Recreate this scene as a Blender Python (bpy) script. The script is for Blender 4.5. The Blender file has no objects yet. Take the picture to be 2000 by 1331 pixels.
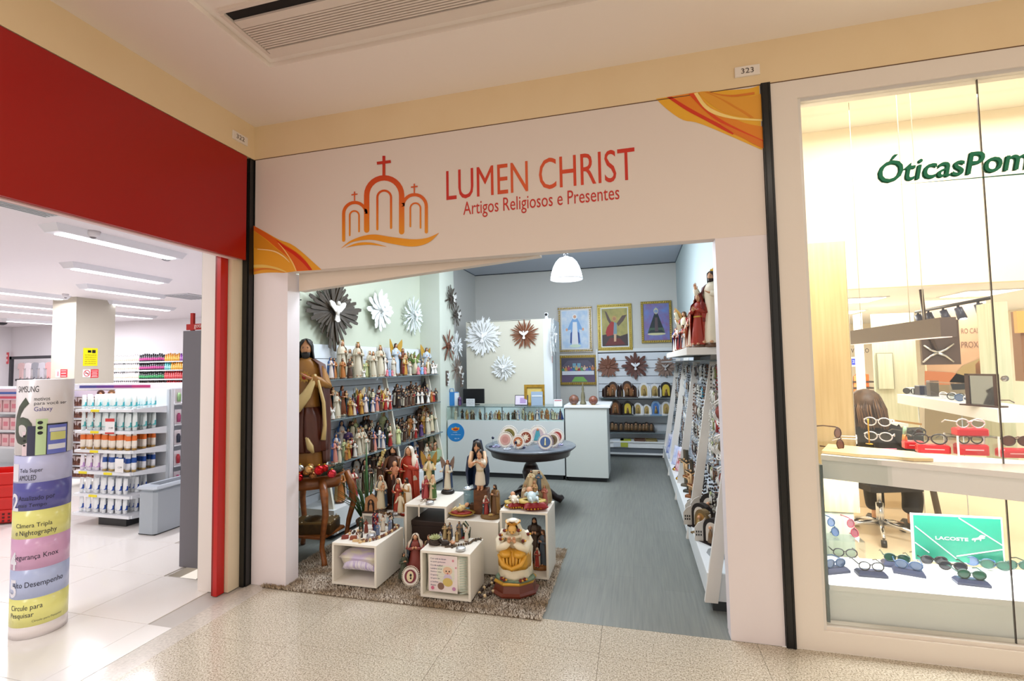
import bpy, bmesh, math, random
import numpy as np
from mathutils import Matrix, Vector, Euler
random.seed(7); np.random.seed(7)
PI = math.pi; sin = math.sin; cos = math.cos
S = bpy.context.scene; COL = S.collection
# ---------------------------------------------------------------- camera
F, YAW, PITCH, ROLL = 928.863, -.251747, .0515833, -.01800603
_fw = Vector((sin(YAW)*cos(PITCH), cos(YAW)*cos(PITCH), sin(PITCH)))
_r0 = Vector((cos(YAW), -sin(YAW), 0)); _u0 = _r0.cross(_fw)
CR = _r0*cos(ROLL)+_u0*sin(ROLL); CU = _u0*cos(ROLL)-_r0*sin(ROLL)
EYE = Vector((0, 0, 1.6))
cam = bpy.data.objects.new('camera', bpy.data.cameras.new('camera')); COL.objects.link(cam)
cam.data.sensor_width = 36; cam.data.lens = F/2000*36; cam.data.clip_start = .05; cam.data.clip_end = 80
cam.matrix_world = Matrix(((CR.x, CU.x, -_fw.x, EYE.x), (CR.y, CU.y, -_fw.y, EYE.y), (CR.z, CU.z, -_fw.z, EYE.z), (0, 0, 0, 1)))
S.camera = cam
def P(px, py, x=None, y=None, z=None):
    """the point of a real plane (x, y or z constant) that was measured at this spot of the photograph"""
    d = CR*((px-1000)/F)-CU*((py-665.5)/F)+_fw
    t = (x-EYE.x)/d.x if x is not None else (y-EYE.y)/d.y if y is not None else (z-EYE.z)/d.z
    return EYE+d*t
# ---------------------------------------------------------------- light and exposure
S.view_settings.view_transform = 'Standard'; S.view_settings.look = 'None'
S.view_settings.gamma = 1; S.view_settings.use_curve_mapping = False
S.view_settings.exposure = 0.0
try: S.cycles.use_denoising = True
except Exception: pass
S.cycles.max_bounces = 8; S.cycles.transparent_max_bounces = 12; S.cycles.sample_clamp_indirect = 6; S.cycles.caustics_refractive = False; S.cycles.caustics_reflective = False
W = bpy.data.worlds.new('mall'); S.world = W; W.use_nodes = True
W.node_tree.nodes['Background'].inputs[0].default_value = (1, .9, .79, 1)
W.node_tree.nodes['Background'].inputs[1].default_value = 1.0
def area(name, loc, sx, sy, power, color, rot=(0, 0, 0), spread=None):
    l = bpy.data.lights.new(name, 'AREA'); l.shape = 'RECTANGLE'; l.size = sx; l.size_y = sy; l.energy = power; l.color = color
    if spread: l.spread = spread
    o = bpy.data.objects.new(name, l); o.location = loc; o.rotation_euler = rot; COL.objects.link(o); return o
WARM = (1, .91, .8); COOL = (.88, .94, 1); NEUT = (.97, .96, 1)
for lx, ly, pw in ((-2.2, .3, 11), (-.4, -.4, 14), (1.2, .6, 12), (.2, -2.6, 20)): area('mall_light', (lx, ly, 3.47), .5, .5, pw, WARM)
area('shop_front_light', (-1.5, 4.2, 3.33), 2.2, .8, 56, COOL)
area('shop_front_light', (-1.1, 6.0, 3.33), 2.0, 1.2, 48, COOL)
area('optician_window_fill', (2.0, 3.14, 3.06), 2.2, .06, 100, (1, .95, .87), (.45, 0, 0))  # added fill without a fixture, brightens the front faces of the optician ledge
area('optician_light', (3.2, 8.6, 2.37), 3, 2.6, 170, (1, .98, .95))
area('optician_light', (3.4, 5.0, 4.2), 3, 1.6, 110, (1, .95, .86))
# ---------------------------------------------------------------- materials
def lin(c):
    if isinstance(c, str): c = tuple(int(c[i:i+2], 16)/255 for i in (0, 2, 4))
    return tuple((v/12.92 if v <= .04045 else ((v+.055)/1.055)**2.4) for v in c)+(1,)
_m = {}
def mat(c, r=.5, metal=0, name=None, noise=None, bump=None, emit=None, spec=None, scale=None, coat=0):
    """plain or softly mottled principled material; noise = (scale, second colour, amount, stretch)"""
    key = (c, r, metal, name, str(noise), str(bump), emit, spec, coat)
    if key in _m: return _m[key]
    m = bpy.data.materials.new(name or 'mat_'+str(c)); m.use_nodes = True; nt = m.node_tree; b = nt.nodes['Principled BSDF']
    b.inputs['Base Color'].default_value = lin(c); b.inputs['Roughness'].default_value = r; b.inputs['Metallic'].default_value = metal
    if spec is not None: b.inputs['Specular IOR Level'].default_value = spec
    if coat: b.inputs['Coat Weight'].default_value = coat; b.inputs['Coat Roughness'].default_value = .08
    if emit: b.inputs['Emission Color'].default_value = lin(c); b.inputs['Emission Strength'].default_value = emit
    if noise or bump:
        tc = nt.nodes.new('ShaderNodeTexCoord'); mp = nt.nodes.new('ShaderNodeMapping'); nt.links.new(tc.outputs['Object'], mp.inputs[0])
        n = nt.nodes.new('ShaderNodeTexNoise'); nt.links.new(mp.outputs[0], n.inputs['Vector']); n.inputs['Detail'].default_value = 6
        sc, c2, amt, st = noise or (bump[0], c, 0, (1, 1, 1))
        n.inputs['Scale'].default_value = sc; mp.inputs['Scale'].default_value = st
        if noise:
            rp = nt.nodes.new('ShaderNodeValToRGB'); rp.color_ramp.elements[0].position = .5-amt/2; rp.color_ramp.elements[1].position = .5+amt/2
            rp.color_ramp.elements[0].color = lin(c); rp.color_ramp.elements[1].color = lin(c2)
            nt.links.new(n.outputs['Fac'], rp.inputs[0]); nt.links.new(rp.outputs[0], b.inputs['Base Color'])
        if bump:
            bp = nt.nodes.new('ShaderNodeBump'); bp.inputs['Strength'].default_value = bump[1]; bp.inputs['Distance'].default_value = bump[2]
            nt.links.new(n.outputs['Fac'], bp.inputs['Height']); nt.links.new(bp.outputs[0], b.inputs['Normal'])
    _m[key] = m; return m
def glass(name='glass', tint=(.93, .97, .96), f=.5):
    if name in _m: return _m[name]
    m = bpy.data.materials.new(name); m.use_nodes = True; nt = m.node_tree; nt.nodes.clear()
    o = nt.nodes.new('ShaderNodeOutputMaterial'); mx = nt.nodes.new('ShaderNodeMixShader'); t = nt.nodes.new('ShaderNodeBsdfTransparent'); g = nt.nodes.new('ShaderNodeBsdfGlossy')
    lw = nt.nodes.new('ShaderNodeLayerWeight'); pw = nt.nodes.new('ShaderNodeMath'); pw.operation = 'POWER'; pw.inputs[1].default_value = 4; nt.links.new(lw.outputs['Facing'], pw.inputs[0]); fr = nt.nodes.new('ShaderNodeMath'); fr.operation = 'MULTIPLY_ADD'; fr.inputs[1].default_value = .7; fr.inputs[2].default_value = .05*f*2; nt.links.new(pw.outputs[0], fr.inputs[0])
    t.inputs[0].default_value = tint+(1,); g.inputs['Roughness'].default_value = .02
    nt.links.new(fr.outputs[0], mx.inputs[0]); nt.links.new(t.outputs[0], mx.inputs[1]); nt.links.new(g.outputs[0], mx.inputs[2]); nt.links.new(mx.outputs[0], o.inputs[0])
    _m[name] = m; return m
def emis(c, s, name='glow'):
    k = (c, s, name)
    if k in _m: return _m[k]
    m = bpy.data.materials.new(name); m.use_nodes = True; nt = m.node_tree; nt.nodes.clear()
    o = nt.nodes.new('ShaderNodeOutputMaterial'); e = nt.nodes.new('ShaderNodeEmission'); e.inputs[0].default_value = lin(c); e.inputs[1].default_value = s
    nt.links.new(e.outputs[0], o.inputs[0]); _m[k] = m; return m
# ---------------------------------------------------------------- mesh builder
BOXF = [(0, 3, 2, 1), (4, 5, 6, 7), (0, 1, 5, 4), (1, 2, 6, 5), (2, 3, 7, 6), (3, 0, 4, 7)]
class MB:
    def __init__(s): s.v = []; s.f = []; s.mi = []; s.mats = []; s.sm = []
    def _mat(s, m):
        if m not in s.mats: s.mats.append(m)
        return s.mats.index(m)
    def add(s, vs, fs, m, smooth=False, M=None):
        o = len(s.v); k = s._mat(m)
        s.v += [tuple(M @ Vector(p)) for p in vs] if M is not None else [tuple(p) for p in vs]
        for f in fs: s.f.append(tuple(i+o for i in f)); s.mi.append(k); s.sm.append(smooth)
        return s
    def box(s, a, b, m, M=None):
        x0, x1 = sorted((a[0], b[0])); y0, y1 = sorted((a[1], b[1])); z0, z1 = sorted((a[2], b[2]))
        return s.add([(x0, y0, z0), (x1, y0, z0), (x1, y1, z0), (x0, y1, z0), (x0, y0, z1), (x1, y0, z1), (x1, y1, z1), (x0, y1, z1)], BOXF, m, False, M)
    def bbox(s, a, b, m, e=.01, M=None):
        """box with chamfered vertical edges and chamfered top"""
        x0, x1 = sorted((a[0], b[0])); y0, y1 = sorted((a[1], b[1])); z0, z1 = sorted((a[2], b[2]))
        def ring(i, z): return [(x0+i, y0+i+e, z), (x0+i+e, y0+i, z), (x1-i-e, y0+i, z), (x1-i, y0+i+e, z), (x1-i, y1-i-e, z), (x1-i-e, y1-i, z), (x0+i+e, y1-i, z), (x0+i, y1-i-e, z)]
        return s.loft([ring(0, z0), ring(0, z1-e), ring(e*.7, z1)], m, False, M)
    def loft(s, rings, m, smooth=True, M=None, cap=True, closed=True):
        n = len(rings[0]); vs = [p for r in rings for p in r]; fs = []
        for j in range(len(rings)-1):
            for i in range(n if closed else n-1):
                k = (i+1) % n; fs.append((j*n+i, j*n+k, (j+1)*n+k, (j+1)*n+i))
        if cap and closed: fs.append(tuple(range(n-1, -1, -1))); fs.append(tuple((len(rings)-1)*n+i for i in range(n)))
        return s.add(vs, fs, m, smooth, M)
    def lathe(s, prof, m, n=16, c=(0, 0), sx=1, sy=1, M=None, smooth=True, fold=0, k=9, ph=0):
        return s.loft([[(c[0]+r*sx*cos(t)*(1+fold*sin(k*t+ph+z*3)), c[1]+r*sy*sin(t)*(1+fold*sin(k*t+ph+z*3)), z) for t in (2*PI*i/n for i in range(n))] for r, z in prof], m, smooth, M)
    def tube(s, pts, rad, m, n=8, M=None, smooth=True):
        pts = [Vector(p) for p in pts]; rings = []
        if not hasattr(rad, '__len__'): rad = [rad]*len(pts)
        up = Vector((.13, .2, 1)).normalized()
        for i, p in enumerate(pts):
            d = (pts[min(i+1, len(pts)-1)]-pts[max(i-1, 0)]).normalized(); a = d.cross(up)
            if a.length < .15: a = d.cross(Vector((1, .1, 0)))
            a.normalize(); b = a.cross(d)
            rings.append([tuple(p+(a*cos(t)+b*sin(t))*rad[i]) for t in (2*PI*q/n for q in range(n))])
        return s.loft(rings, m, smooth, M)
    def ell(s, c, r, m, n=10, k=7, M=None):
        if not hasattr(r, '__len__'): r = (r, r, r)
        rings = [[(c[0]+r[0]*sin(a)*cos(t), c[1]+r[1]*sin(a)*sin(t), c[2]-r[2]*cos(a)) for t in (2*PI*i/n for i in range(n))] for a in (max(.12, min(PI-.12, PI*j/k)) for j in range(k+1))]
        return s.loft(rings, m, True, M)
    def poly(s, pts, th, m, M=None, axis='y'):
        """outline (u, v) extruded by th: axis y -> outline in x-z, front at y=0 and back at y=th"""
        n = len(pts)
        A = [(u, 0, v) for u, v in pts]; B = [(u, th, v) for u, v in pts]
        if axis == 'z': A = [(u, v, 0) for u, v in pts]; B = [(u, v, th) for u, v in pts]
        if axis == 'x': A = [(0, u, v) for u, v in pts]; B = [(th, u, v) for u, v in pts]
        fs = [tuple(range(n)), tuple(range(2*n-1, n-1, -1))]+[(i, i+n, (i+1) % n+n, (i+1) % n) for i in range(n)]
        return s.add(A+B, fs, m, False, M)
    def build(s, name, parent=None, world=False, kind=None, label=None, cat=None, group=None):
        me = bpy.data.meshes.new(name)
        vs = s.v
        if world and parent is not None:
            Mi = Matrix.LocRotScale(parent.location, parent.rotation_euler, parent.scale).inverted(); vs = [tuple(Mi @ Vector(p)) for p in vs]
        me.from_pydata(vs, [], s.f)
        for m in s.mats: me.materials.append(m)
        me.polygons.foreach_set('material_index', s.mi); me.polygons.foreach_set('use_smooth', s.sm); me.update()
        o = bpy.data.objects.new(name, me); COL.objects.link(o)
        if parent is not None: o.parent = parent
        return tag(o, label, cat, group, kind)
def tag(o, label=None, cat=None, group=None, kind=None):
    if label: o['label'] = label
    if cat: o['category'] = cat
    if group: o['group'] = group
    if kind: o['kind'] = kind
    return o
def thing(name, label, cat, loc=(0, 0, 0), rz=0, group=None, rot=None, sc=1):
    o = bpy.data.objects.new(name, None); COL.objects.link(o); o.empty_display_size = .05
    o.location = loc; o.rotation_euler = rot or (0, 0, rz); o.scale = (sc, sc, sc)
    return tag(o, label, cat, group)
def struct(name, mb, parent=None, **k): return mb.build(name, parent, kind=None if parent is not None else 'structure', **k)
KIDS = {}
def kids(o):
    return [c for c in COL.objects if c.parent == o]
class Proto:
    """a thing built once; put() places copies of it and of each of its parts"""
    def __init__(s, root):
        s.root = root; s.used = False
        s.tree = [(c, [d for d in kids(c)]) for c in kids(root)]
    def put(s, loc, rz=0, sc=1, label=None, group=None, rot=None, cat=None, name=None):
        if not s.used: r = s.root; s.used = True
        else:
            r = s.root.copy(); COL.objects.link(r)
            for c, ds in s.tree:
                k = c.copy(); COL.objects.link(k); k.parent = r
                for d in ds: e = d.copy(); COL.objects.link(e); e.parent = k
        r.location = loc; r.rotation_euler = rot or (0, 0, rz)
        r.scale = sc if hasattr(sc, '__len__') else (sc, sc, sc)
        return tag(r, label, cat, group)
def txt(s, w, h, m, mapf, name='lettering', parent=None, bold=0, shear=0, spacing=1, world=True, cuts=0, label=None):
    """lettering as a mesh: fitted into w x h, mapf(u, v, d) -> world point; returns the object"""
    cu = bpy.data.curves.new(name, 'FONT'); cu.body = s; cu.size = 1; cu.extrude = 0; cu.offset = bold; cu.shear = shear; cu.space_character = spacing; cu.resolution_u = 3; cu.space_line = 1.0
    ob = bpy.data.objects.new('t', cu); COL.objects.link(ob); me = bpy.data.meshes.new_from_object(ob)
    bpy.data.objects.remove(ob); bpy.data.curves.remove(cu)
    if cuts:
        bm = bmesh.new(); bm.from_mesh(me); xs_ = [v.co.x for v in bm.verts]; a0, a1 = min(xs_), max(xs_)
        for i in range(1, cuts): bmesh.ops.bisect_plane(bm, geom=bm.verts[:]+bm.edges[:]+bm.faces[:], plane_co=(a0+(a1-a0)*i/cuts, 0, 0), plane_no=(1, 0, 0))
        bm.to_mesh(me); bm.free()
    co = np.zeros(len(me.vertices)*3); me.vertices.foreach_get('co', co); co = co.reshape(-1, 3)
    mn, mx = co.min(0), co.max(0); sx = w/(mx[0]-mn[0]); sy = h/(mx[1]-mn[1]) if h else sx
    vs = [mapf((c[0]-mn[0])*sx, (c[1]-mn[1])*sy, 0) for c in co]
    mb = MB(); mb.add(vs, [tuple(p.vertices) for p in me.polygons], m)
    bpy.data.meshes.remove(me)
    return mb.build(name, parent, world=world, label=label)
def mm(loc=(0, 0, 0), rot=(0, 0, 0), sc=1):
    return Matrix.LocRotScale(Vector(loc), Euler(rot), Vector((sc,)*3 if not hasattr(sc, '__len__') else sc))
ORD = 'first second third fourth fifth sixth seventh eighth ninth tenth eleventh twelfth thirteenth fourteenth fifteenth sixteenth seventeenth eighteenth nineteenth twentieth'.split()
ORD += ['twenty-'+w for w in ORD[:9]]+['thirtieth']+['thirty-'+w for w in ORD[:9]]
# ---------------------------------------------------------------- religious figurines (unit height, facing -y, base at z=0)
SKIN = mat('d8a27c', .45); SKIND = mat('b97a55', .45); GOLD = mat('c79a2c', .32, .75); HAIRB = mat('2c1a12', .5); EYE_ = mat('1c1210', .3); LIP = mat('a04a3c', .5)
WHITE = mat('e9e4d8', .45)
def C(c, r=.38): return mat(c, r)
def shell(mb, lv, m, n=18, th=.008, fold=0, k=7):
    """draped cloth open at the front; lv rows: z, rx, ry, cx, cy, gap(half angle open towards -y)"""
    out, inn = [], []
    for z, rx, ry, cx, cy, gap in lv:
        ro, ri = [], []
        for i in range(n):
            t = -PI/2+gap+(2*PI-2*gap)*i/(n-1); w = 1+fold*sin(k*t+z*4)
            ro.append((cx+rx*w*cos(t), cy+ry*w*sin(t), z)); ri.append((cx+(rx*w-th)*cos(t), cy+(ry*w-th)*sin(t), z))
        out.append(ro+ri[::-1])
    return mb.loft(out, m, True)
def head(mb, c, r, skin=SKIN, face=True, tilt=0, beard=None, M=None, turn=0, hi=False):
    """egg-shaped head with nose, eyes, brows, mouth and ears, facing -y"""
    T = mm(c, (tilt, 0, turn)) if M is None else M @ mm(c, (tilt, 0, turn))
    n, k = (18, 14) if hi else (12, 9); rings = []
    for j in range(k+1):
        a = PI*j/k; a = max(.1, min(PI-.1, a)); z = -1.22*cos(a); w = sin(a)*(1 if z > 0 else 1-.26*(-z/1.22)**1.5)
        ring = []
        for i in range(n):
            t = 2*PI*i/n-PI/2; x = .8*w*cos(t); y = .95*w*sin(t)
            fr = max(0, -sin(t))**8
            if -.5 < z < .3: y -= fr*.16*(1-abs(z+.2)/.55 if abs(z+.2) < .55 else 0)
            ring.append((x*r, y*r, z*r))
        rings.append(ring)
    mb.loft(rings, skin, True, T)
    if face:
        for sx in (-1, 1):
            mb.ell((sx*.3*r, -.82*r, .1*r), (.13*r, .09*r, .07*r), EYE_, 6, 4, T)
            mb.ell((sx*.3*r, -.86*r, .28*r), (.19*r, .06*r, .04*r), HAIRB, 6, 4, T)
            mb.ell((sx*.8*r, .02*r, -.02*r), (.09*r, .14*r, .24*r), skin, 6, 4, T)
        mb.ell((0, -.78*r, -.56*r), (.24*r, .12*r, .07*r), LIP, 8, 4, T)
        mb.ell((0, -.97*r, -.2*r), (.12*r, .13*r, .13*r), skin, 6, 4, T)
    if beard:
        mb.lathe([(.05*r, -1.6*r), (.42*r, -1.42*r), (.66*r, -1.0*r), (.74*r, -.55*r), (.62*r, -.42*r)], beard, 14, (0, -.34*r), .92, .78, T, fold=.05, k=7)
        mb.ell((0, -.9*r, -.42*r), (.34*r, .1*r, .07*r), beard, 8, 4, T)
def hairset(mb, c, r, m, long=True, M=None, tilt=0, turn=0, wavy=.05, ln=1.9):
    T = mm(c, (tilt, 0, turn)) if M is None else M @ mm(c, (tilt, 0, turn))
    b = MB()
    lv = [(1.34*r, .12*r, .12*r, 0, .1*r, .1), (1.2*r, .58*r, .6*r, 0, .12*r, .12), (.85*r, .92*r, .98*r, 0, .12*r, .3), (.35*r, 1.0*r, 1.1*r, 0, .16*r, .85)]
    if long: lv += [(-.4*r, 1.04*r, 1.05*r, 0, .22*r, 1.0), (-1.1*r, 1.15*r, .95*r, 0, .28*r, 1.05), (-ln*r, 1.2*r, .8*r, 0, .42*r, 1.0)]
    else: lv += [(-.3*r, .92*r, .98*r, 0, .22*r, 1.25), (-.85*r, .7*r, .75*r, 0, .3*r, 1.5)]
    shell(b, lv, m, 16, .12*r, wavy, 9)
    mb.add(b.v, b.f, m, True, T)
def veil(mb, hz, r, m, shoulder=(.15, .1), bottom=.1, lift=0, cy=0, gap=.95, bw=.15, fold=.03, hx=0):
    """cloth from the crown of the head over the shoulders to the hem"""
    sx, sy = shoulder
    lv = [(hz+1.42*r, .2*r, .2*r, hx, cy+.2*r, .15), (hz+1.25*r, .7*r, .75*r, hx, cy+.15*r, .35), (hz+.7*r, 1.08*r, 1.15*r, hx, cy+.12*r, .8), (hz-.2*r, 1.2*r, 1.2*r, hx, cy+.15*r, 1.05), (hz-1.1*r, 1.45*r, 1.25*r, hx*.7, cy+.2*r, .95),
          (hz-2.0*r, sx*.92, sy, 0, .0, gap*.8), (hz-3.2*r, sx*1.02, sy*1.1, 0, 0, gap*.85), ((hz-3.2*r)*.5+bottom*.5, bw, sy*1.15, 0, 0, gap), (bottom, bw*1.08, sy*1.3, 0, 0, gap)]
    shell(mb, lv, m, 20, .009, fold, 8)
def hand(mb, p, d, s, m=SKIN, fingers=True, curl=.3, palm=(0, 0, 1), side=1):
    """palm, four unequal fingers and a thumb; p wrist, d pointing direction, s hand length"""
    d = Vector(d).normalized(); nrm = Vector(palm); ax = d.cross(nrm)
    if ax.length < .1: nrm = Vector((1, 0, .2)); ax = d.cross(nrm)
    ax.normalize(); nrm = ax.cross(d); p = Vector(p)
    mb.loft([[tuple(p+d*q*s+(ax*cos(t)*w+nrm*sin(t)*h)*s) for t in (2*PI*i/8 for i in range(8))] for q, w, h in ((0, .16, .11), (.22, .2, .1), (.45, .23, .09), (.52, .2, .07))], m, True)
    for i, (o, L) in enumerate(((-.17, .42), (-.06, .5), (.06, .47), (.17, .36))):
        a = p+d*.48*s+ax*o*s; b_ = a+d*L*.5*s+nrm*curl*.06*s; c_ = b_+d*L*.42*s+nrm*curl*.3*s*L
        mb.tube([a, b_, c_], [.055*s, .05*s, .035*s], m, 6)
    a = p+d*.15*s+ax*side*.17*s; b_ = a+d*.16*s+ax*side*.14*s; c_ = b_+d*.2*s+ax*side*.03*s
    mb.tube([a, b_, c_], [.06*s, .055*s, .04*s], m, 6)
def wing(mb, side, m, s=1, z=.72):
    pts = [(0, -.06), (.05, .02), (.1, .12), (.17, .2), (.21, .24), (.22, .17), (.215, .08), (.2, .03), (.19, -.05), (.165, -.07), (.15, -.15), (.12, -.16), (.1, -.24), (.07, -.22), (.05, -.28), (.02, -.2)]
    b = MB(); b.poly([(side*u*s, v*s) for u, v in pts], .015, m)
    for q in range(5): b.tube([(side*(.04+.02*q)*s, -.003, (.02-.05*q)*s), (side*(.12+.018*q)*s, -.004, (.12-.07*q)*s)], .006*s, m, 5)
    mb.add(b.v, b.f, m, False, mm((0, .06, z), (0, 0, -side*.35)))
def crown(mb, z, r, m=GOLD, h=1.0, cy=0, cx=0):
    n = 16; lo = [(cx+r*cos(2*PI*i/n), cy+r*sin(2*PI*i/n), z) for i in range(n)]; up = [(cx+r*1.25*cos(2*PI*i/n), cy+r*1.25*sin(2*PI*i/n), z+r*h*(1.1 if i % 2 else .6)) for i in range(n)]
    li = [(cx+r*.9*cos(2*PI*i/n), cy+r*.9*sin(2*PI*i/n), z) for i in range(n)]; ui = [(cx+r*1.1*cos(2*PI*i/n), cy+r*1.1*sin(2*PI*i/n), z+r*h*(1.1 if i % 2 else .6)) for i in range(n)]
    mb.loft([lo, up, ui, li], m, False, cap=False)
    mb.ell((cx, cy, z+r*h*.25), (r*.85, r*.85, r*h*.3), m, 8, 5)
def baby(mb, c, s, cloth=None, skin=SKIN, M=None):
    T = mm(c) if M is None else M @ mm(c)
    mb.ell((0, 0, 0), (.3*s, .26*s, .42*s), cloth or skin, 10, 7, T)
    mb.ell((0, -.02*s, .58*s), (.2*s, .2*s, .23*s), skin, 10, 7, T); mb.ell((0, .05*s, .64*s), (.21*s, .2*s, .2*s), HAIRB, 8, 5, T)
    for q in (-1, 1):
        mb.tube([(q*.25*s, 0, .25*s), (q*.38*s, -.1*s, .1*s), (q*.3*s, -.3*s, .05*s)], [.1*s, .08*s, .06*s], skin if not cloth else cloth, 6, T)
        mb.tube([(q*.15*s, 0, -.3*s), (q*.2*s, -.25*s, -.4*s), (q*.17*s, -.25*s, -.75*s)], [.14*s, .1*s, .06*s], cloth or skin, 6, T)
def robe_mesh(mb, m, w=1, hem=.15, sh=.115, top=.8, z0=.05, fold=.11, k=9, lean=0, n=22, sash=None, waist=.095):
    lv = [(z0, hem, hem*.82), (z0+.02, hem*1.0, hem*.84), (.25, hem*.9, hem*.78), (.42, waist*1.18, waist*1.05), (.56, waist, waist*.84), (.66, sh*.95, waist*.82), (.735, sh, .075), (top-.015, sh*.72, .06), (top+.02, .04, .036)]
    rings = []
    for q, (z, rx, ry) in enumerate(lv):
        fo = fold*max(0, 1-z/.75)
        rings.append([(w*rx*cos(t)*(1+fo*sin(k*t+z*5)), ry*sin(t)*(1+fo*sin(k*t+z*5))-lean*z*z, z) for t in (2*PI*i/n for i in range(n))])
    mb.loft(rings, m, True)
    if sash: mb.lathe([(waist*1.03, .535), (waist*1.1, .55), (waist*1.03, .565)], sash, 14, (0, -lean*.3), 1, .86)
def arm(mb, m, pose, side, skin=SKIN, hi=False, w=1):
    sh = (side*.105*w, -.0, .745)
    el, wr, hd = {'down': ((side*.15, 0, .6), (side*.155, -.05, .48), (0, -.2, -1)), 'pray': ((side*.155, -.03, .61), (side*.035, -.125, .655), (-side*.3, -.3, 1)),
        'open': ((side*.16, -.02, .6), (side*.21, -.09, .5), (side*.4, -.5, -.6)), 'bless': ((side*.16, -.03, .6), (side*.17, -.1, .74), (0, -.25, 1)),
        'heart': ((side*.16, -.03, .61), (side*.05, -.12, .67), (-side*1, -.1, .35)), 'hold': ((side*.16, -.03, .6), (side*.06, -.14, .6), (-side*1, -.2, 0)),
        'up': ((side*.17, -.03, .8), (side*.2, -.08, .95), (side*.1, -.1, 1)), 'side': ((side*.18, -.02, .62), (side*.22, -.14, .62), (side*.2, -1, .1))}[pose]
    mb.tube([sh, el, ((el[0]+wr[0])/2, (el[1]+wr[1])/2, (el[2]+wr[2])/2), wr], [.042, .04, .042, .036 if not hi else .034], m, 10 if hi else 8)
    d = Vector(hd).normalized(); p = Vector(wr)-d*.01
    if hi: hand(mb, p, d, .1, skin, curl=.6, palm=(0, 1, 0) if pose in ('bless', 'open') else (0, .3, 1), side=side)
    else: mb.tube([p, p+d*.035, p+d*.065], [.02, .024, .011], skin, 6); mb.tube([p+d*.02, p+d*.04+Vector((-side*.02, -.012, .01))], [.01, .007], skin, 5)
def figure(name, robe='e9e4d8', mantle=None, vl=None, hair=None, beard=False, pose=('pray', 'pray'), child=None, wings=None, crn=False, halo=False, staff=False, base='5a3a22', sash=None, skin=SKIN, hi=False, hem=.15, cape=None, tri=False, mitre=None, book=None, bald=False, lean=0, trim=None, neckz=0, basesh='round', label='', cat='figurine', wv='c79a2c'):
    """builds one figurine as a thing with parts; returns a Proto"""
    t = thing(name, label, cat); hr = .062; hz = .885; hm = mat(hair, .5) if hair else HAIRB
    bm_ = mat(base, .5, coat=.3); b = MB()
    if basesh == 'round': b.lathe([(.15, 0), (.155, .015), (.14, .03), (.145, .045), (.13, .055)], bm_, 16, sy=.85)
    elif basesh == 'oct': b.lathe([(.19, 0), (.2, .02), (.17, .04), (.17, .055)], bm_, 8, smooth=False, sy=.85)
    else: b.ell((0, 0, .02), (.19, .15, .045), bm_, 12, 5)
    b.build('plinth', t)
    b = MB(); rm = C(robe)
    if tri: b.lathe([(.3, .05), (.29, .08), (.2, .4), (.1, .72), (.045, .82)], C(mantle), 18, sy=.45, fold=.02); b.lathe([(.1, .06), (.09, .4), (.05, .8)], rm, 10, (0, -.06), sy=.9)
    else:
        robe_mesh(b, rm, hem=hem, sash=mat(sash, .5) if sash else None, lean=lean, n=30 if hi else 20)
        for q, po in ((-1, pose[0]), (1, pose[1])): arm(b, rm if not (mantle and po == 'x') else C(mantle), po, q, skin, hi)
        for q in (-1, 1): b.ell((q*.05, -hem*.78, .065), (.022, .045, .018), skin, 7, 4)
    if trim:
        b.lathe([(hem*1.02, .06), (hem*1.05, .075), (hem*1.01, .09)], mat(trim, .35, .6), 18, sy=.85)
    b.build('robe', t)
    b = MB(); b.tube([(0, .005, .79), (0, 0, .85)], [.03, .027], skin, 8); head(b, (0, -.012, hz), hr*.86, skin, face=True, tilt=.12 if not lean else .35, beard=hm if beard else None, hi=hi)
    if vl: b.ell((0, .006, hz+.016), (hr*.8, hr*.86, hr*1.0), hm, 10, 7)
    b.build('head', t)
    if vl:
        b = MB(); veil(b, hz, hr, C(vl), bottom=.12 if not mantle else .45, shoulder=(.155, .115)); b.build('veil', t)
    if mantle and not tri:
        b = MB(); shell(b, [(.8, .075, .06, 0, .01, .7), (.76, .14, .09, 0, .01, .62), (.6, .168, .115, 0, 0, .72), (.4, .165, .13, 0, .005, .85), (.12, .175, .15, 0, .01, .95), (.09, .178, .152, 0, .01, .95)], C(mantle), 22, .009, .07, 8); b.build('mantle', t)
    if cape:
        b = MB(); shell(b, [(.79, .08, .065, 0, .01, .3), (.74, .142, .098, 0, .005, .2), (.66, .165, .12, 0, 0, .25), (.58, .172, .125, 0, 0, .35)], C(cape), 20, .008, .03, 7); b.build('cape', t)
    if hair and not vl and not bald:
        b = MB(); hairset(b, (0, -.012, hz), hr*.88, hm, long=True, tilt=.1); b.build('hair', t)
    if bald:
        b = MB(); b.lathe([(hr*.8, hz+.01), (hr*.95, hz+.03), (hr*.9, hz+.05), (hr*.6, hz+.055)], hm, 12, (0, .005)); b.build('hair', t)
    if child:
        b = MB(); baby(b, (.085, -.115, .66), .17, C(child) if child != 'skin' else None); b.build('child', t)
    if wings:
        for q in (-1, 1): b = MB(); wing(b, q, mat(wings, .4, .3 if wings == wv else 0), 1.25, .78); b.build('wing', t)
    if crn: b = MB(); crown(b, hz+.06, .036); b.build('crown', t)
    if mitre:
        b = MB(); b.loft([[(x*.055, y*.04+.0, hz+.045+z) for x, y in ((1, 0), (.7, .7), (0, 1), (-.7, .7), (-1, 0), (-.7, -.7), (0, -1), (.7, -.7))] if z < .1 else [(x*.005, y*.03, hz+.045+z) for x, y in ((1, 0), (.7, .7), (0, 1), (-.7, .7), (-1, 0), (-.7, -.7), (0, -1), (.7, -.7))] for z in (0, .05, .11)], C(mitre), False); b.build('mitre', t)
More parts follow.
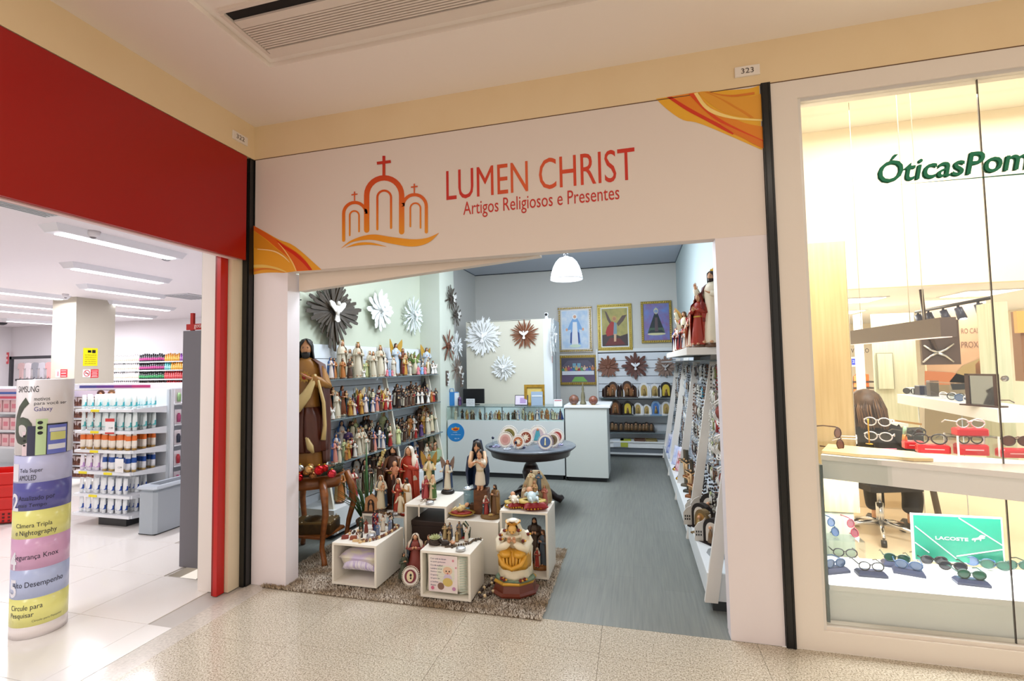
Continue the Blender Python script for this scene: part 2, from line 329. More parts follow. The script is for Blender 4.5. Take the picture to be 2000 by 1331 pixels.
    if halo:
        b = MB(); n = 32; b.poly([((.1+.012*(i % 2))*cos(2*PI*i/n), hz+(.1+.012*(i % 2))*sin(2*PI*i/n)) for i in range(n)], .008, GOLD, mm((0, .065, .02))); b.build('halo', t)
    if staff:
        b = MB(); b.tube([(-.19, -.14, .03), (-.2, -.14, .5), (-.2, -.14, .98)], .008, GOLD if staff == 'gold' else mat('5b3b20', .5), 6); b.build('staff', t)
    if book:
        b = MB(); b.box((-.11, -.19, .58), (-.02, -.165, .68), C(book)); b.build('book', t)
    return t
# ================================================================ THE SETTING
Y0 = 3.028; CZ = 3.5                                   # shop front plane and mall ceiling height
wall_cream = mat('efd8b0', .6, noise=(3, 'ebd2a8', .5, (1, 1, 1)))
paint = mat('e9dcd3', .5); pier_w = mat('ece3e6', .4)
# --- mall floor: granite slabs, one object each
def granite():
    m = mat('cfc0a6', .16, name='granite'); nt = m.node_tree; b = nt.nodes['Principled BSDF']
    tc = nt.nodes.new('ShaderNodeNewGeometry'); v = nt.nodes.new('ShaderNodeTexNoise'); v.inputs['Scale'].default_value = 120; v.inputs['Detail'].default_value = 5; v.inputs['Roughness'].default_value = .8
    v2 = nt.nodes.new('ShaderNodeTexVoronoi'); v2.inputs['Scale'].default_value = 95
    nt.links.new(tc.outputs['Position'], v.inputs['Vector']); nt.links.new(tc.outputs['Position'], v2.inputs['Vector'])
    r = nt.nodes.new('ShaderNodeValToRGB'); e = r.color_ramp.elements; e[0].position = .37; e[0].color = lin('5d5348'); e[1].position = .66; e[1].color = lin('ebe5d8')
    k = r.color_ramp.elements.new(.46); k.color = lin('b9ad98'); k = r.color_ramp.elements.new(.53); k.color = lin('d2c8b6')
    r2 = nt.nodes.new('ShaderNodeValToRGB'); r2.color_ramp.elements[0].color = (.55, .52, .48, 1); r2.color_ramp.elements[0].position = .0; r2.color_ramp.elements[1].position = .9
    mx = nt.nodes.new('ShaderNodeMixRGB'); mx.blend_type = 'MULTIPLY'; mx.inputs[0].default_value = .35
    nt.links.new(v.outputs['Fac'], r.inputs[0]); nt.links.new(v2.outputs['Color'], r2.inputs[0]); nt.links.new(r.outputs[0], mx.inputs[1]); nt.links.new(r2.outputs[0], mx.inputs[2]); nt.links.new(mx.outputs[0], b.inputs['Base Color'])
    b.inputs['Roughness'].default_value = .13
    return m
GR = granite(); groutm = mat('8f8474', .7)
fl = MB().box((-2.67, -4.5, -.06), (5.5, Y0, -.006), groutm).build('floor_mall', kind='structure')
def slab(x0, y0, x1, y1, m, parent, name='tile', g=.0008, th=.008, z=0, e=.0006):
    return MB().bbox((x0+g, y0+g, z-th), (x1-g, y1-g, z), m, e).build(name, parent)
xs = [-2.67, -2.0, -1.1, -.24, .62, 1.5, 2.4, 3.3, 4.2, 5.1]; ofs = [2.4, 2.445, 2.74, 2.72, 2.45, 2.74, 2.45, 2.74, 2.45]
for i in range(9):
    ys = [Y0]; q = ofs[i]
    while q > -.4: ys.append(q); q -= .59
    for a, b in zip(ys, ys[1:]): slab(xs[i], b, xs[i+1], a, GR, fl)
sill = MB().box((-2.84, -4.5, -.06), (-2.67, Y0, -.001), mat('b9b0a6', .14, noise=(60, 'd3cbc0', .4, (1, 1, 1))))
sill.build('trim_1', kind='structure')
# --- mall ceiling with a shallow raised tray and the fascia band below it
cl = mat('f6ece2', .7)
cm = MB(); tx, ty = -2.17, 2.44
cm.box((-2.83, ty, CZ), (5.5, Y0+.1, CZ+.1), cl); cm.box((-2.83, -4.5, CZ), (tx, ty, CZ+.1), cl); cm.box((tx, -4.5, CZ+.03), (5.5, ty, CZ+.1), cl)
cm.build('ceiling_mall', kind='structure')
b = MB(); b.box((-2.83, Y0, 3.237), (5.5, Y0+.14, CZ), wall_cream).box((-2.97, -2.5, 3.237), (-2.83, Y0+.14, CZ), wall_cream); b.build('trim_2', kind='structure')
b = MB(); b.box((-2.83, Y0-.002, 3.232), (5.5, Y0+.12, 3.237), mat('6a4a30', .7)); b.build('trim_3', kind='structure')
# --- ceiling air-conditioning grille
acx, acy0, acy1 = -2.06, 2.03, 2.33; z = CZ+.03
t = thing('ceiling_air_vent', 'long slatted air conditioning vent recessed in the mall ceiling', 'vent', (acx, acy0, z))
wm = mat('e6dace', .5)
MB().box((acx-.03, acy0-.03, z-.012), (3.2, acy1+.03, z-.002), mat('15100d', .8)).build('backing', t, True)
MB().box((acx-.04, acy0-.05, z-.02), (3.2, acy0-.03, z), wm).box((acx-.04, acy1, z-.03), (3.2, acy1+.04, z), wm).box((acx-.04, acy0-.03, z-.03), (acx-.015, acy1, z), wm).build('frame', t, True)
MB().box((acx-.01, acy0+.03, z-.026), (3.2, acy0+.085, z-.014), wm).build('slat', t, True)
for i in range(10): q = acy0+.09+i*.0175; MB().box((acx-.01, q, z-.026), (3.2, q+.0105, z-.014), wm).build('slat', t, True)
MB().box((acx-.01, acy0+.268, z-.03), (3.2, acy1, z-.014), wm).build('slat', t, True)
# --- door number plates
for nm, s, c, ax in (('number_plate', '323', (.632, Y0, 3.29), 'y'), ('number_plate', '322', (-2.83, 2.8, 3.315), 'x')):
    pm = mat('efe6dc', .35); ink = mat('4a3a34', .6)
    if ax == 'y':
        a = P(1434, 134, y=Y0); e = P(1484, 146, y=Y0); t = thing(nm, 'white number plate reading 323 above the black strip', 'sign', (a.x, Y0, e.z))
        MB().bbox((a.x, Y0-.012, e.z), (e.x, Y0, a.z), pm, .003).build('plate', t, True)
        txt(s, (e.x-a.x)*.5, (a.z-e.z)*.5, ink, lambda u, v, d: (a.x+(e.x-a.x)*.25+u, Y0-.0135, e.z+(a.z-e.z)*.25+v), 'lettering', t)
    else:
        t = thing(nm, 'white number plate reading 322 above the red fascia', 'sign', (-2.83, 2.80, 3.32))
        MB().bbox((-2.83, 2.81, 3.31), (-2.818, 2.95, 3.375), pm, .003).build('plate', t, True)
        txt(s, .075, .033, ink, lambda u, v, d: (-2.8165, 2.84+u, 3.326+v), 'lettering', t)
# ================================================================ SHOP FRONT 323
front = MB(); FT, FB = 3.232, 2.335; XL, XR, OL, OR = -2.825, .768, -2.52, .487
front.box((XL+.005, Y0, FB), (XR, Y0+.09, FT), paint)
fo = thing('shop_fascia', 'wide cream fascia board lettered LUMEN CHRIST over the open shop', 'sign', (XL, Y0, FB))
front.build('panel', fo, True)
b = MB(); b.box((XL, Y0+.002, 0), (OL, Y0+.09, FB), pier_w).box((OL-.03, Y0+.09, 0), (OL-.004, Y0+.14, FB), pier_w); b.build('wall_front_left', kind='structure')
b = MB(); b.box((OR, Y0+.002, 0), (XR, Y0+.09, FB), pier_w).box((OR+.004, Y0+.09, 0), (OR+.03, Y0+.14, FB), pier_w); b.build('wall_front_right', kind='structure')
# colours printed with a vertical fade from red to amber
def fade(z0, z1, c0, c1, name, cmid=None):
    m = mat(c0, .45, name=name); nt = m.node_tree; bs = nt.nodes['Principled BSDF']; g = nt.nodes.new('ShaderNodeNewGeometry'); sp = nt.nodes.new('ShaderNodeSeparateXYZ'); mr = nt.nodes.new('ShaderNodeMapRange'); r = nt.nodes.new('ShaderNodeValToRGB')
    nt.links.new(g.outputs['Position'], sp.inputs[0]); nt.links.new(sp.outputs[2], mr.inputs[0]); mr.inputs[1].default_value = z0; mr.inputs[2].default_value = z1; nt.links.new(mr.outputs[0], r.inputs[0])
    r.color_ramp.elements[0].color = lin(c0); r.color_ramp.elements[1].color = lin(c1)
    if cmid: k = r.color_ramp.elements.new(.5); k.color = lin(cmid)
    nt.links.new(r.outputs[0], bs.inputs['Base Color']); return m
YF = Y0
def fp(px, py, d=0): p = P(px, py, y=YF); return (p.x, YF-.0012-d, p.z)
LG = fade(2.45, 3.12, 'f0a41c', 'c4140c', 'logo_print', 'e0600f')
_rk = [0]
def flat(name, pts, m, parent, d=0, world=True):
    """flat print on the fascia from outline points"""
    n = len(pts); o = MB(); o.add([fp(x, y, d) for x, y in pts], [tuple(range(n))], m); return o.build(name, parent, world)
def band(pts, w, d=0):
    """ribbon outline (in pixels of the front plane) around a centre line of given widths"""
    L, R = [], []
    for i, (x, y) in enumerate(pts):
        x0, y0 = pts[max(i-1, 0)]; x1, y1 = pts[min(i+1, len(pts)-1)]; dx, dy = x1-x0, y1-y0; q = math.hypot(dx, dy) or 1; ww = w[i] if hasattr(w, '__len__') else w
        L.append((x-dy/q*ww/2, y+dx/q*ww/2)); R.append((x+dy/q*ww/2, y-dx/q*ww/2))
    return L, R
def ribbon(name, pts, w, m, parent, d=0, cap=False):
    L, R = band(pts, w); o = MB(); n = len(pts); _rk[0] += 1; d += .00025*_rk[0]
    o.add([fp(x, y, d) for x, y in L+R], [(i, i+1, n+i+1, n+i) for i in range(n-1)], m)
    if cap:
        for (x, y), ww in ((pts[0], w if not hasattr(w, '__len__') else w[0]), (pts[-1], w if not hasattr(w, '__len__') else w[-1])): o.add([fp(x+ww/2*cos(2*PI*q/10), y+ww/2*sin(2*PI*q/10), d+.0001) for q in range(10)], [tuple(range(10))], m)
    return o.build(name, parent, True)
def lg(x, y): return (640+x/6.05, 280+y/6.05)          # logo close-up to frame
def arch(x0, x1, ytop, yb0, yb1, w, tilt=0, n=14):
    cx = (x0+x1)/2; r = (x1-x0)/2; pts = [(x0, yb0)]
    yc = ytop+r+w*.5
    for i in range(n+1): a = PI-PI*i/n; pts.append((cx+r*cos(a), yc-r*1.0*sin(a)-tilt*cos(a)*8))
    pts.append((x1, yb1)); ribbon('arch', [lg(*p) for p in pts], w/6.05, LG, fo, cap=True)
arch(462, 875, 378, 1028, 1048, 64); arch(588, 750, 548, 1018, 1002, 26); arch(190, 455, 682, 1148, 760, 38); arch(262, 372, 792, 1090, 1045, 19)
arch(890, 1167, 590, 690, 1050, 38); arch(978, 1098, 700, 985, 1002, 19)
for cx, y0, y1, cy, hw, w in ((666, 150, 385, 228, 82, 34), (320, 572, 680, 608, 37, 14), (1026, 480, 590, 517, 40, 15)):
    ribbon('cross', [lg(cx, y0), lg(cx, y1)], w/6.05, LG, fo); ribbon('cross', [lg(cx-hw, cy+hw*.13), lg(cx+hw, cy-hw*.13)], w/6.05, LG, fo, .0004)
def spl(pts, n=6):
    out = []
    for i in range(len(pts)-1):
        p0, p1, p2, p3 = pts[max(i-1, 0)], pts[i], pts[i+1], pts[min(i+2, len(pts)-1)]
        for j in range(n):
            t = j/n; out.append(tuple(.5*((2*p1[k])+(-p0[k]+p2[k])*t+(2*p0[k]-5*p1[k]+4*p2[k]-p3[k])*t*t+(-p0[k]+3*p1[k]-3*p2[k]+p3[k])*t**3) for k in range(len(p1))))
    return out+[tuple(pts[-1])]
def swoosh(name, rows, m, d=0, f=lg):
    s = spl(rows); ribbon(name, [f(x, y) for x, y, w in s], [w/6.05 for x, y, w in s], m, fo, d)
swoosh('wave', [(160, 1245, 2), (300, 1155, 26), (520, 1112, 62), (760, 1150, 78), (1000, 1180, 86), (1180, 1150, 60), (1318, 1062, 2)], LG)
swoosh('wave', [(215, 1235, 2), (360, 1195, 30), (520, 1190, 26), (700, 1225, 2)], LG)
RED = fade(2.93, 3.12, 'c81c10', 'c8180f', 'letter_red'); 
def fmap(a, bx, tl):
    """bilinear placing of lettering between measured corners a (low left), bx (low right), tl (top left) of the front plane"""
    A, B, T = P(*a, y=YF), P(*bx, y=YF), P(*tl, y=YF)
    return A, (B-A).length, T.z-A.z
def red_mid():
    m = mat('cf2312', .45, name='letter_red_fade'); nt = m.node_tree; bs = nt.nodes['Principled BSDF']; g = nt.nodes.new('ShaderNodeNewGeometry'); sp = nt.nodes.new('ShaderNodeSeparateXYZ'); mr = nt.nodes.new('ShaderNodeMapRange'); r = nt.nodes.new('ShaderNodeValToRGB')
    nt.links.new(g.outputs['Position'], sp.inputs[0]); nt.links.new(sp.outputs[0], mr.inputs[0]); mr.inputs[1].default_value = -1.5; mr.inputs[2].default_value = .1; nt.links.new(mr.outputs[0], r.inputs[0])
    e = r.color_ramp.elements; e[0].color = lin('c61a14'); e[1].color = lin('cf2416'); k = e.new(.5); k.color = lin('e2622c'); k = e.new(.3); k.color = lin('cf2a18'); k = e.new(.75); k.color = lin('d8401e')
    nt.links.new(r.outputs[0], bs.inputs['Base Color']); return m
RM = red_mid()
A = P(872, 392, y=YF); B = P(1241, 351, y=YF); T = P(872, 334, y=YF)
txt('LUMEN CHRIST', B.x-A.x, T.z-A.z, RM, lambda u, v, d: (A.x+u, YF-.0015, A.z+v), 'lettering', fo)
A2 = P(905, 423, y=YF); B2 = P(1210, 388, y=YF); T2 = P(905, 396, y=YF)
txt('Artigos Religiosos e Presentes', B2.x-A2.x, (T2.z-A2.z)*1.25, mat('c8281a', .45), lambda u, v, d: (A2.x+u, YF-.0015, A2.z+v-.02), 'lettering', fo, bold=.002)
# printed orange veil swirls in two corners
def sw(rows, c, d, name='swirl', r=.5): s = spl([(x, y) for x, y in rows], 4); return flat(name, s, mat(c, r), fo, d)
def cr(x, y): return (1270+x/8.696, 160+y/8.696)
def cb(x, y): return (440+x/9.505, 440+y/9.505)
def swq(f, left, right, c, d):
    a = [f(*p) for p in spl(left, 4)]; b_ = [f(*p) for p in spl(right, 4)]; n = len(a); o = MB()
    o.add([fp(x, y, d) for x, y in a+b_], [(i, i+1, n+i+1, n+i) for i in range(n-1)], mat(c, .5)); return o.build('swirl', fo, True)
swq(cr, [(95, 290), (300, 480), (560, 650), (900, 730), (1900, 1160)], [(880, 165), (1200, 150), (1500, 130), (1700, 110), (1850, 60)], 'f0b22e', 0)
swq(cr, [(280, 262), (700, 520), (1100, 700), (1300, 840), (1930, 1120)], [(800, 175), (1000, 420), (1300, 560), (1600, 700), (1905, 760)], 'ea8a1e', .0004)
swq(cr, [(280, 262), (600, 480), (900, 640), (1200, 800), (1400, 900)], [(360, 255), (640, 430), (950, 600), (1180, 720), (1420, 880)], 'd8340f', .0008)
swq(cr, [(650, 205), (850, 420), (1100, 640), (1400, 800), (1925, 1050)], [(740, 200), (960, 460), (1200, 640), (1500, 800), (1925, 1000)], 'e0480f', .0012)
swq(cr, [(740, 200), (900, 430), (1100, 560), (1450, 640), (1905, 670)], [(800, 180), (960, 400), (1200, 530), (1500, 610), (1900, 640)], 'ffe08a', .0014)
swq(cr, [(800, 180), (1050, 400), (1300, 540), (1600, 600), (1900, 640)], [(900, 168), (1250, 230), (1500, 260), (1700, 250), (1890, 200)], 'e8a232', .001)
swq(cr, [(900, 168), (1150, 280), (1350, 400), (1550, 520), (1700, 620)], [(960, 175), (1300, 330), (1450, 420), (1600, 500), (1760, 610)], 'df8a20', .0013)
swq(cr, [(950, 175), (1200, 235), (1400, 260), (1600, 240), (1770, 215)], [(960, 170), (1200, 215), (1400, 225), (1600, 200), (1770, 175)], 'dd7a22', .0016)
swq(cr, [(1200, 740), (1400, 860), (1550, 930), (1700, 1030), (1925, 1140)], [(1200, 700), (1400, 790), (1600, 880), (1750, 940), (1925, 1020)], 'e57a1a', .0016)
swq(cb, [(530, 10), (750, 130), (1000, 270), (1300, 400), (1790, 830)], [(530, 920), (700, 890), (900, 880), (1100, 885), (1300, 860)], 'eda42a', 0)
swq(cb, [(530, 10), (800, 170), (1000, 300), (1400, 560), (1620, 835)], [(530, 100), (760, 260), (950, 420), (1200, 640), (1310, 855)], 'e2641a', .0005)
swq(cb, [(920, 240), (1080, 370), (1300, 500), (1500, 680), (1620, 835)], [(930, 250), (1080, 420), (1280, 560), (1450, 710), (1560, 838)], 'd42a0c', .001)
swq(cb, [(530, 110), (750, 270), (960, 450), (1100, 560), (1190, 670)], [(530, 420), (700, 460), (900, 500), (1050, 570), (1190, 680)], 'dd9020', .0008)
swq(cb, [(600, 440), (800, 455), (950, 490), (1100, 580), (1200, 690)], [(600, 455), (800, 475), (950, 515), (1090, 600), (1195, 695)], 'ffd9a0', .0014)
swq(cb, [(980, 330), (1080, 450), (1180, 600), (1250, 720), (1310, 855)], [(990, 330), (1100, 450), (1210, 610), (1280, 730), (1330, 853)], 'ffd07a', .0014)
swq(cb, [(530, 740), (700, 735), (850, 760), (1000, 800), (1150, 870)], [(530, 790), (700, 790), (850, 800), (1000, 840), (1120, 880)], 'f2c96a', .001)
swq(cb, [(530, 820), (700, 800), (850, 810), (1000, 840), (1120, 880)], [(530, 870), (700, 830), (850, 828), (1000, 850), (1100, 884)], 'dd7a2a', .0012)
# black uprights between the shop fronts
blk = mat('141414', .28)
b = MB(); b.box((-2.905, 2.985, 0), (-2.83, 3.06, FT), blk).box((-2.88, 2.975, 0), (-2.84, 2.985, FT-.005), blk); b.build('trim_4', kind='structure')
b = MB(); b.box((XR+.002, Y0-.012, 0), (.82, Y0+.08, FT+.006), blk).box((.775, Y0-.016, 0), (.782, Y0-.012, FT), mat('050505', .4)).box((.808, Y0-.016, 0), (.815, Y0-.012, FT), mat('050505', .4)); b.build('trim_5', kind='structure')
q = P(946, 498, y=3.3); t = thing('sprinkler', 'small sprinkler head peeking below the fascia', 'sprinkler', (q.x, 3.3, q.z)); MB().lathe([(.012, -.015), (.014, .0), (.006, .01), (.006, 1.0)], mat('5a5c5c', .3, .7), 8).build('head', t)
# roller shutter bar just behind the fascia
t = thing('roller_shutter', 'rolled-up shutter with pale bottom bar behind the fascia', 'shutter', (-2.5, 3.15, 2.24))
sm_ = mat('e9dacb', .45)
b = MB(); b.add([(-2.5, 3.13, 2.2), (-.6, 3.13, 2.335), (-.6, 3.2, 2.335), (-2.5, 3.2, 2.2), (-2.5, 3.13, 2.5), (-.6, 3.13, 2.5), (-.6, 3.2, 2.5), (-2.5, 3.2, 2.5)], BOXF, sm_); b.build('bottom_bar', t, True)
MB().tube([(-2.5, 3.25, 2.62), (.45, 3.25, 2.62)], .1, mat('b9b3ac', .5), 14).build('roll', t, True)
# ================================================================ SHOP 323 SHELL
XW, XE, YB, HC = -3.03, .75, 8.8, 3.37                 # far left wall corner, right wall, back wall, ceiling
AL = .062; EL = Vector((sin(AL), cos(AL), 0)); NL = Vector((cos(AL), -sin(AL), 0)); OLW = Vector((XW, 6.39, 0))
def TL(d, t, z): return OLW+NL*d+EL*t+Vector((0, 0, z))   # frame of the slanting left wall: distance from it, run along it, height
green = mat('c6ccba', .6, noise=(2, 'bfc8b6', .5, (1, 1, 1))); inner = mat('d6d6d2', .6)
def quadbox(pts, z0, z1, m): return MB().add([(p[0], p[1], z0) for p in pts]+[(p[0], p[1], z1) for p in pts], BOXF, m)
a, c = TL(0, -3.4, 0), TL(0, .1, 0); a2, c2 = TL(-.05, -3.4, 0), TL(-.05, .1, 0)
quadbox([a, c, c2, a2], 0, HC, green).build('wall_left', kind='structure')
b = MB(); b.box((XW-.1, 6.39, 0), (-2.72, 6.95, HC), mat('ccd3c8', .6)); b.build('wall_pillar_left', kind='structure')
b = MB(); b.box((XW-.1, 6.95, 0), (-2.99, YB, HC), inner); b.build('wall_alcove_left', kind='structure')
MB().box((XW-.1, YB, 0), (XE+.1, YB+.1, HC), inner).build('wall_back', kind='structure')
MB().box((XE, Y0+.09, 0), (XE+.05, YB, HC), mat('c6d6d8', .6)).build('wall_right', kind='structure')
MB().box((XW-.5, Y0+.1, HC), (XE+.05, YB+.1, HC+.06), mat('b8bfcc', .55)).build('ceiling_shop', kind='structure')
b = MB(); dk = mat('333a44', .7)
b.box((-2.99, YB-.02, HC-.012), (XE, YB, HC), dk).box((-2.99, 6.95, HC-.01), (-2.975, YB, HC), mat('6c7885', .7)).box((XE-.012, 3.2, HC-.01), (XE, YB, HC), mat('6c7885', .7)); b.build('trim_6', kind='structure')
# grey wood-look planks
ps = MB().box((XW-.3, Y0, -.06), (XE, YB, -.006), mat('55585a', .7)).build('floor_shop', kind='structure')
pk = [mat(c1, .38, noise=(11, c2, .55, (7, .25, 1))) for c1, c2 in (('6e7270', '868982'), ('6c706f', '84877f'), ('707472', '888b84'))]
random.seed(3)
for i in range(19):
    x = XE-.2*(i+1); y = Y0; first = True
    while y < YB-.01:
        e = min(YB, y+(random.uniform(.4, 1.2) if first else 1.22)); slab(x, y, x+.2, e, random.choice(pk), ps, 'plank', .00008, e=.0002); y = e; first = False
# partition behind the counter
pm = mat('d3d2c4', .5); YP = 7.45; pr_ = P(1062, 700, y=YP).x; pz = P(1040, 624, y=YP).z
b = MB(); b.box((-2.7, YP, 0), (pr_, YP+.04, pz), pm); b.build('wall_partition', kind='structure')
b = MB(); b.box((pr_, YP-.01, 0), (pr_+.14, 8.2, pz), mat('dfe6ea', .4)).box((pr_+.14, YP+.3, 0), (pr_+.145, YP+.31, pz-.35), dk); b.build('wall_partition_side', kind='structure')
MB().box((-2.68, YP-.003, pz-.012), (pr_-.2, YP, pz-.006), dk).build('trim_7', kind='structure')
# lower white back wall section next to the slatwall
# ================================================================ SHOP 323 FIXTURES
def PL(px, py, d=0):
    r = CR*((px-1000)/F)-CU*((py-665.5)/F)+_fw; q = OLW+NL*d; t = (q-EYE).dot(NL)/r.dot(NL); w = EYE+r*t
    return (w-OLW).dot(EL), w.z
white = mat('e4e8ea', .35); slatm = mat('dfe6ee', .35); dkm = mat('2a2e33', .7); GL = glass(); gle = mat('66757a', .08, spec=.8)
# --- left wall display unit
t = thing('wall_display_unit', 'white slatted display unit with slanted posts on the long side wall', 'shelving', TL(0, -1.2, 0), -AL)
def lb(name, d0, d1, t0, t1, z0, z1, m, extra=None, kind=None):
    pts = [TL(d0, t0, 0), TL(d1, t0, 0), TL(d1, t1, 0), TL(d0, t1, 0)]
    return quadbox(pts, z0, z1, m).build(name, t, True, kind)
lb('backing', .003, .01, -2.42, -.02, .2, 1.85, dkm)
for i in range(11): lb('slat', .012, .026, -2.42, -.02, .2+i*.1505, .2+i*.1505+.144, slatm)
lb('base_deck', .02, .42, -2.42, -.01, .06, .27, white); lb('kick_strip', .03, .425, -2.42, -.01, .045, .07, mat('b8bcc0', .3, .5)); lb('plinth', .05, .36, -2.4, -.02, 0, .045, mat('16181a', .6))
SH = [(1.492, .30), (1.10, .33), (.675, .36)]
for z, d in SH:
    lb('glass_shelf', .03, d, -2.42, -1.12, z-.012, z-.002, gle); lb('glass_shelf', .03, d, -1.1, -.01, z-.012, z-.002, gle)
for tt in (-2.36, -1.11, -.03):
    a, b_ = TL(.43, tt-.025, .05), TL(.43, tt+.0, .05); c, e = TL(.05, tt-.025, 1.86), TL(.05, tt, 1.86)
    o = NL*.055; b = MB(); b.add([tuple(p) for p in (a-o, a, b_, b_-o, c-o*.5, c+o*.5, e+o*.5, e-o*.5)], BOXF, mat('e8e4d6', .4)); b.build('slanted_post', t, True)
for q in range(4): lb('castor', .05, .09, -2.3+q*.7, -2.26+q*.7, 0, .05, dkm)
# --- figurine kinds for the long wall
K = {
 'lady': (dict(vl='d4ccb8', robe='cfc6b0', crn=True, base='d8ccb4'), 'gold-crowned ivory lady'), 'lady2': (dict(vl='d8d2c4', robe='cfc8b8', base='e4dac4', hem=.12), 'plain ivory veiled lady'),
 'blue': (dict(robe='ded0c8', vl='2f5f9e', mantle='2f5f9e', base='6a4a2a'), 'blue-mantled lady'), 'pink': (dict(robe='d08878', vl='3c62a8', base='d0c8b8'), 'rose and blue lady'),
 'teal': (dict(robe='7c4022', mantle='1f5f7a', hair='5c3018', child='d8b080', pose=('hold', 'hold'), sash='caa23a', base='c8bca4'), 'teal and russet mother'),
 'friar': (dict(robe='4c2f1e', bald=True, hair='2a1a10', child='d8ccb0', pose=('hold', 'hold'), sash='d8c8a0'), 'brown friar with infant'), 'monk': (dict(robe='2e2420', hair='1c1410', pose=('heart', 'hold'), book='c8b890', cape='2a201c'), 'black monk with book'),
 'nun': (dict(robe='3c2418', vl='15120f', mantle='e0d8c4', pose=('heart', 'heart')), 'black-veiled brown nun'), 'nunw': (dict(robe='e4e0d8', vl='1b1d24', pose=('pray', 'hold')), 'white nun in black veil'),
 'red': (dict(robe='e2d8c4', mantle='96241e', hair='3a2012', beard=True, pose=('bless', 'heart')), 'bearded red-cloaked man'), 'green': (dict(robe='d8ccaa', mantle='3d5a34', hair='3a2414', beard=True, pose=('hold', 'side'), staff=True), 'green-cloaked man with staff'),
 'angel': (dict(robe='bcc8d4', wings='b8902c', hair='3c2414', pose=('pray', 'hold'), hem=.13), 'pale gilt-winged angel'), 'angelg': (dict(robe='d8d0b0', wings='6f7c3a', hair='5a3a1c', cape='6c8a3c', pose=('up', 'side')), 'winged figure in cream and green'),
 'gold': (dict(robe='b98a36', mantle='8f2f22', crn=True, vl='d8c89a', pose=('hold', 'hold'), child='d8c89a'), 'gilded crowned lady'), 'bishop': (dict(robe='ded4c0', mantle='9c7a2c', mitre='d8cca0', staff='gold', hair='8c8478', beard=True, pose=('bless', 'side')), 'mitred bishop figure'),
 'black': (dict(robe='6a3a20', mantle='1d3478', tri=True, crn=True, skin=mat('3a2418', .5), base='c8a04a'), 'lady in wide blue mantle'), 'tan': (dict(robe='b06c30', mantle='a88a5a', hair='2c1810', beard=True, pose=('heart', 'hold')), 'bearded man in tan robe'),
 'redrobe': (dict(robe='a22420', hair='33200f', cape='e4dccc', pose=('pray', 'pray')), 'red-robed figure'), 'baby': (dict(robe='d87c88', hair='6a4424', pose=('open', 'open'), hem=.2), 'tiny pink-robed child figure'), 'babyb': (dict(robe='7fa8dc', hair='6a4424', pose=('open', 'open'), hem=.2), 'tiny sky-blue-robed child figure'),
 'choir': (dict(robe='e8e8e4', hair='2a1c14', wings='e8e4dc', hem=.19, pose=('pray', 'pray')), 'tiny white winged cherub'), 'flower': (dict(robe='5c3824', vl='17130f', mantle='d8ccb0', child='b0303a', pose=('hold', 'hold')), 'brown nun with roses'),
 'jade': (dict(robe='d5dca0', vl='cfd6a8', base='b8c090'), 'pale green veiled lady'), 'purple': (dict(robe='5c4070', mantle='40305a', hair='2a1a14', pose=('heart', 'hold')), 'purple-robed figure'), 'soldier': (dict(robe='c8a040', mantle='a02018', hair='5a3a20', wings='d8c8a0', pose=('up', 'side'), hem=.1), 'winged gold warrior'),
}
PR = {}
def proto(k):
    if k not in PR: s, d = K[k]; PR[k] = Proto(figure('saint_figurine' if 'wings' not in s else 'angel_figurine', label=d, **s))
    return PR[k]
reg = {}
def place(items, loc, where, grp, rot0):
    """items: (kind, position, height, turn); labels number look-alikes from the shop front"""
    cnt = {}
    for it in items: cnt[it[0]] = cnt.get(it[0], 0)+1
    seen = {}
    for k, p, h, rz in items:
        seen[k] = seen.get(k, 0)+1; d = K[k][1]; n = seen[k]
        lab = f"{d} {where}" if cnt[k] == 1 else f"{d}, {ORD[n-1]} from the front {where}"
        proto(k).put(p, rot0+rz, (h*.9, h*.9, h), lab, grp)
def row(spec, z, where, grp, jit=.0):
    items = []
    for px, py, h, k, d in spec:
        tt, _ = PL(px, py, d); tt = max(-2.38, min(-.03, tt)); items.append((k, TL(d, tt, z), h, random.uniform(-.35, .35)))
    place(items, None, where, grp, 1.05)
random.seed(11)
row([(646, 733, .23, 'blue', .2), (652, 733, .225, 'tan', .2), (668, 731, .42, 'lady', .12), (669, 733, .22, 'tan', .22), (683, 733, .22, 'friar', .22), (683, 731, .33, 'lady2', .1), (699, 733, .4, 'lady', .2), (707, 733, .2, 'jade', .2), (716, 733, .2, 'jade', .15),
     (722, 733, .31, 'lady', .15), (729, 733, .3, 'lady', .22), (736, 733, .31, 'lady', .12), (743, 733, .38, 'lady', .2), (751, 733, .29, 'nunw', .22), (773, 732, .43, 'angel', .17), (787, 732, .37, 'teal', .13), (769, 732, .24, 'lady2', .25), (791, 732, .25, 'gold', .24), (803, 732, .3, 'angelg', .13), (801, 732, .19, 'lady2', .24),
     (811, 732, .28, 'angelg', .2), (817, 732, .13, 'baby', .26), (824, 732, .13, 'babyb', .26), (830, 732, .13, 'baby', .26), (826, 731, .2, 'nunw', .12), (836, 731, .22, 'bishop', .2), (843, 731, .4, 'angel', .12), (847, 731, .2, 'nunw', .22), (852, 731, .14, 'choir', .26), (856, 731, .2, 'nunw', .14), (859, 731, .14, 'choir', .24), (845, 731, .13, 'choir', .28),
     (711, 734, .09, 'choir', .27), (756, 734, .1, 'baby', .28), (761, 734, .1, 'babyb', .28), (766, 734, .09, 'baby', .28)], 1.49, 'on the top glass shelf', 'figurines on the top glass shelf')
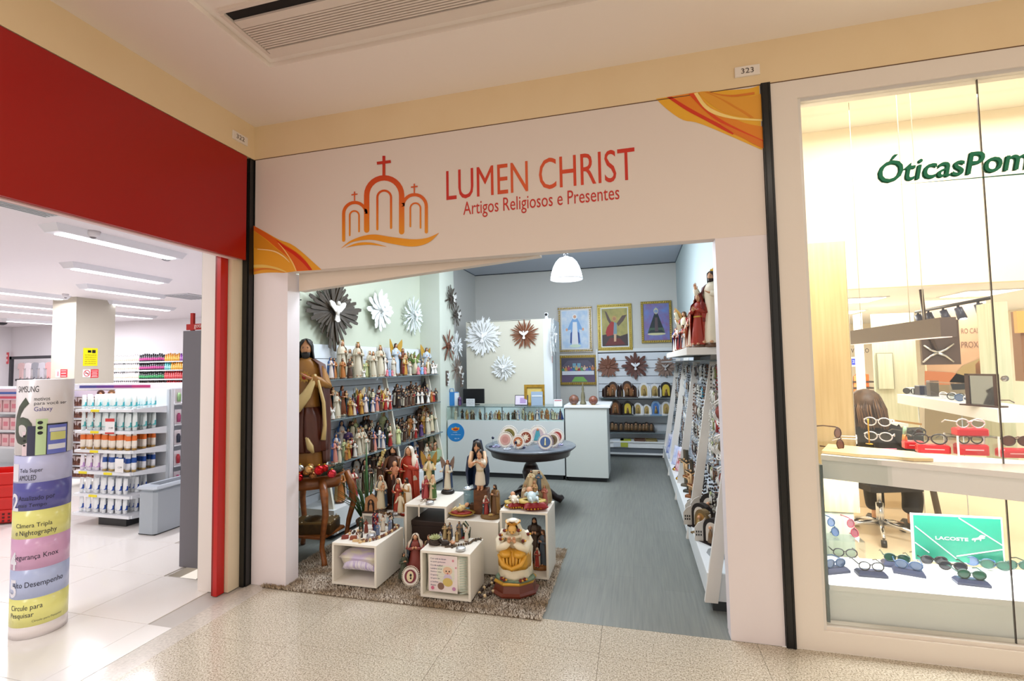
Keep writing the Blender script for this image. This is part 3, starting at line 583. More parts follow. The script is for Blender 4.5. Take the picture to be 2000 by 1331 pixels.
row([(640, 812, .39, 'teal', .14), (668, 808, .33, 'teal', .16), (658, 812, .27, 'lady', .27), (650, 812, .12, 'choir', .31), (684, 808, .2, 'gold', .28), (689, 806, .22, 'black', .2), (697, 806, .28, 'green', .12), (692, 808, .16, 'red', .3), (703, 806, .27, 'soldier', .2), (706, 805, .17, 'gold', .3), (712, 804, .27, 'bishop', .12), (714, 803, .22, 'blue', .26), (721, 803, .28, 'lady', .12),
     (728, 802, .27, 'green', .2), (728, 802, .17, 'blue', .3), (736, 800, .2, 'pink', .28), (741, 800, .3, 'redrobe', .13), (743, 799, .18, 'flower', .28), (748, 798, .24, 'soldier', .2), (753, 798, .17, 'redrobe', .29), (757, 797, .26, 'red', .18), (762, 797, .15, 'redrobe', .3)], 1.1, 'on the second glass shelf', 'figurines on the second glass shelf')
row([(771, 795, .27, 'friar', .13), (776, 794, .3, 'nun', .18), (779, 794, .2, 'monk', .28), (784, 794, .28, 'friar', .12), (787, 793, .22, 'nun', .25), (791, 793, .2, 'nun', .3), (795, 792, .26, 'monk', .14), (798, 791, .21, 'nun', .28), (803, 791, .32, 'friar', .1), (806, 790, .2, 'flower', .28), (809, 790, .24, 'monk', .2), (813, 789, .3, 'friar', .12), (816, 788, .2, 'nunw', .28), (820, 788, .26, 'flower', .16), (824, 788, .2, 'nunw', .29),
     (829, 787, .24, 'flower', .22), (833, 787, .2, 'monk', .28), (838, 786, .36, 'monk', .1), (836, 786, .15, 'choir', .3), (843, 785, .18, 'tan', .28), (847, 785, .16, 'redrobe', .3), (853, 784, .2, 'monk', .26), (857, 784, .25, 'purple', .14)], 1.1, 'beyond the middle post, second shelf', 'dark figurines on the second glass shelf')
row([(653, 900, .24, 'pink', .31), (656, 899, .28, 'blue', .24), (662, 898, .2, 'lady', .32), (667, 896, .38, 'blue', .1), (672, 896, .2, 'jade', .22), (676, 896, .13, 'tan', .33), (680, 894, .2, 'gold', .32), (680, 892, .3, 'purple', .16), (684, 892, .36, 'teal', .09), (688, 891, .36, 'green', .12), (687, 891, .22, 'redrobe', .28), (693, 890, .38, 'jade', .09), (693, 889, .18, 'nunw', .32), (700, 888, .29, 'lady', .28), (708, 886, .29, 'lady', .28), (704, 888, .3, 'blue', .15), (712, 884, .4, 'monk', .09), (719, 884, .4, 'friar', .1),
     (716, 884, .2, 'lady2', .32), (721, 883, .28, 'nun', .26), (726, 882, .23, 'nun', .3), (731, 881, .23, 'pink', .31), (738, 880, .3, 'monk', .14), (741, 879, .26, 'nunw', .28), (749, 878, .4, 'jade', .09), (748, 878, .2, 'blue', .32), (757, 877, .3, 'nunw', .16), (761, 876, .27, 'green', .22), (762, 876, .2, 'redrobe', .32)], .673, 'on the third glass shelf', 'figurines on the third glass shelf')
row([(775, 864, .29, 'monk', .12), (778, 864, .22, 'jade', .31), (782, 863, .28, 'nun', .16), (786, 862, .29, 'monk', .12), (789, 861, .2, 'nun', .28), (793, 861, .24, 'friar', .2), (797, 860, .29, 'monk', .1), (801, 859, .3, 'tan', .14), (805, 859, .16, 'nun', .3), (808, 858, .28, 'nunw', .12), (812, 857, .16, 'redrobe', .3), (817, 856, .3, 'friar', .12), (820, 856, .42, 'friar', .09), (823, 855, .2, 'purple', .3), (828, 853, .3, 'gold', .2), (833, 852, .44, 'red', .08),
     (836, 851, .28, 'lady', .26), (840, 850, .42, 'tan', .09), (843, 849, .3, 'green', .22), (848, 847, .4, 'soldier', .09), (851, 846, .28, 'tan', .2), (857, 844, .33, 'red', .12)], .673, 'beyond the middle post, third shelf', 'dark figurines on the third glass shelf')
row([(664, 1012, .34, 'tan', .3), (670, 1008, .3, 'blue', .2), (690, 1003, .32, 'redrobe', .34), (696, 998, .4, 'nunw', .2), (705, 994, .5, 'red', .1), (712, 990, .36, 'nun', .32), (717, 988, .52, 'monk', .1), (722, 985, .3, 'nun', .34), (727, 985, .48, 'friar', .12), (734, 980, .48, 'tan', .1), (741, 975, .34, 'flower', .3), (748, 972, .4, 'monk', .2), (754, 958, .5, 'nun', .12),
     (797, 932, .2, 'nunw', .34), (800, 938, .34, 'friar', .2), (809, 930, .42, 'blue', .18), (812, 928, .28, 'redrobe', .34), (820, 924, .56, 'friar', .12), (826, 920, .24, 'purple', .34), (834, 915, .3, 'lady', .3), (843, 908, .42, 'green', .18)], .272, 'standing on the low deck', 'figurines on the low deck')
# small green nativity group by the counter end
t = thing('grotto_figure', 'green grotto scene of kneeling figures at the counter end', 'figurine', TL(.28, -.14, .27)); b = MB()
b.ell((0, 0, .05), (.1, .14, .06), mat('7a8a4c', .7), 12, 5).box((-.08, -.12, .05), (.09, .06, .16), mat('a8bc9c', .6)); b.ell((0, .1, .1), (.08, .1, .09), mat('7c8450', .7)); b.build('hillock', t)
for q, (x, y, cc) in enumerate(((-.02, -.08, '7a4a30'), (.02, -.02, 'a07050'), (0, .06, '5c4a34'), (.03, .11, '8a6a4a'))):
    b = MB(); b.lathe([(.03, .14), (.025, .2), (.01, .23)], C(cc), 10, (x, y)).ell((x, y, .245), .018, SKIN, 8, 6); b.build('kneeling_figure', t)
# --- sunburst dove ornaments
def dove(b, s, m, M=None):
    b.ell((0, -.02, 0), (s*.12, s*.09, s*.24), m, 10, 7, M); b.ell((0, -.035, s*.27), (s*.08, s*.08, s*.1), m, 8, 6, M)
    for q in (-1, 1): b.poly([(q*s*u, s*v) for u, v in ((.05, -.05), (.08, .14), (.22, .3), (.42, .36), (.5, .3), (.44, .16), (.3, .04), (.16, -.08))], .012, m, (M or mm()) @ mm((0, -.03, 0)))
    b.poly([(s*u, s*v) for u, v in ((-.07, -.15), (.07, -.15), (.15, -.42), (.05, -.48), (-.05, -.48), (-.15, -.42))], .012, m, (M or mm()) @ mm((0, -.025, 0)))
_ray = {}
def sunburst(label, loc, rz, R, n, c, dc, style='spike', flatx=1, grp='sunburst dove wall ornaments', wd=.05, tip=None, ds=.62):
    """rays facing -y in local space"""
    t = thing('sunburst_ornament', label, 'wall ornament', loc, rz, grp); mk = (style, c)
    if mk not in _ray:
        b = MB(); m = mat(c, .45, noise=(30, tip or c, .6, (1, 1, 1)) if tip else None)
        if style == 'spike': pr = [(-.012, .12), (-.028, .7), (-.012, .95), (0, 1), (.012, .95), (.028, .7), (.012, .12)]
        elif style == 'petal': pr = [(-.02, .15), (-.075, .6), (-.06, .88), (0, 1), (.06, .88), (.075, .6), (.02, .15)]
        elif style == 'twig': pr = [(-.01, .1), (-.02, .6), (-.07, .82), (-.03, .78), (-.012, .9), (0, 1), (.014, .88), (.05, .93), (.03, .7), (.02, .5), (.01, .1)]
        else: pr = [(-.03, .1), (-.045, .9), (-.03, 1), (.03, .99), (.045, .9), (.03, .1)]
        b.poly(pr, .05, m); o = b.build('ray', t); _ray[mk] = o.data
        bpy.data.objects.remove(o)
    for i in range(n):
        a = 2*PI*i/n; L = R*(1 if i % 2 == 0 else .84)*(1-.1*(i % 3 == 1))*((.84+.16*cos(4*a)) if n > 40 else 1); o = bpy.data.objects.new('ray', _ray[mk]); COL.objects.link(o); o.parent = t
        o.rotation_euler = (random.uniform(-.02, .14), a, 0); o.scale = (L*wd/.05*(1.5 if style in ('twig', 'bar', 'spike') else 1), L*.4, L); o.location = (0, -.012-.02*(i % 2), 0)
    b = MB(); b.lathe([(R*.2, 0), (R*.22, .02), (R*.12, .045)], mat(c, .5), 14, M=mm((0, 0, 0), (PI/2, 0, 0)), smooth=False); b.build('hub', t)
    if dc: b = MB(); dove(b, R*ds, mat(dc, .4), mm((0, -.055, 0))); b.build('dove', t)
    return t
def onwall(px, py, d=.04): tt, z = PL(px, py, d); return TL(d, tt, z)
rl = PI/2-AL
p = onwall(648, 607); sunburst('large dark brown wooden sunburst with white dove', p, rl, .44, 60, '241c16', 'e9e6e0', 'bar', tip='4a3c2a', wd=.04, ds=.6)
p = onwall(740, 607); sunburst('round white sunburst with grooves and dove on the green wall', p, rl, .27, 24, 'e8ecec', 'e8ecec', 'petal', wd=.09)
p = onwall(805, 617); sunburst('jagged white sunburst next to the wall pillar', p, rl, .29, 30, 'dfe6e8', 'dfe6e8', 'twig', wd=.05)
for lab, px, py, R, n, c, dc, st in (('dark brown sunburst highest on the wall pillar', 879, 583, .21, 20, '4a4038', 'e8e8e6', 'bar'), ('dark brown sunburst under the topmost one on the pillar', 888, 616, .2, 20, '4c443c', 'e8e8e6', 'bar'),
        ('chestnut brown petalled sunburst on the wall pillar', 874, 676, .25, 14, '6e3c26', 'd8d8d8', 'petal'), ('white sunburst overlapping the chestnut one on the pillar', 889, 678, .26, 24, 'dde3e6', 'dde3e6', 'twig'), ('grey-brown sunburst lowest on the wall pillar', 890, 722, .23, 22, '7c6a60', 'd8d4d0', 'spike')):
    q = P(px, py, x=-2.71); sunburst(lab, (q.x, q.y, q.z), PI/2, R, n, c, dc, st)
for nm, px, py, w, h in (('wall_plaque', 873, 739, .09, .22), ('wall_plaque', 901, 738, .1, .3)):
    q = P(px, py, x=-2.715); t = thing(nm, 'narrow brown plaque with white doves on the pillar' if px < 890 else 'dark rectangular plaque behind the grey-brown sunburst', 'plaque', q, PI/2); b = MB(); b.bbox((-w/2, -.012, -h/2), (w/2, 0, h/2), mat('5a4a42', .5), .003); b.build('board', t)
    b = MB(); dove(b, .1, white, mm((0, -.0, .04))); dove(b, .08, white, mm((0, 0, -.07))); b.build('dove', t)
for lab, px, py, R, n, c, dc, st in (('large white spiky sunburst on the partition', 944, 658, .34, 36, 'eef2f4', 'f2f4f6', 'twig'), ('brown wooden sunburst with white dove on the partition', 1025, 654, .25, 32, '7a4426', 'f0f0ee', 'spike'), ('smaller white sunburst below the other two', 984, 719, .225, 26, 'e8edf0', 'f2f4f6', 'twig')):
    q = P(px, py, y=YP-.01); sunburst(lab, q, 0, R, n, c, dc, st, wd=.062)
q = P(1076, 660, x=pr_+.15); sunburst('white braided sunburst on the partition end', q, PI/2, .3, 26, 'e8edf0', 'f0f2f4', 'petal')
t = thing('fire_sign', 'red and white narrow sign on the partition end', 'sign', P(1078, 695, x=pr_+.142), PI/2); MB().box((-.03, -.004, -.12), (.03, 0, .12), mat('e8e4e4', .4)).box((-.022, -.006, -.11), (.022, -.004, .11), mat('b02a30', .4)).box((-.008, -.007, -.1), (.008, -.006, .1), mat('e8dcdc', .4)).build('plate', t)
for lab, px, py, R, n, c, dc, st in (('brown feathered sunburst nearest the framed supper picture', 1188, 717, .21, 20, '7a4a34', None, 'petal'), ('dark sunburst with white cherub at the slatted wall centre', 1241, 715, .25, 16, '5c3026', 'e9eef4', 'petal'), ('greyish brown sunburst at the slatted wall end', 1299, 717, .2, 20, '8c7468', 'b8b4b4', 'petal')):
    q = P(px, py, y=YB-.06); sunburst(lab, q, 0, R, n, c, dc, st, wd=.08)
q = P(1066, 613, y=YP); t = thing('security_camera', 'small white dome camera on top of the partition', 'camera', (q.x, YP+.05, pz)); MB().lathe([(.03, 0), (.035, .02), (.02, .04), (.035, .06), (.03, .1)], mat('e8eaec', .4), 12).ell((0, -.03, .07), .022, mat('181a20', .2), 8, 6).build('camera', t)
# --- back slatwall unit
bx0 = P(1168, 700, y=YB).x; t = thing('back_display_unit', 'white slatted display unit on the far back wall', 'shelving', (bx0, YB, 0))
b = MB(); b.box((bx0, YB-.012, .3), (XE, YB-.002, 1.8), dkm); b.build('backing', t, True)
for i in range(12): MB().box((bx0, YB-.03, .12+i*.139), (XE-.005, YB-.013, .12+i*.139+.13), slatm).build('slat', t, True)
for z_ in (1.0, .695, .4): MB().box((bx0+.02, YB-.33, z_-.01), (.5, YB-.03, z_), gle).build('glass_shelf', t, True)
MB().box((bx0, 8.4, .16), (.52, YB-.03, .26), white).build('deck', t, True); MB().box((bx0, 8.38, .25), (.52, YB-.03, .27), white).box((bx0, 8.37, .05), (.52, 8.42, .075), white).build('edge', t, True); MB().box((bx0, 8.42, .0), (.52, 8.5, .2), mat('5e656c', .5)).build('plinth', t, True)
MB().box((bx0-.03, YB-.08, .06), (bx0, YB, 1.86), white).build('upright', t, True); MB().box((bx0-.03, YB-.035, 1.8), (XE-.005, YB-.002, 1.86), white).build('top_rail', t, True)
# oratories: small arched shrine boxes
def oratory(name, c, ic, w=.16, h=.24, peak=.5, doors=True, dc=None):
    t = thing(name, 'x', 'shrine box'); m = mat(c, .45)
    def ar(w, h, k=.55): return [(-w/2, 0), (w/2, 0), (w/2, h*k)]+[(w/2*cos(a)**.9 if cos(a) > 0 else -w/2*(-cos(a))**.9, h*k+(h*(1-k))*sin(a)) for a in (PI*i/10 for i in range(1, 10))]+[(-w/2, h*k)]
    b = MB(); b.poly(ar(w, h), .05, m); b.box((-w*.62, -.03, -.012), (w*.62, .06, 0), m); b.build('case', t)
    b = MB(); b.poly(ar(w*.66, h*.78), .004, mat(ic, .5), mm((0, -.005, .015))); b.build('picture', t)
    b = MB(); b.lathe([(.03, .02), (.022, .08), (.01, .12)], mat('7a5c3c' if c < '5' else '9c8450', .4), 8, (0, -.022), sy=.5).ell((0, -.022, .135), .014, SKIN, 6, 5); b.build('saint', t)
    if doors:
        for q in (-1, 1):
            X = mm((q*w*.5, 0, 0), (0, 0, -q*.95)); b = MB(); b.poly([(0, 0), (q*w*.34, 0), (q*w*.34, h*.5), (q*w*.2, h*.7), (0, h*.8)], .008, mat(dc, .5) if dc else m, X)
            if dc == 'd8d4cc': [b.box((q*w*(.06+.09*(i % 3)), -.002, h*(.2+.12*(i//3))), (q*w*(.11+.09*(i % 3)), -.0005, h*(.28+.12*(i//3))), EYE_, X) for i in range(6)]
            b.build('door', t)
    return Proto(t)
OA = oratory('shrine_box', '3a2620', '8c5a30'); OB = oratory('shrine_box', 'e8eaec', 'b8a060', doors=True, dc='e8eaec'); OCc = oratory('shrine_box', '8ab0d8', '4a7cc0', doors=False); OD = oratory('shrine_box', '241c1c', '6a5840', .11, .17, doors=False); OE = oratory('shrine_box', '1e1818', 'd8c040', .2, .27)
def shr(pr, px, z_, lab, sc=1, yy=8.6): q = P(px, 800, y=yy); pr.put((q.x, yy, z_+.012), 0, sc*.84, lab, 'shrine boxes on the back wall unit')
for pr, px, lab, sc in ((OA, 1188, 'brown shrine box with amber figure, outermost on the upper back shelf', 1), (OA, 1198, 'larger brown peaked shrine box behind the amber one', 1.3), (OB, 1212, 'small dark-topped shrine box with slatted white door', .8), (OA, 1226, 'tall brown winged shrine box on the upper back shelf', 1.35), (OA, 1238, 'brown shrine box holding a white figure, upper back shelf', .95),
        (OB, 1259, 'white shrine box with yellow figure, upper back shelf', 1.2), (OB, 1280, 'white shrine box with slatted sides, upper back shelf', 1.1), (OE, 1302, 'wide black shrine box at the inner end of the upper shelf', 1.1)): shr(pr, px, 1.0, lab, sc)
for pr, px, lab, sc in ((OA, 1202, 'dark shrine box with blue and white figure by the counter', 1.2), (OE, 1226, 'black shrine box with golden figure, middle back shelf', 1), (OB, 1246, 'dark-lined white shrine box, middle back shelf', 1), (OB, 1263, 'white arched shrine box with copper figure, middle back shelf', .85), (OCc, 1281, 'sky-blue arched shrine box, middle back shelf', 1.15), (OB, 1301, 'white shrine box with open shutters, middle back shelf', 1.1)): shr(pr, px, .695, lab, sc)
for i, px in enumerate((1195, 1202, 1212, 1222, 1227, 1233, 1241, 1249, 1256, 1262, 1271)): shr(OD, px, .4, f'small black pointed shrine box, {ORD[i]} from the counter on the lower back shelf', 1 if i % 3 else 1.1)
for i, (px, c, lab) in enumerate(((1208, 'c8d0d8', 'pale folded stole hanging over the back unit deck'), (1222, 'a8b040', 'yellow-green ribbon folded on the back unit deck'), (1250, '6a4a3a', 'dark brown tray on the back unit deck'), (1272, '8a7a4a', 'small golden tray on the back unit deck'))):
    q = P(px, 868, y=8.5); t = thing('folded_ribbon' if i < 2 else 'small_tray', lab, 'ribbon' if i < 2 else 'tray', (q.x, 8.5, .27)); b = MB(); b.loft([[(x, y, z+s) for x, y in ((-.09, -.1), (.09, -.1), (.09, .1), (-.09, .1))] for z, s in ((0, 0), (.012, 0))], mat(c, .5), False)
    if i < 2: b.box((-.08, -.115, -.1), (.04, -.108, .012), mat(c, .5))
    else: b.tube([(-.09, -.1, .02), (.09, -.1, .02), (.09, .1, .02), (-.09, .1, .02), (-.09, -.1, .02)], .01, mat(c, .4), 6)
    b.build('body', t)
# --- framed pictures on the back wall
def picture(label, tl, br, fm, image, mm_=None, rows=14, w=.06, grp='gilt-framed pictures on the back wall', name='framed_picture'):
    a = P(*tl, y=YB-.03); e = P(*br, y=YB-.03); x0, x1, z1, z0 = a.x, e.x, a.z, e.z; t = thing(name, label, 'picture', (x0, YB, z0), 0, grp)
    fr = mat(fm, .35, .35); or_ = mat('c8a850', .3, .6)
    for nm, q in (('frame_rail', ((x0, z0), (x1, z0+w))), ('frame_rail', ((x0, z1-w), (x1, z1))), ('frame_rail', ((x0, z0+w), (x0+w, z1-w))), ('frame_rail', ((x1-w, z0+w), (x1, z1-w)))):
        b = MB(); (u0, v0), (u1, v1) = q; b.bbox((u0, YB-.045, v0), (u1, YB-.004, v1), fr, .004); L = max(u1-u0, v1-v0); k = int(L/.035)
        for i in range(k):
            s = (i+.5)/k; cx, cz = (u0+(u1-u0)*s, (v0+v1)/2) if u1-u0 > v1-v0 else ((u0+u1)/2, v0+(v1-v0)*s); b.ell((cx, YB-.048, cz), (.014, .008, .018), or_, 6, 4, mm((cx, YB-.048, cz), (0, .6, 0)) @ mm((-cx, -(YB-.048), -cz)))
        b.build(nm, t, True)
    i0, i1, j0, j1 = x0+w, x1-w, z0+w, z1-w; y = YB-.03
    if mm_: MB().box((i0, y-.004, j0), (i1, y, j1), mat('e8eef4', .4)).build('mount', t, True); i0 += .018; i1 -= .018; j0 += .018; j1 -= .018
    y -= .0045; b = MB(); k = [0]
    def U(u, v): return (i0+(i1-i0)*u, y-.0006*k[0], j0+(j1-j0)*v)
    for c, pts in image: k[0] += 1; b.add([U(u, v) for u, v in pts], [tuple(range(len(pts)))], c if not isinstance(c, str) else mat(c, .5))
    b.build('print', t, True)
def disc(u, v, r, asp=1, n=12): return [(u+r*cos(2*PI*i/n), v+r*asp*sin(2*PI*i/n)) for i in range(n)]
full = [(0, 0), (1, 0), (1, 1), (0, 1)]
sky = mat('a8ccf0', .5, noise=(9, 'e6eef8', .5, (1, 1, 1))); picture('silver and gilt framed print of a robed woman in pale blue', (1089, 601), (1158, 688), 'a8a298', [(sky, full), ('7fb0e6', [(.3, .1), (.72, .1), (.66, .5), (.8, .48), (.68, .68), (.6, .8), (.42, .8), (.32, .68), (.18, .48), (.34, .5)]), ('f0f2f8', [(.36, .08), (.62, .08), (.58, .7), (.42, .7)]), ('2c4c98', [(.3, .15), (.36, .12), (.38, .45), (.32, .4)]), ('2c4c98', [(.68, .15), (.62, .12), (.6, .45), (.66, .4)]), ('f0f2f8', disc(.5, .84, .1, .75)), ('e0a888', disc(.5, .84, .055, .75)), ('e8b090', disc(.18, .5, .04)), ('e8b090', disc(.81, .5, .04)), ('d8ecd8', disc(.5, .06, .22, .2))], True)
pg = mat('c8b868', .5, noise=(8, '8a8a50', .6, (1, 1, 1))); picture('gilt framed print of a winged figure in red cloak', (1166, 596), (1236, 684), 'a89848', [(pg, full), ('3a2a2a', [(0, 0), (1, 0), (1, .32), (.7, .26), (.4, .34), (0, .3)]), ('6a1e1e', [(.1, .02), (.9, .04), (.7, .2), (.3, .22)]), ('5c4a44', [(.12, .95), (.2, .9), (.36, .66), (.34, .56), (.22, .7)]), ('5c4a44', [(.98, .82), (.8, .8), (.58, .6), (.64, .52), (.84, .66)]), ('a82020', [(.2, .26), (.44, .3), (.5, .62), (.38, .66), (.2, .5), (.14, .36)]), ('c8a060', disc(.49, .73, .1, .75)), ('b88060', disc(.49, .72, .06, .75)), ('7c98a8', [(.44, .3), (.58, .32), (.58, .6), (.48, .64)]), ('d8b090', [(.46, .12), (.54, .12), (.56, .32), (.46, .32)])], True)
pc = mat('6c8ed0', .5, noise=(8, '8a5c90', .5, (1, 1, 1))); picture('gilt framed print of a crowned dark mantle on violet sky', (1251, 590), (1314, 669), '9a8a48', [(pc, full), ('1e2a30', [(.14, .2), (.82, .2), (.56, .72), (.42, .72)]), ('46604e', [(.14, .2), (.82, .2), (.76, .34), (.22, .34)]), ('d8d4a8', disc(.49, .17, .36, .1)), ('243038', [(.16, .2), (.8, .2), (.7, .28), (.26, .28)]), ('5c4a50', [(.42, .24), (.56, .24), (.54, .62), (.44, .62)]), ('c8c8a8', disc(.49, .8, .09, .9)), ('6c8ed0', disc(.49, .79, .06, .8)), ('c8c8a8', [(.48, .7), (.5, .7), (.5, .9), (.48, .9)])], w=.045)
cols = ['4c8a78', 'c89a50', 'b0566a', '6a5aa8', '3c7c9c', 'c8b870', 'a83c3c', '5a9a6a', 'd8c8b0', '7a6ab0', '3c6a9c', 'c07a50']
imgs = [('4a4658', full), ('5c586c', [(0, .62), (1, .62), (.8, .9), (.2, .9)]), ('74a8c0', [(.34, .5), (.44, .5), (.44, .78), (.34, .78)]), ('74a8c0', [(.48, .5), (.58, .5), (.58, .78), (.48, .78)]), ('6a5a78', [(0, 0), (1, 0), (1, .3), (0, .3)]), ('7fb85c', [(.3, .02), (.78, .02), (.66, .22), (.4, .22)])]
imgs += [(cols[i], disc(.06+.08*i, .5+.03*(i % 3), .055, 1.4)) for i in range(12)]+[('d8a888', disc(.06+.08*i, .6+.03*(i % 3), .02, 1.6, 8)) for i in range(12)]+[('dfe4ee', [(.02, .3), (.98, .3), (.98, .46), (.02, .46)])]
picture('gilt framed landscape print of a long white table', (1091, 695), (1168, 752), 'a08848', imgs, w=.05)
# --- pendant lamp
q = P(1106, 524, y=5.6); t = thing('pendant_lamp', 'white glass bell pendant lamp glowing over the shop', 'lamp', (q.x, q.y, q.z))
shade = emis('eaf0ff', 9, 'opal_glass'); r = .19
b = MB(); b.lathe([(r*1.0, -.135), (r*.99, -.12), (r*.93, -.06), (r*.82, .01), (r*.66, .07), (r*.44, .115), (r*.2, .13)], shade, 24); b.lathe([(r*1.02, -.14), (r*1.03, -.13), (r*1.0, -.125)], mat('f4f6fa', .3), 24); b.build('shade', t)
b = MB(); b.lathe([(.03, .13), (.035, .15), (.02, .19), (.012, .2)], mat('8a8c90', .25, .9), 12).tube([(0, 0, .19), (0, 0, HC-q.z-.02)], .006, mat('8a8c90', .3, .8), 6).lathe([(.05, HC-q.z-.03), (.05, HC-q.z)], mat('c0c4c8', .3, .6), 14); b.build('stem', t)
l = bpy.data.lights.new('pendant_bulb', 'POINT'); l.energy = 95; l.color = COOL; l.shadow_soft_size = .16; lo = bpy.data.objects.new('pendant_bulb', l); lo.location = (q.x, q.y, q.z-.22); COL.objects.link(lo)
# --- sales counters
ct = thing('glass_counter', 'long pale counter with glass display top', 'counter', (-2.74, 6.59, 0)); yc = 6.59; x0, x1 = -2.7, -.975; z0 = .81; zt = 1.0; wh = mat('ccd3d4', .45)
MB().bbox((x0, yc, .07), (x1, yc+.5, z0), wh, .004).build('body', ct, True); MB().box((x0+.03, yc+.03, 0), (x1-.03, yc+.46, .07), dkm).build('plinth', ct, True)
MB().box((x0, yc-.004, z0), (x1, yc+.003, zt), GL).build('front_pane', ct, True); MB().box((x0, yc-.004, zt), (x1, yc+.5, zt+.008), glass('glass_top', (.86, .93, .93))).build('top_pane', ct, True)
MB().box((x0, yc+.003, zt-.004), (x1, yc+.01, zt), mat('4c5a60', .3)).box((x0, yc-.006, zt+.001), (x1, yc-.004, zt+.007), mat('5c7a7a', .2)).build('glass_edge', ct, True)
for px in (947, 981, 1025): q = P(px, 810, y=yc+.01).x; MB().box((q-.008, yc+.004, z0), (q+.008, yc+.012, zt), mat('8a949a', .3, .5)).build('glazing_clip', ct, True)
MB().box((x0, yc+.46, z0), (x1, yc+.5, zt), mat('e8edf0', .4)).build('back_panel', ct, True)
q = P(890, 845, y=yc); t = thing('round_sticker', 'round blue price sticker with orange and red burst on the counter', 'sticker', (q.x, yc, q.z)); r = .135
b = MB(); b.lathe([(r, 0), (r, .002)], mat('1e7ac0', .4), 36, M=mm((0, 0, 0), (PI/2, 0, 0)), smooth=False); b.build('disc', t)
b = MB(); b.add([(x*r, -.003, z_*r) for x, z_ in ((-.5, .3), (-.42, .5), (-.2, .45), (0, .62), (.2, .5), (.45, .55), (.42, .3), (.2, .2), (0, .12), (-.3, .2))], [tuple(range(10))], mat('e89a2c', .4)); b.add([(x*r, -.0035, z_*r) for x, z_ in ((-.3, .28), (-.25, .42), (0, .42), (.28, .44), (.3, .28), (0, .2))], [tuple(range(6))], mat('b03018', .4)); b.build('burst', t)
txt('a partir', r*.5, r*.1, mat('d8ecf8', .4), lambda u, v, d: (q.x-r*.3+u, yc-.003, q.z-r*.05+v), 'lettering', t); txt('para colecionar', r*1.1, r*.11, mat('d8ecf8', .4), lambda u, v, d: (q.x-r*.5+u, yc-.003, q.z-r*.3+v), 'lettering', t); txt('R$ 1,99', r*.5, r*.14, mat('d8ecf8', .4), lambda u, v, d: (q.x-r*.1+u, yc-.003, q.z-r*.75+v), 'lettering', t)
q = P(1192, 797, y=6.59); sc_ = thing('side_counter', 'taller white counter with overhanging top beside the glass one', 'counter', (q.x-.6, 6.59, 0)); xs0, xs1 = -.955, q.x-.045
MB().bbox((xs0, 6.57, .06), (xs1, 7.1, 1.0), mat('ccd3d0', .45), .004).build('body', sc_, True); MB().bbox((xs0-.01, 6.55, 1.0), (q.x+.0, 7.3, 1.03), white, .004).build('top', sc_, True); MB().box((xs0+.03, 6.62, 0), (xs1-.03, 7.0, .06), dkm).build('plinth', sc_, True)
MB().box((-.972, 6.6, .02), (-.957, 7.0, .98), mat('20262b', .5)).build('gap_strip', sc_, True)
# things on and in the counters
tiny = ['friar', 'nun', 'monk', 'gold', 'lady', 'red', 'tan', 'blue', 'black', 'green']
random.seed(5); items = []
for i in range(46):
    x = x0+.07+i*(x1-x0-.14)/45; items.append((random.choice(tiny[:5] if i < 14 else tiny[3:] if i > 33 else tiny), (x, yc+random.choice((.07, .16, .25)), z0+.001), random.uniform(.09, .165), random.uniform(-.3, .3)))
cnt = {}; seen = {}
for it in items: cnt[it[0]] = cnt.get(it[0], 0)+1
for k, p, h, rz in items:
    seen[k] = seen.get(k, 0)+1; proto(k).put(p, rz, h, f"tiny {K[k][1]}, {ORD[seen[k]-1]} from the pillar inside the glass counter".replace('small ', ''), 'tiny figurines in the glass counter')
def onc(px, py, yy): q = P(px, py, y=yy); return (q.x, yy, zt+.009)
t = thing('monitor', 'black monitor seen from behind on the glass counter', 'monitor', onc(925, 795, yc+.3)); MB().bbox((-.17, 0, .02), (.17, .03, .24), mat('121417', .35), .006).build('screen_back', t); MB().lathe([(.1, 0), (.1, .008), (.03, .015), (.02, .06)], mat('121417', .4), 16, sy=.6).build('stand', t)
t = thing('counter_notice', 'white notice card with printed lines before the monitor', 'sign', onc(919, 797, yc+.08)); nb = MB(); nb.box((-.065, 0, 0), (.065, .004, .105), mat('dfe6ec', .4)); nb.build('card', t)
for i, s_ in enumerate(('FAVOR NAO', 'ACEITAMOS', 'CHEQUES')): txt(s_, .105, .018, mat('4a5260', .5), lambda u, v, d: (-.052+u, -.001, .075-i*.028+v), 'lettering', t, world=False)
t = thing('gift_bag', 'blue and white gift bag with handle by the pillar', 'bag', onc(882, 793, yc+.14)); b = MB(); b.add([(-.09, 0, 0), (.06, 0, 0), (.06, .06, 0), (-.09, .06, 0), (-.06, 0, .2), (.09, 0, .2), (.09, .06, .2), (-.06, .06, .2)], BOXF, mat('2f7cc0', .45)); b.box((.05, -.002, 0), (.1, .06, .19), mat('dfe8f0', .45)); b.build('body', t); MB().tube([(-.03, 0, .2), (-.02, 0, .25), (.03, 0, .25), (.04, 0, .2)], .006, mat('2f7cc0', .4), 6).build('handle', t)
proto('purple').put(onc(898, 796, yc+.1), 0, .16, 'purple-robed figurine beside the blue gift bag', 'figurines on the counter')
t = thing('card_display', 'pastel card display leaning on the glass counter', 'display', onc(1018, 796, yc+.2)); b = MB(); b.box((-.1, 0, 0), (.1, .005, .15), mat('2a2c30', .5), mm((0, .01, 0), (-.2, 0, 0))); b.box((-.09, -.006, .01), (.085, -.001, .14), mat('d8d0e8', .4), mm((0, .01, 0), (-.2, 0, 0))); b.box((-.02, -.008, .03), (.07, -.006, .11), mat('a890c0', .4), mm((0, .01, 0), (-.2, 0, 0))); b.build('cards', t)
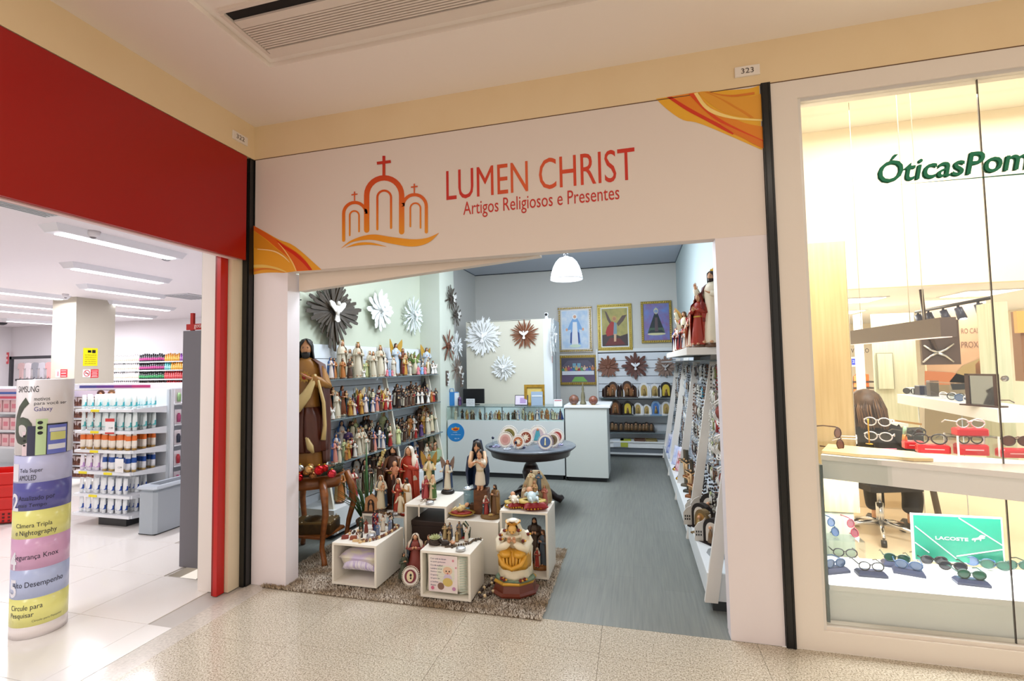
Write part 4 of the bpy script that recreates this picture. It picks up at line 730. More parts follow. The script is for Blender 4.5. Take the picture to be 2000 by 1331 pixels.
t = thing('gilt_mirror', 'gold-framed small picture with a grey booklet in front', 'picture', onc(1044, 798, yc+.22)); b = MB(); gm = mat('c09838', .35, .4, noise=(20, '8a6a20', .5, (1, 1, 1)))
for q in ((-.15, 0, -.11, .3), (.11, 0, .15, .3), (-.11, .26, .11, .3), (-.11, 0, .11, .04)): b.box((q[0], 0, q[1]), (q[2], .025, q[3]), gm)
b.build('frame', t); MB().box((-.11, .02, .04), (.11, .024, .26), mat('d8c070', .4)).build('panel', t); MB().box((-.04, -.03, 0), (.13, -.022, .2), mat('9ab0c8', .35)).box((-.03, -.033, .13), (.12, -.03, .145), white).build('booklet', t)
t = thing('payment_card', 'small white card standing at the counter end', 'sign', onc(1090, 796, yc+.06)); MB().box((-.06, 0, 0), (.06, .003, .1), mat('eceff2', .4)).box((-.05, -.001, .075), (.05, 0, .09), mat('c08088', .5)).build('card', t)
t = thing('tower_statuette', 'tall narrow openwork tower statuette on the side counter', 'statuette', (P(1139, 792, y=6.75).x, 6.75, 1.03)); bz = mat('6c6850', .55); b = MB(); b.lathe([(.045, 0), (.04, .03), (.026, .05), (.03, .1), (.022, .16), (.014, .18), (.016, .22), (.008, .27), (.002, .31)], bz, 12, fold=.08, k=4); b.build('spire', t)
for x, lab, c, r_ in ((1121, 'dark brown wooden ball by the tower statuette', '4a3430', .07), (1159, 'reddish wooden ball on the side counter', '5e2a26', .062)):
    t = thing('wooden_ball', lab, 'ball', (P(x, 790, y=6.7).x, 6.7, 1.03+r_)); MB().ell((0, 0, 0), r_, mat(c, .4, noise=(30, '8a5a44', .4, (1, 1, 1))), 20, 14).build('ball', t); MB().lathe([(r_*.5, -r_), (r_*.4, -r_*.85)], GOLD, 12).build('foot', t)
# --- round pedestal table with plates
tx_, ty_, tz_ = -1.17, 5.3, .70; t = thing('round_table', 'dark carved pedestal table with round marble top', 'table', (tx_, ty_, 0)); dw = mat('2a1512', .3, coat=.4)
MB().lathe([(.49, tz_-.025), (.51, tz_-.018), (.51, tz_-.006), (.5, tz_)], mat('767f8a', .22, noise=(6, '565e68', .5, (1, 1, 1))), 40, M=mm((0, 0, 0))).build('table_top', t)
MB().lathe([(.4, tz_-.12), (.44, tz_-.11), (.455, tz_-.06), (.495, tz_-.03), (.49, tz_-.024)], dw, 40).build('apron', t)
MB().lathe([(.09, .16), (.12, .2), (.06, .24), (.05, .27), (.085, .33), (.1, .4), (.075, .47), (.055, .5), (.085, .53), (.07, .56), (.1, .585)], dw, 20).build('pedestal', t)
for i in range(4):
    a = .75+PI/2*i; MB().tube([(.06*cos(a), .06*sin(a), .2), (.2*cos(a), .2*sin(a), .17), (.32*cos(a), .32*sin(a), .07), (.38*cos(a), .38*sin(a), .04), (.42*cos(a), .42*sin(a), .06)], [.05, .045, .04, .045, .03], dw, 10).build('leg', t)
def plate(lab, px, py, yy, R, c, motif, mc, tilt=-.22, z_=tz_+.002, grp='decorated plates on the round table', beads='e8e0d8'):
    q = P(px, py, y=yy); t = thing('decorative_plate', lab, 'plate', (q.x, yy, z_+R*.93), 0, grp, rot=(tilt, 0, 0)); X = mm((0, 0, 0), (PI/2, 0, 0))
    b = MB(); b.lathe([(R*.82, -.004), (R*.84, .004), (R*.6, .003), (R*.02, .004)], mat('ece4da', .4), 32, M=X, smooth=False); b.build('rim', t)
    b = MB(); n = 36
    for i in range(n): b.ell((R*.93*cos(2*PI*i/n), 0, R*.93*sin(2*PI*i/n)), R*.065, mat(beads, .35), 6, 4)
    b.build('bead_edge', t)
    b = MB(); b.lathe([(R*.62, .004), (R*.62, .007), (R*.02, .0071)], mat(c, .4), 28, M=X, smooth=False); b.build('medallion', t)
    b = MB()
    if motif == 'star': b.add([(R*(.5 if i % 2 == 0 else .22)*cos(2*PI*i/16), -.0085, R*(.5 if i % 2 == 0 else .22)*sin(2*PI*i/16)) for i in range(16)], [tuple(range(16))], mat(mc, .4))
    elif motif == 'lady': b.add([(x*R, -.0085, z_*R) for x, z_ in ((-.4, -.6), (.4, -.6), (.16, .45), (-.16, .45))], [(0, 1, 2, 3)], mat(mc, .4)).ell((0, -.009, R*.5), (R*.12, .004, R*.14), SKIND, 8, 5)
    elif motif == 'stem': b.lathe([(R*.22, -R*.4), (R*.1, -R*.36), (R*.08, 0), (R*.05, R*.45)], mat(mc, .4), 8, (0, -.01), sy=.15)
    elif motif == 'face': b.add([(R*.38*cos(a), -.0085, R*.5*sin(a)) for a in (2*PI*i/16 for i in range(16))], [tuple(range(16))], mat(mc, .4)).ell((R*.05, -.01, R*.12), (R*.12, .003, R*.14), EYE_, 8, 5).ell((R*.08, -.01, -R*.15), (R*.1, .003, R*.1), EYE_, 8, 5)
    else: b.add([(R*.4*cos(a), -.0085, R*.4*sin(a)) for a in (2*PI*i/12 for i in range(12))], [tuple(range(12))], mat(mc, .4))
    b.build('motif', t)
    b = MB(); b.tube([(0, .0, -R*.9), (0, R*.45, -R*.9), (0, .02, R*.2)], .004, GOLD, 5); b.build('easel', t)
plate('pale pink medallion plate at the table edge', 987, 855, 5.05, .092, 'd8a8a0', 'disc', 'c89088'); plate('orange starburst plate in the front row', 1012, 860, 5.0, .08, 'b8683c', 'star', 'f2e6d0'); plate('blue plate with golden candlestick motif in front', 1065, 860, 4.98, .088, '48689c', 'stem', 'e4d8a0', beads='b8a8c0')
plate('olive gold plate behind the pink one', 994, 842, 5.3, .11, '7c7034', 'disc', '5c5424'); plate('brown starburst plate in the second row', 1027, 845, 5.22, .095, '8a3c24', 'star', 'f0e4cc'); plate('large pale plate with turquoise robed figure', 1050, 838, 5.35, .11, 'c8b4b8', 'lady', '4aa0b0'); plate('red plate farthest back on the table', 1087, 842, 5.35, .09, 'a03a34', 'disc', 'c8605c'); plate('brown plate tucked behind the blue one', 1079, 850, 5.15, .085, '7a684c', 'disc', '5c4a34')
random.seed(9); sp_ = []
for i in range(26):
    a = random.uniform(0, 2*PI); r_ = random.uniform(.2, .45); x, y = tx_+r_*cos(a), ty_+r_*sin(a)-.02
    if y < 5.45: sp_.append((x, y, a, i))
sp_.sort(); seen = {}
for x, y, a, i in sp_:
    k = 'gem' if i % 3 == 0 else ['pale blue', 'clear crystal', 'lilac', 'dark blue'][i % 4]; seen[k] = seen.get(k, 0)+1; o_ = ORD[seen[k]-1]
    t = thing('rosary_bracelet' if i % 3 else 'gem_stand', f"{o_} {k} bead bracelet from the pillar side of the marble table" if i % 3 else f"{o_} clear stand with dark blue gem from the table's pillar side", 'bracelet' if i % 3 else 'ornament', (x, y, tz_+.001), a, 'bead bracelets on the marble table' if i % 3 else 'gem stands on the marble table')
    b = MB(); cm_ = mat(['9fb2d0', 'd0d8e4', 'b0a8d0', '1c2450'][i % 4], .15)
    if i % 3:
        for q in range(14): b.ell((.04*cos(q*PI/7), .03*sin(q*PI/7), .007), .0075, cm_, 6, 4)
    else: b.tube([(0, 0, 0), (0, 0, .06)], .006, mat('c8d4e0', .1), 6).ell((0, 0, .07), .016, mat('141c3c', .15), 8, 6)
    b.build('beads', t)
# ================================================================ FRONT DISPLAY ON THE SHAG RUG
def absorb(mb, root, M):
    """adds every part of a figure to one builder (used for pieces moulded as one statuette)"""
    for c in kids(root):
        me = c.data; o = len(mb.v); mb.v += [tuple(M @ v.co) for v in me.vertices]
        for p in me.polygons: mb.f.append(tuple(i+o for i in p.vertices)); mb.mi.append(mb._mat(me.materials[p.material_index])); mb.sm.append(p.use_smooth)
        bpy.data.objects.remove(c)
    bpy.data.objects.remove(root); return mb
def joined(spec, M): return absorb(MB(), figure('f', label='x', **spec), M)
def ensemble(name, label, loc, rz, base, people, cat='statue', sc=1, group=None):
    t = thing(name, label, cat, loc, rz, group, sc=sc)
    if base: base.build('base', t)
    for nm, spec, M in people: joined(spec, M).build(nm, t)
    return t
# rug: backing plus real tufts
RX0, RX1, RY0, RY1 = -2.7, -.62, 3.0, 4.15
t = thing('shag_rug', 'beige and brown shag rug under the front display boxes', 'rug', ((RX0+RX1)/2, (RY0+RY1)/2, 0))
MB().box((RX0, RY0, .0015), (RX1, RY1, .012), mat('6a5a48', .9)).build('backing', t, True)
def rug_pile():
    n = 52000; rs = np.random.RandomState(4); x = rs.uniform(RX0-.01, RX1+.01, n); y = rs.uniform(RY0-.012, RY1, n); a = rs.uniform(0, 2*PI, n); h = rs.uniform(.014, .026, n); w = .0024
    lean = rs.uniform(0, .012, n); la = rs.uniform(0, 2*PI, n); dx, dy = np.cos(a)*w, np.sin(a)*w
    tx, ty = x+np.cos(la)*lean, y+np.sin(la)*lean
    v = np.stack([np.stack([x-dx, y-dy, np.full(n, .008)], 1), np.stack([x+dx, y+dy, np.full(n, .008)], 1), np.stack([tx+dx*.8, ty+dy*.8, h], 1), np.stack([tx-dx*.8, ty-dy*.8, h], 1)], 1).reshape(-1, 3)
    me = bpy.data.meshes.new('pile'); me.vertices.add(4*n); me.vertices.foreach_set('co', (v-np.array(t.location)).ravel())
    me.loops.add(4*n); me.loops.foreach_set('vertex_index', np.arange(4*n)); me.polygons.add(n); me.polygons.foreach_set('loop_start', np.arange(n)*4); me.update(calc_edges=True)
    m = mat('b09a7e', .85, name='shag', noise=(4, 'f6f0e8', .3, (1, 1.6, 1))); me.materials.append(m)
    o = bpy.data.objects.new('pile', me); COL.objects.link(o); o.parent = t; o['kind'] = 'stuff'
rug_pile()
ZR = .03
# display boxes: open white boxes made of four or five boards
def cube(lab, x0, x1, y0, y1, h, front=True, back=False):
    t = thing('display_box', lab, 'box', (x0, y0, ZR), 0, 'white display boxes on the rug'); m = mat('f0ebe0', .4); k = .016; h += ZR
    MB().bbox((x0, y0, h-k), (x1, y1, h), m, .002).build('top_board', t, True); MB().box((x0+k, y0, ZR), (x1-k, y1, ZR+k), m).build('bottom_board', t, True)
    MB().box((x0, y0, ZR), (x0+k, y1, h-k), m).build('side_board', t, True); MB().box((x1-k, y0, ZR), (x1, y1, h-k), m).build('side_board', t, True)
    if back: MB().box((x0+k, (y0 if back == 'f' else y1-k)+.001, ZR+k), (x1-k, (y0+k if back == 'f' else y1-.001), h-k), m).build('front_board' if back == 'f' else 'back_board', t, True)
    return t
cube('low white box holding a wrapped cushion, nearest the side table', -2.19, -1.828, 3.11, 3.52, .295)
cube('low white box holding a printed baby cushion, foremost', -1.468, -1.105, 3.07, 3.36, .31, back='b')
cube('tall white open box with a dark brown case inside', -1.815, -1.458, 3.52, 3.96, .475)
cube('white box behind the cushion box, topped by the family statue', -2.26, -1.86, 3.62, 4.0, .345)
cube('closed white box between two open ones under the infant dish', -1.45, -1.035, 3.5, 3.86, .385, back='f')
cube('tall white open box with red cushions on top, beside the aisle', -1.02, -.655, 3.5, 3.82, .478)
zA, zB, zC, zD, zE, zF = (h+ZR for h in (.295, .31, .475, .345, .385, .478))
def cushion(mb, w, h, th, m, M=None, n=12):
    rings = []
    vs = []; fs = []
    for s in (1, -1):
        o = len(vs)
        for j in range(n+1):
            for i in range(n+1):
                u, v = i/n*2-1, j/n*2-1; e = (1-u**4)*(1-v**4); pin = 1-.08*(1-abs(u*v)); vs.append((u*w/2*(1-.07*(1-v*v)), s*-th/2*e**.5, h/2+v*h/2*(1-.07*(1-u*u))))
        for j in range(n):
            for i in range(n): a = o+j*(n+1)+i; q = (a, a+1, a+n+2, a+n+1); fs.append(q if s > 0 else q[::-1])
    return mb.add(vs, fs, m, True, M)
t = thing('wrapped_cushion', 'plastic-wrapped cushion with lilac print inside the left low box'.replace('left ', ''), 'cushion', (-2.0, 3.3, ZR+.02)); b = MB(); cushion(b, .32, .34, .16, mat('ddd6c4', .3, noise=(9, 'c8b8dc', .3, (1, 5, 1))), mm((0, .17, .075), (PI/2-.25, 0, 0))); b.build('cover', t)
b = MB(); cushion(b, .31, .12, .12, mat('b8a8dc', .15, noise=(14, 'f0ecf4', .25, (6, .5, .5))), mm((0, -.12, .06), (-.5, 0, 0))); b.build('print_band', t)
t = thing('printed_cushion', 'pale cushion printed with a child and verses inside foremost box', 'cushion', (-1.287, 3.13, ZR+.018)); b = MB(); fm_ = mat('d6dccc', .35, noise=(20, 'eee8dc', .5, (1, 1, 6))); cushion(b, .325, .285, .1, fm_); b.build('cover', t)
b = MB(); b.add([(-.125, -.049, .02), (.085, -.049, .02), (.085, -.049, .265), (-.125, -.049, .265)], [(0, 1, 2, 3)], mat('ecd8de', .4, noise=(6, 'f4eee6', .5, (1, 1, 1)))); b.build('print', t)
for i, s_ in enumerate(('Com cada te deram', 'de quem ganharam', 'O e de melhor', 'Lembre no ar', 'Senhor seja', 'O ganho', 'te guarde', 'a todos', 'Amem')): txt(s_, .016+.0058*len(s_), .011, mat('3a3c6c', .5), lambda u, v, d: (-.11+u, -.0502, .235-i*.022+v), 'lettering', t, world=False)
b = MB(); X = [(.015, .165, .034, 'e8c4a8'), (.015, .115, .03, 'd4c4dc'), (-.035, .06, .024, '8a6a5c'), (.015, .09, .036, 'd8c070'), (.005, .162, .005, '3a2820'), (.027, .162, .005, '3a2820'), (.015, .148, .006, 'c87868'), (-.095, .045, .012, 'd07090'), (.055, .235, .008, 'd890a0'), (.075, .19, .006, 'd890a0'), (.06, .05, .013, 'c890b8')]
for i, (x, z_, r, c) in enumerate(X): b.add([(x+r*cos(a), -.0501-.0002*i, z_+r*sin(a)*(.8 if r > .03 else 1)) for a in (2*PI*k/14 for k in range(14))], [tuple(range(14))], mat(c, .5))
b.build('child_print', t)
b = MB()
for i in range(16): b.tube([(.1, -.046, .02+i*.0165), (.145, -.03, .024+i*.0165)], .004, mat('c4d0c4', .35), 5)
b.build('frill', t)
t = thing('brown_case', 'dark brown box with curved handle inside the tall open box', 'box', (-1.64, 3.75, ZR+.017)); dkb = mat('2c1a14', .5); MB().bbox((-.155, -.15, 0), (.155, .18, .27), dkb, .006).build('body', t); MB().bbox((-.16, -.155, .272), (.16, .185, .31), dkb, .006).build('lid', t); MB().tube([(-.05, -.155, .12), (-.04, -.18, .16), (.04, -.18, .16), (.05, -.155, .12)], .006, mat('4a3024', .4), 6).build('handle', t)
# --- golden seated lady on eight-sided base
q = P(1008, 1158, z=ZR); t = thing('seated_lady_statue', 'golden seated lady with bowed crowned head on octagonal brown base', 'statue', (-.855, 3.3, ZR), .08); t.scale = (1.02, 1.02, .83); gy = mat('d8a032', .28, .15, coat=.3); wy = mat('f0e6cc', .35, coat=.2); rs_ = mat('6a1812', .4)
b = MB(); b.lathe([(.165, 0), (.17, .015), (.15, .03), (.14, .085), (.145, .09)], mat('6a2c1c', .3, coat=.4), 8, smooth=False, sy=.8, M=mm((0, 0, 0), (0, 0, PI/8))); b.build('base', t)
b = MB(); b.lathe([(.148, .09), (.15, .1), (.14, .112)], mat('d0a040', .35, .4), 8, smooth=False, sy=.8, M=mm((0, 0, 0), (0, 0, PI/8))).lathe([(.14, .112), (.125, .13), (.03, .135)], mat('5a7a68', .5, noise=(30, '8a9a80', .5, (1, 1, 1))), 16, sy=.8, fold=.03); b.build('ground', t)
b = MB(); b.lathe([(.105, .13), (.112, .15), (.1, .22), (.095, .26)], wy, 26, (0, -.01), sy=.85, fold=.045, k=12); b.build('underskirt', t)
b = MB(); r = [(.108, .215), (.112, .25), (.11, .3), (.105, .345), (.09, .37)]; b.lathe(r, gy, 26, (0, -.015), sy=.95, fold=.05, k=8)
for q_ in (-1, 1): b.ell((q_*.045, -.075, .345), (.05, .07, .04), gy, 12, 8)
b.tube([(-.09, -.1, .34), (-.06, -.125, .27), (0, -.125, .235), (.06, -.125, .27), (.09, -.1, .34)], [.015, .02, .022, .02, .015], gy, 8)
for q_ in range(6): b.tube([(-.06+.024*q_, -.11, .36), (-.055+.022*q_, -.128, .29), (-.04+.016*q_, -.122, .235)], .009, gy, 6)
b.build('apron', t)
b = MB(); b.loft([[(x*cos(a), y_+y*sin(a), z_) for a in (2*PI*i/20 for i in range(20))] for z_, x, y, y_ in ((.34, .085, .08, .01), (.4, .075, .065, .01), (.46, .085, .06, -.005), (.5, .075, .055, -.02), (.525, .04, .04, -.035))], wy, True); b.build('torso', t)
for q_ in (-1, 1):
    b = MB(); b.tube([(q_*.065, -.0, .49), (q_*.098, -.02, .42), (q_*.08, -.085, .375), (q_*.045, -.11, .415), (q_*.02, -.118, .44)], [.03, .034, .036, .028, .018], wy, 12); hand(b, (q_*.02, -.118, .44), (-q_*.12, -.15, 1), .055, SKIN, palm=(0, .3, 1), side=q_); b.build('arm', t)
b = MB(); head(b, (0, -.085, .535), .037, mat('e8b868', .4), tilt=.5); b.build('head', t)
b = MB(); shell(b, [(.605, .01, .01, 0, -.06, .1), (.6, .045, .045, 0, -.06, .5), (.56, .052, .055, 0, -.055, .9), (.51, .062, .06, 0, -.03, .75), (.475, .1, .075, 0, -.01, .5), (.43, .115, .085, 0, 0, .6), (.36, .12, .09, 0, .01, 1.0), (.2, .115, .1, 0, .01, 1.3), (.14, .12, .105, 0, .01, 1.3)], wy, 22, .01, .04, 9); b.tube([(-.06, -.095, .49), (0, -.11, .475), (.06, -.095, .49)], .012, wy, 8); b.build('shawl', t)
b = MB(); crown(b, .572, .042, mat('c88c2c', .35, .3), .6, cy=-.062); b.ell((0, -.06, .6), (.036, .036, .016), mat('f2ece0', .4), 12, 6); b.build('crown', t)
for nm, pts in (('rose_garland', [(-.09, -.05, .47), (-.08, -.09, .455), (.075, -.095, .45), (.1, -.03, .48), (-.05, -.1, .53), (.045, -.1, .535)]), ('rose_garland', [(-.075, -.105, .145), (-.055, -.115, .14), (.055, -.115, .14), (.08, -.1, .145)])):
    for i, p in enumerate(pts): b = MB(); b.ell(p, .014, rs_, 8, 6).ell((p[0]+.014, p[1]-.006, p[2]+.004), .009, gy, 6, 4); b.build('rose', t)
# --- embracing pair: blue-cloaked figure standing over a boy in white on a brown block
q = P(948, 1000, z=zE); t = thing('embracing_statue', 'tall blue-cloaked figure bending over a white-clad boy on brown block', 'statue', (-1.275, 3.74, zE), .1); t.scale = (.78, .9, .95); nv = mat('22365a', .4, noise=(8, '16223c', .5, (1, 1, 1))); H = .62
MB().bbox((-.02, -.09, .0), (.125, .04, .2), mat('7a4a26', .45, noise=(10, '4e2c14', .5, (1, 1, 3))), .005).bbox((-.075, -.05, 0), (.0, .02, .07), mat('5a3c22', .5), .004).build('pedestal_block', t)
b = MB(); robe_mesh(b, nv, hem=.1, sh=.13, top=.84, fold=.1); bb = MB(); bb.add(b.v, b.f, nv, True, mm((.0, .06, 0), (0, 0, 0), (H, H*.9, H))); bb.build('long_cloak', t)
b = MB(); shell(b, [(.8*H, .1*H, .08*H, 0, .02, .5), (.74*H, .17*H, .11*H, 0, .015, .6), (.55*H, .2*H, .14*H, 0, .01, .95), (.38*H, .18*H, .13*H, 0, .02, 1.1), (.34*H, .16*H, .12*H, 0, .02, 1.1)], nv, 22, .008, .06, 6); b.build('cape', t)
b = MB(); head(b, (.012, -.035, .545), .042, SKIN, tilt=.55, beard=HAIRB); b.build('head', t); b = MB(); hairset(b, (.012, -.03, .548), .043, mat('2c2420', .5), tilt=.5, ln=1.4); b.build('hair', t)
b = MB(); shell(b, [(.61, .02, .02, .0, .02, .1), (.6, .045, .04, 0, .02, .9), (.55, .055, .05, 0, .03, 1.2), (.49, .07, .06, 0, .03, 1.1)], nv, 16, .008); b.build('hood', t)
for q_ in (-1, 1):
    b = MB(); b.tube([(q_*.06+.01, .0, .5), (q_*.08+.02, -.05, .43), (q_*.07+.025, -.1, .405)], [.026, .025, .022], mat('e0b890', .4), 10); b.tube([(q_*.07+.025, -.1, .405), (q_*.04+.03, -.13, .43)], [.02, .016], SKIN, 8); hand(b, (q_*.04+.03, -.13, .43), (-q_*1, -.1, .35), .06, SKIN, palm=(0, .4, 1), side=q_); b.build('arm', t)
b = MB(); b.lathe([(.052, .24), (.054, .25), (.047, .32), (.034, .36), (.044, .4), (.046, .44), (.02, .465)], mat('e4dac8', .4), 22, (.045, -.06), sy=.75, fold=.07, k=9).lathe([(.037, .352), (.039, .36), (.037, .368)], mat('cdbd9c', .5), 16, (.045, -.06), sy=.8)
for q_ in (-1, 1): b.tube([(.045+q_*.018, -.06, .2), (.045+q_*.018, -.06, .25)], [.015, .018], SKIN, 8).ell((.045+q_*.018, -.075, .205), (.013, .028, .009), SKIN, 8, 4).tube([(.045+q_*.04, -.06, .44), (.045+q_*.06, -.1, .42), (.045+q_*.03, -.125, .44)], [.02, .018, .014], mat('e4dac8', .4), 8)
b.build('boy_tunic', t); b = MB(); head(b, (.045, -.075, .49), .034, SKIN, tilt=.1); hairset(b, (.045, -.072, .492), .035, mat('241a14', .5), long=False); b.build('boy_head', t)
# --- large holy family on box D
x0_, y0_ = -2.02, 3.83; sp = [('standing_man', dict(robe='4a2a1e', mantle='6e4422', hair='2a1a12', beard=True, pose=('hold', 'hold'), base='4a3020', hi=True, sash='b08a30'), mm((-.07, .02, .0), (0, 0, .15), (.55,)*3)), ('standing_woman', dict(robe='b03824', mantle='b8402a', vl='e6dccc', hair='4a2a18', pose=('hold', 'heart'), base='4a3020', hi=True, trim='c8a040'), mm((.075, .03, 0), (0, 0, -.1), (.545,)*3))]
t = ensemble('family_statue', 'large brown and red robed couple holding an infant', (x0_, y0_, zD), 0, MB().bbox((-.17, -.07, 0), (.17, .12, .025), mat('3c2418', .4), .01), sp)
b = MB(); baby(b, (.0, -.085, .34), .1, C('c88868')); b.build('infant', t); b = MB(); b.tube([(-.16, -.04, .36), (-.15, -.05, .44), (-.14, -.05, .5)], .006, mat('b09a4c', .5), 6); [b.ell((-.145+.01*i, -.05, .44+.02*i), .013, mat('d8c88c', .4), 6, 5) for i in range(-3, 4)]; b.build('lily_stem', t)
S2 = lambda **k: k
ensemble('cloaked_mother_statue', 'slim mother in blue and cream cradling a child', (-2.13, 3.7, zD), .3, MB().lathe([(.05, 0), (.055, .01), (.04, .02)], mat('4a3828', .5), 12), [('figure', S2(robe='e0d4b8', mantle='445a74', vl='d8cbb4', child='c89870', pose=('hold', 'hold'), base='4a3828'), mm((0, 0, .015), sc=.3))])
ensemble('family_trio_statue', 'smaller family trio with boy in white between parents', (-1.925, 3.68, zD), 0, MB().bbox((-.07, -.05, 0), (.07, .05, .015), mat('6a4c2c', .5), .004), [('mother', S2(robe='a83c28', mantle='3c5a58', vl='e8dccb', pose=('hold', 'pray')), mm((-.03, 0, .01), (0, 0, .1), (.29,)*3)), ('father', S2(robe='a8793c', mantle='e6dcc8', hair='2a1a12', beard=True, cape='e6dcc8'), mm((.04, .01, .01), (0, 0, -.6), (.3,)*3)), ('boy', S2(robe='e8dcc0', hair='a07030', pose=('open', 'open')), mm((.005, -.03, .01), sc=.18))])
t = thing('wooden_house_plaque', 'pale wooden house-shaped plaque with dark arched cut-out family', 'plaque', P(715, 998, z=zD), .1); w_ = mat('c89468', .5, noise=(14, 'b07c50', .5, (1, 1, 4))); t.location = (-2.2, 3.66, zD)
b = MB(); b.poly([(-.06, 0), (.06, 0), (.06, .11), (.005, .155), (-.05, .12)], .02, w_).box((-.07, -.03, -.0), (.07, .05, .008), mat('3a2418', .5)); b.build('board', t); b = MB(); b.poly([(-.028, .012)]+[(.028*cos(PI*i/8-0), .075+.03*sin(PI*i/8)) for i in range(9)][:1]+[(.028, .012)][:0]+[(.028*cos(a), .075+.035*sin(a)) for a in (PI*i/8 for i in range(1, 9))], .002, mat('2a1810', .6), mm((0, -.003, 0))); b.poly([(-.03, .012), (.03, .012), (.03, .08), (-.03, .08)], .002, mat('2a1810', .6), mm((0, -.0028, 0))); b.poly([(-.018, .014), (.018, .014), (.014, .055), (.004, .075), (-.012, .06)], .002, w_, mm((0, -.0055, 0))); b.ell((0, -.006, .088), (.011, .003, .013), w_, 8, 5); b.build('cut_out', t)
for lab, x, y, z_, c in (('round silver tin at the edge behind the cushion box', -1.955, 3.64, zD, 'b8bcc0'), ('red and gold candle tin beside the silver one', -1.885, 3.645, zD, '8a2c20'), ('round silver tin on the brown-case box', -1.615, 3.56, zC, 'c0c4c8'), ('round silver tin on the baby-cushion box', -1.19, 3.12, zB, 'c4c8cc'), ('pale round tin among the small nativity on the low box', -1.96, 3.26, zA, 'a8a8b0')):
    t = thing('round_tin', lab, 'tin', (x, y, z_)); MB().lathe([(.03, 0), (.033, .003), (.033, .018), (.03, .022)], mat(c, .25, .8), 20).lathe([(.024, .022), (.022, .024), (.004, .0245)], mat('dfe2e4', .3, .5), 20).build('tin', t)
# --- wooden bead rosaries
def rosary(lab, pts, z_, r=.011, c1='6a3a22', c2='d8b888', cross=True, name='wooden_rosary', n=None, grp='large wooden rosaries'):
    s = spl([tuple(p)+(0,) for p in pts] if len(pts[0]) == 2 else pts, 8); L = [0]
    for a, b_ in zip(s, s[1:]): L.append(L[-1]+math.dist(a, b_))
    k = int(L[-1]/(r*2.1)); t = thing(name, lab, 'rosary', (s[0][0], s[0][1], z_), 0, grp); m1, m2 = mat(c1, .35, coat=.3), mat(c2, .4); b = MB(); i = 0
    for q in range(k):
        d = L[-1]*q/k
        while L[i+1] < d: i += 1
        u = (d-L[i])/(L[i+1]-L[i]); p = [s[i][e]+(s[i+1][e]-s[i][e])*u for e in range(3)]
        o = MB() if r > .009 and k < 60 else b; o.ell((p[0], p[1], z_+r+p[2]), r, m1 if q % 3 else m2, 8, 6)
        if o is not b: o.build('bead', t, True)
    b.tube([(x, y, z_+r+z2) for x, y, z2 in s], r*.2, mat('3a2a20', .6), 5); b.build('cord', t, True)
    if cross: e = s[-1]; b = MB(); b.box((-r*5, -r*.9, 0), (r*3.5, r*.9, r*1.2), m2 if c2 == 'd8b888' else m1).box((r*.2, -r*3, 0), (r*1.9, r*3, r*1.2), m2 if c2 == 'd8b888' else m1); o = b.build('crucifix', t); o.location = (e[0]-s[0][0], e[1]-s[0][1], 0); o.rotation_euler = (0, 0, cross if cross is not True else .3)
rosary('large brown and natural bead rosary trailing along the low box edge', [(-2.03, 3.5), (-1.94, 3.52), (-1.86, 3.5), (-1.86, 3.38), (-1.88, 3.26), (-1.93, 3.18), (-1.99, 3.165)], zA, .0115, cross=.1)
rosary('dark bead rosary with wooden cross on the baby-cushion box', [(-1.07-.05, 3.34), (-1.16, 3.31), (-1.17, 3.25), (-1.22, 3.2), (-1.28, 3.165)], zB, .0085, '4a3a2a', '7a6a50', cross=.35)
rosary('big dark and cream bead rosary lying on the rug', [(-1.06, 3.4), (-1.03, 3.36), (-1.07, 3.26), (-1.08, 3.18), (-1.05, 3.13), (-1.0, 3.2), (-.985, 3.3), (-1.0, 3.38)], ZR, .0125, '33211a', 'd8c098', cross=3.6)
rosary('short bead string near the wooden plaque', [(-2.12, 3.66), (-2.08, 3.645), (-2.03, 3.64)], zD, .009, '6a4a2a', 'c8a878', cross=.2)
t = thing('ring_stand', 'thin dark ring curled on the baby-cushion box', 'ornament', (-1.14, 3.32, zB)); MB().tube([(.03*cos(a), .02*sin(a), .004+.02*(a > 5)) for a in (i*.6 for i in range(10))], .003, mat('3a3630', .4), 6).build('ring', t)
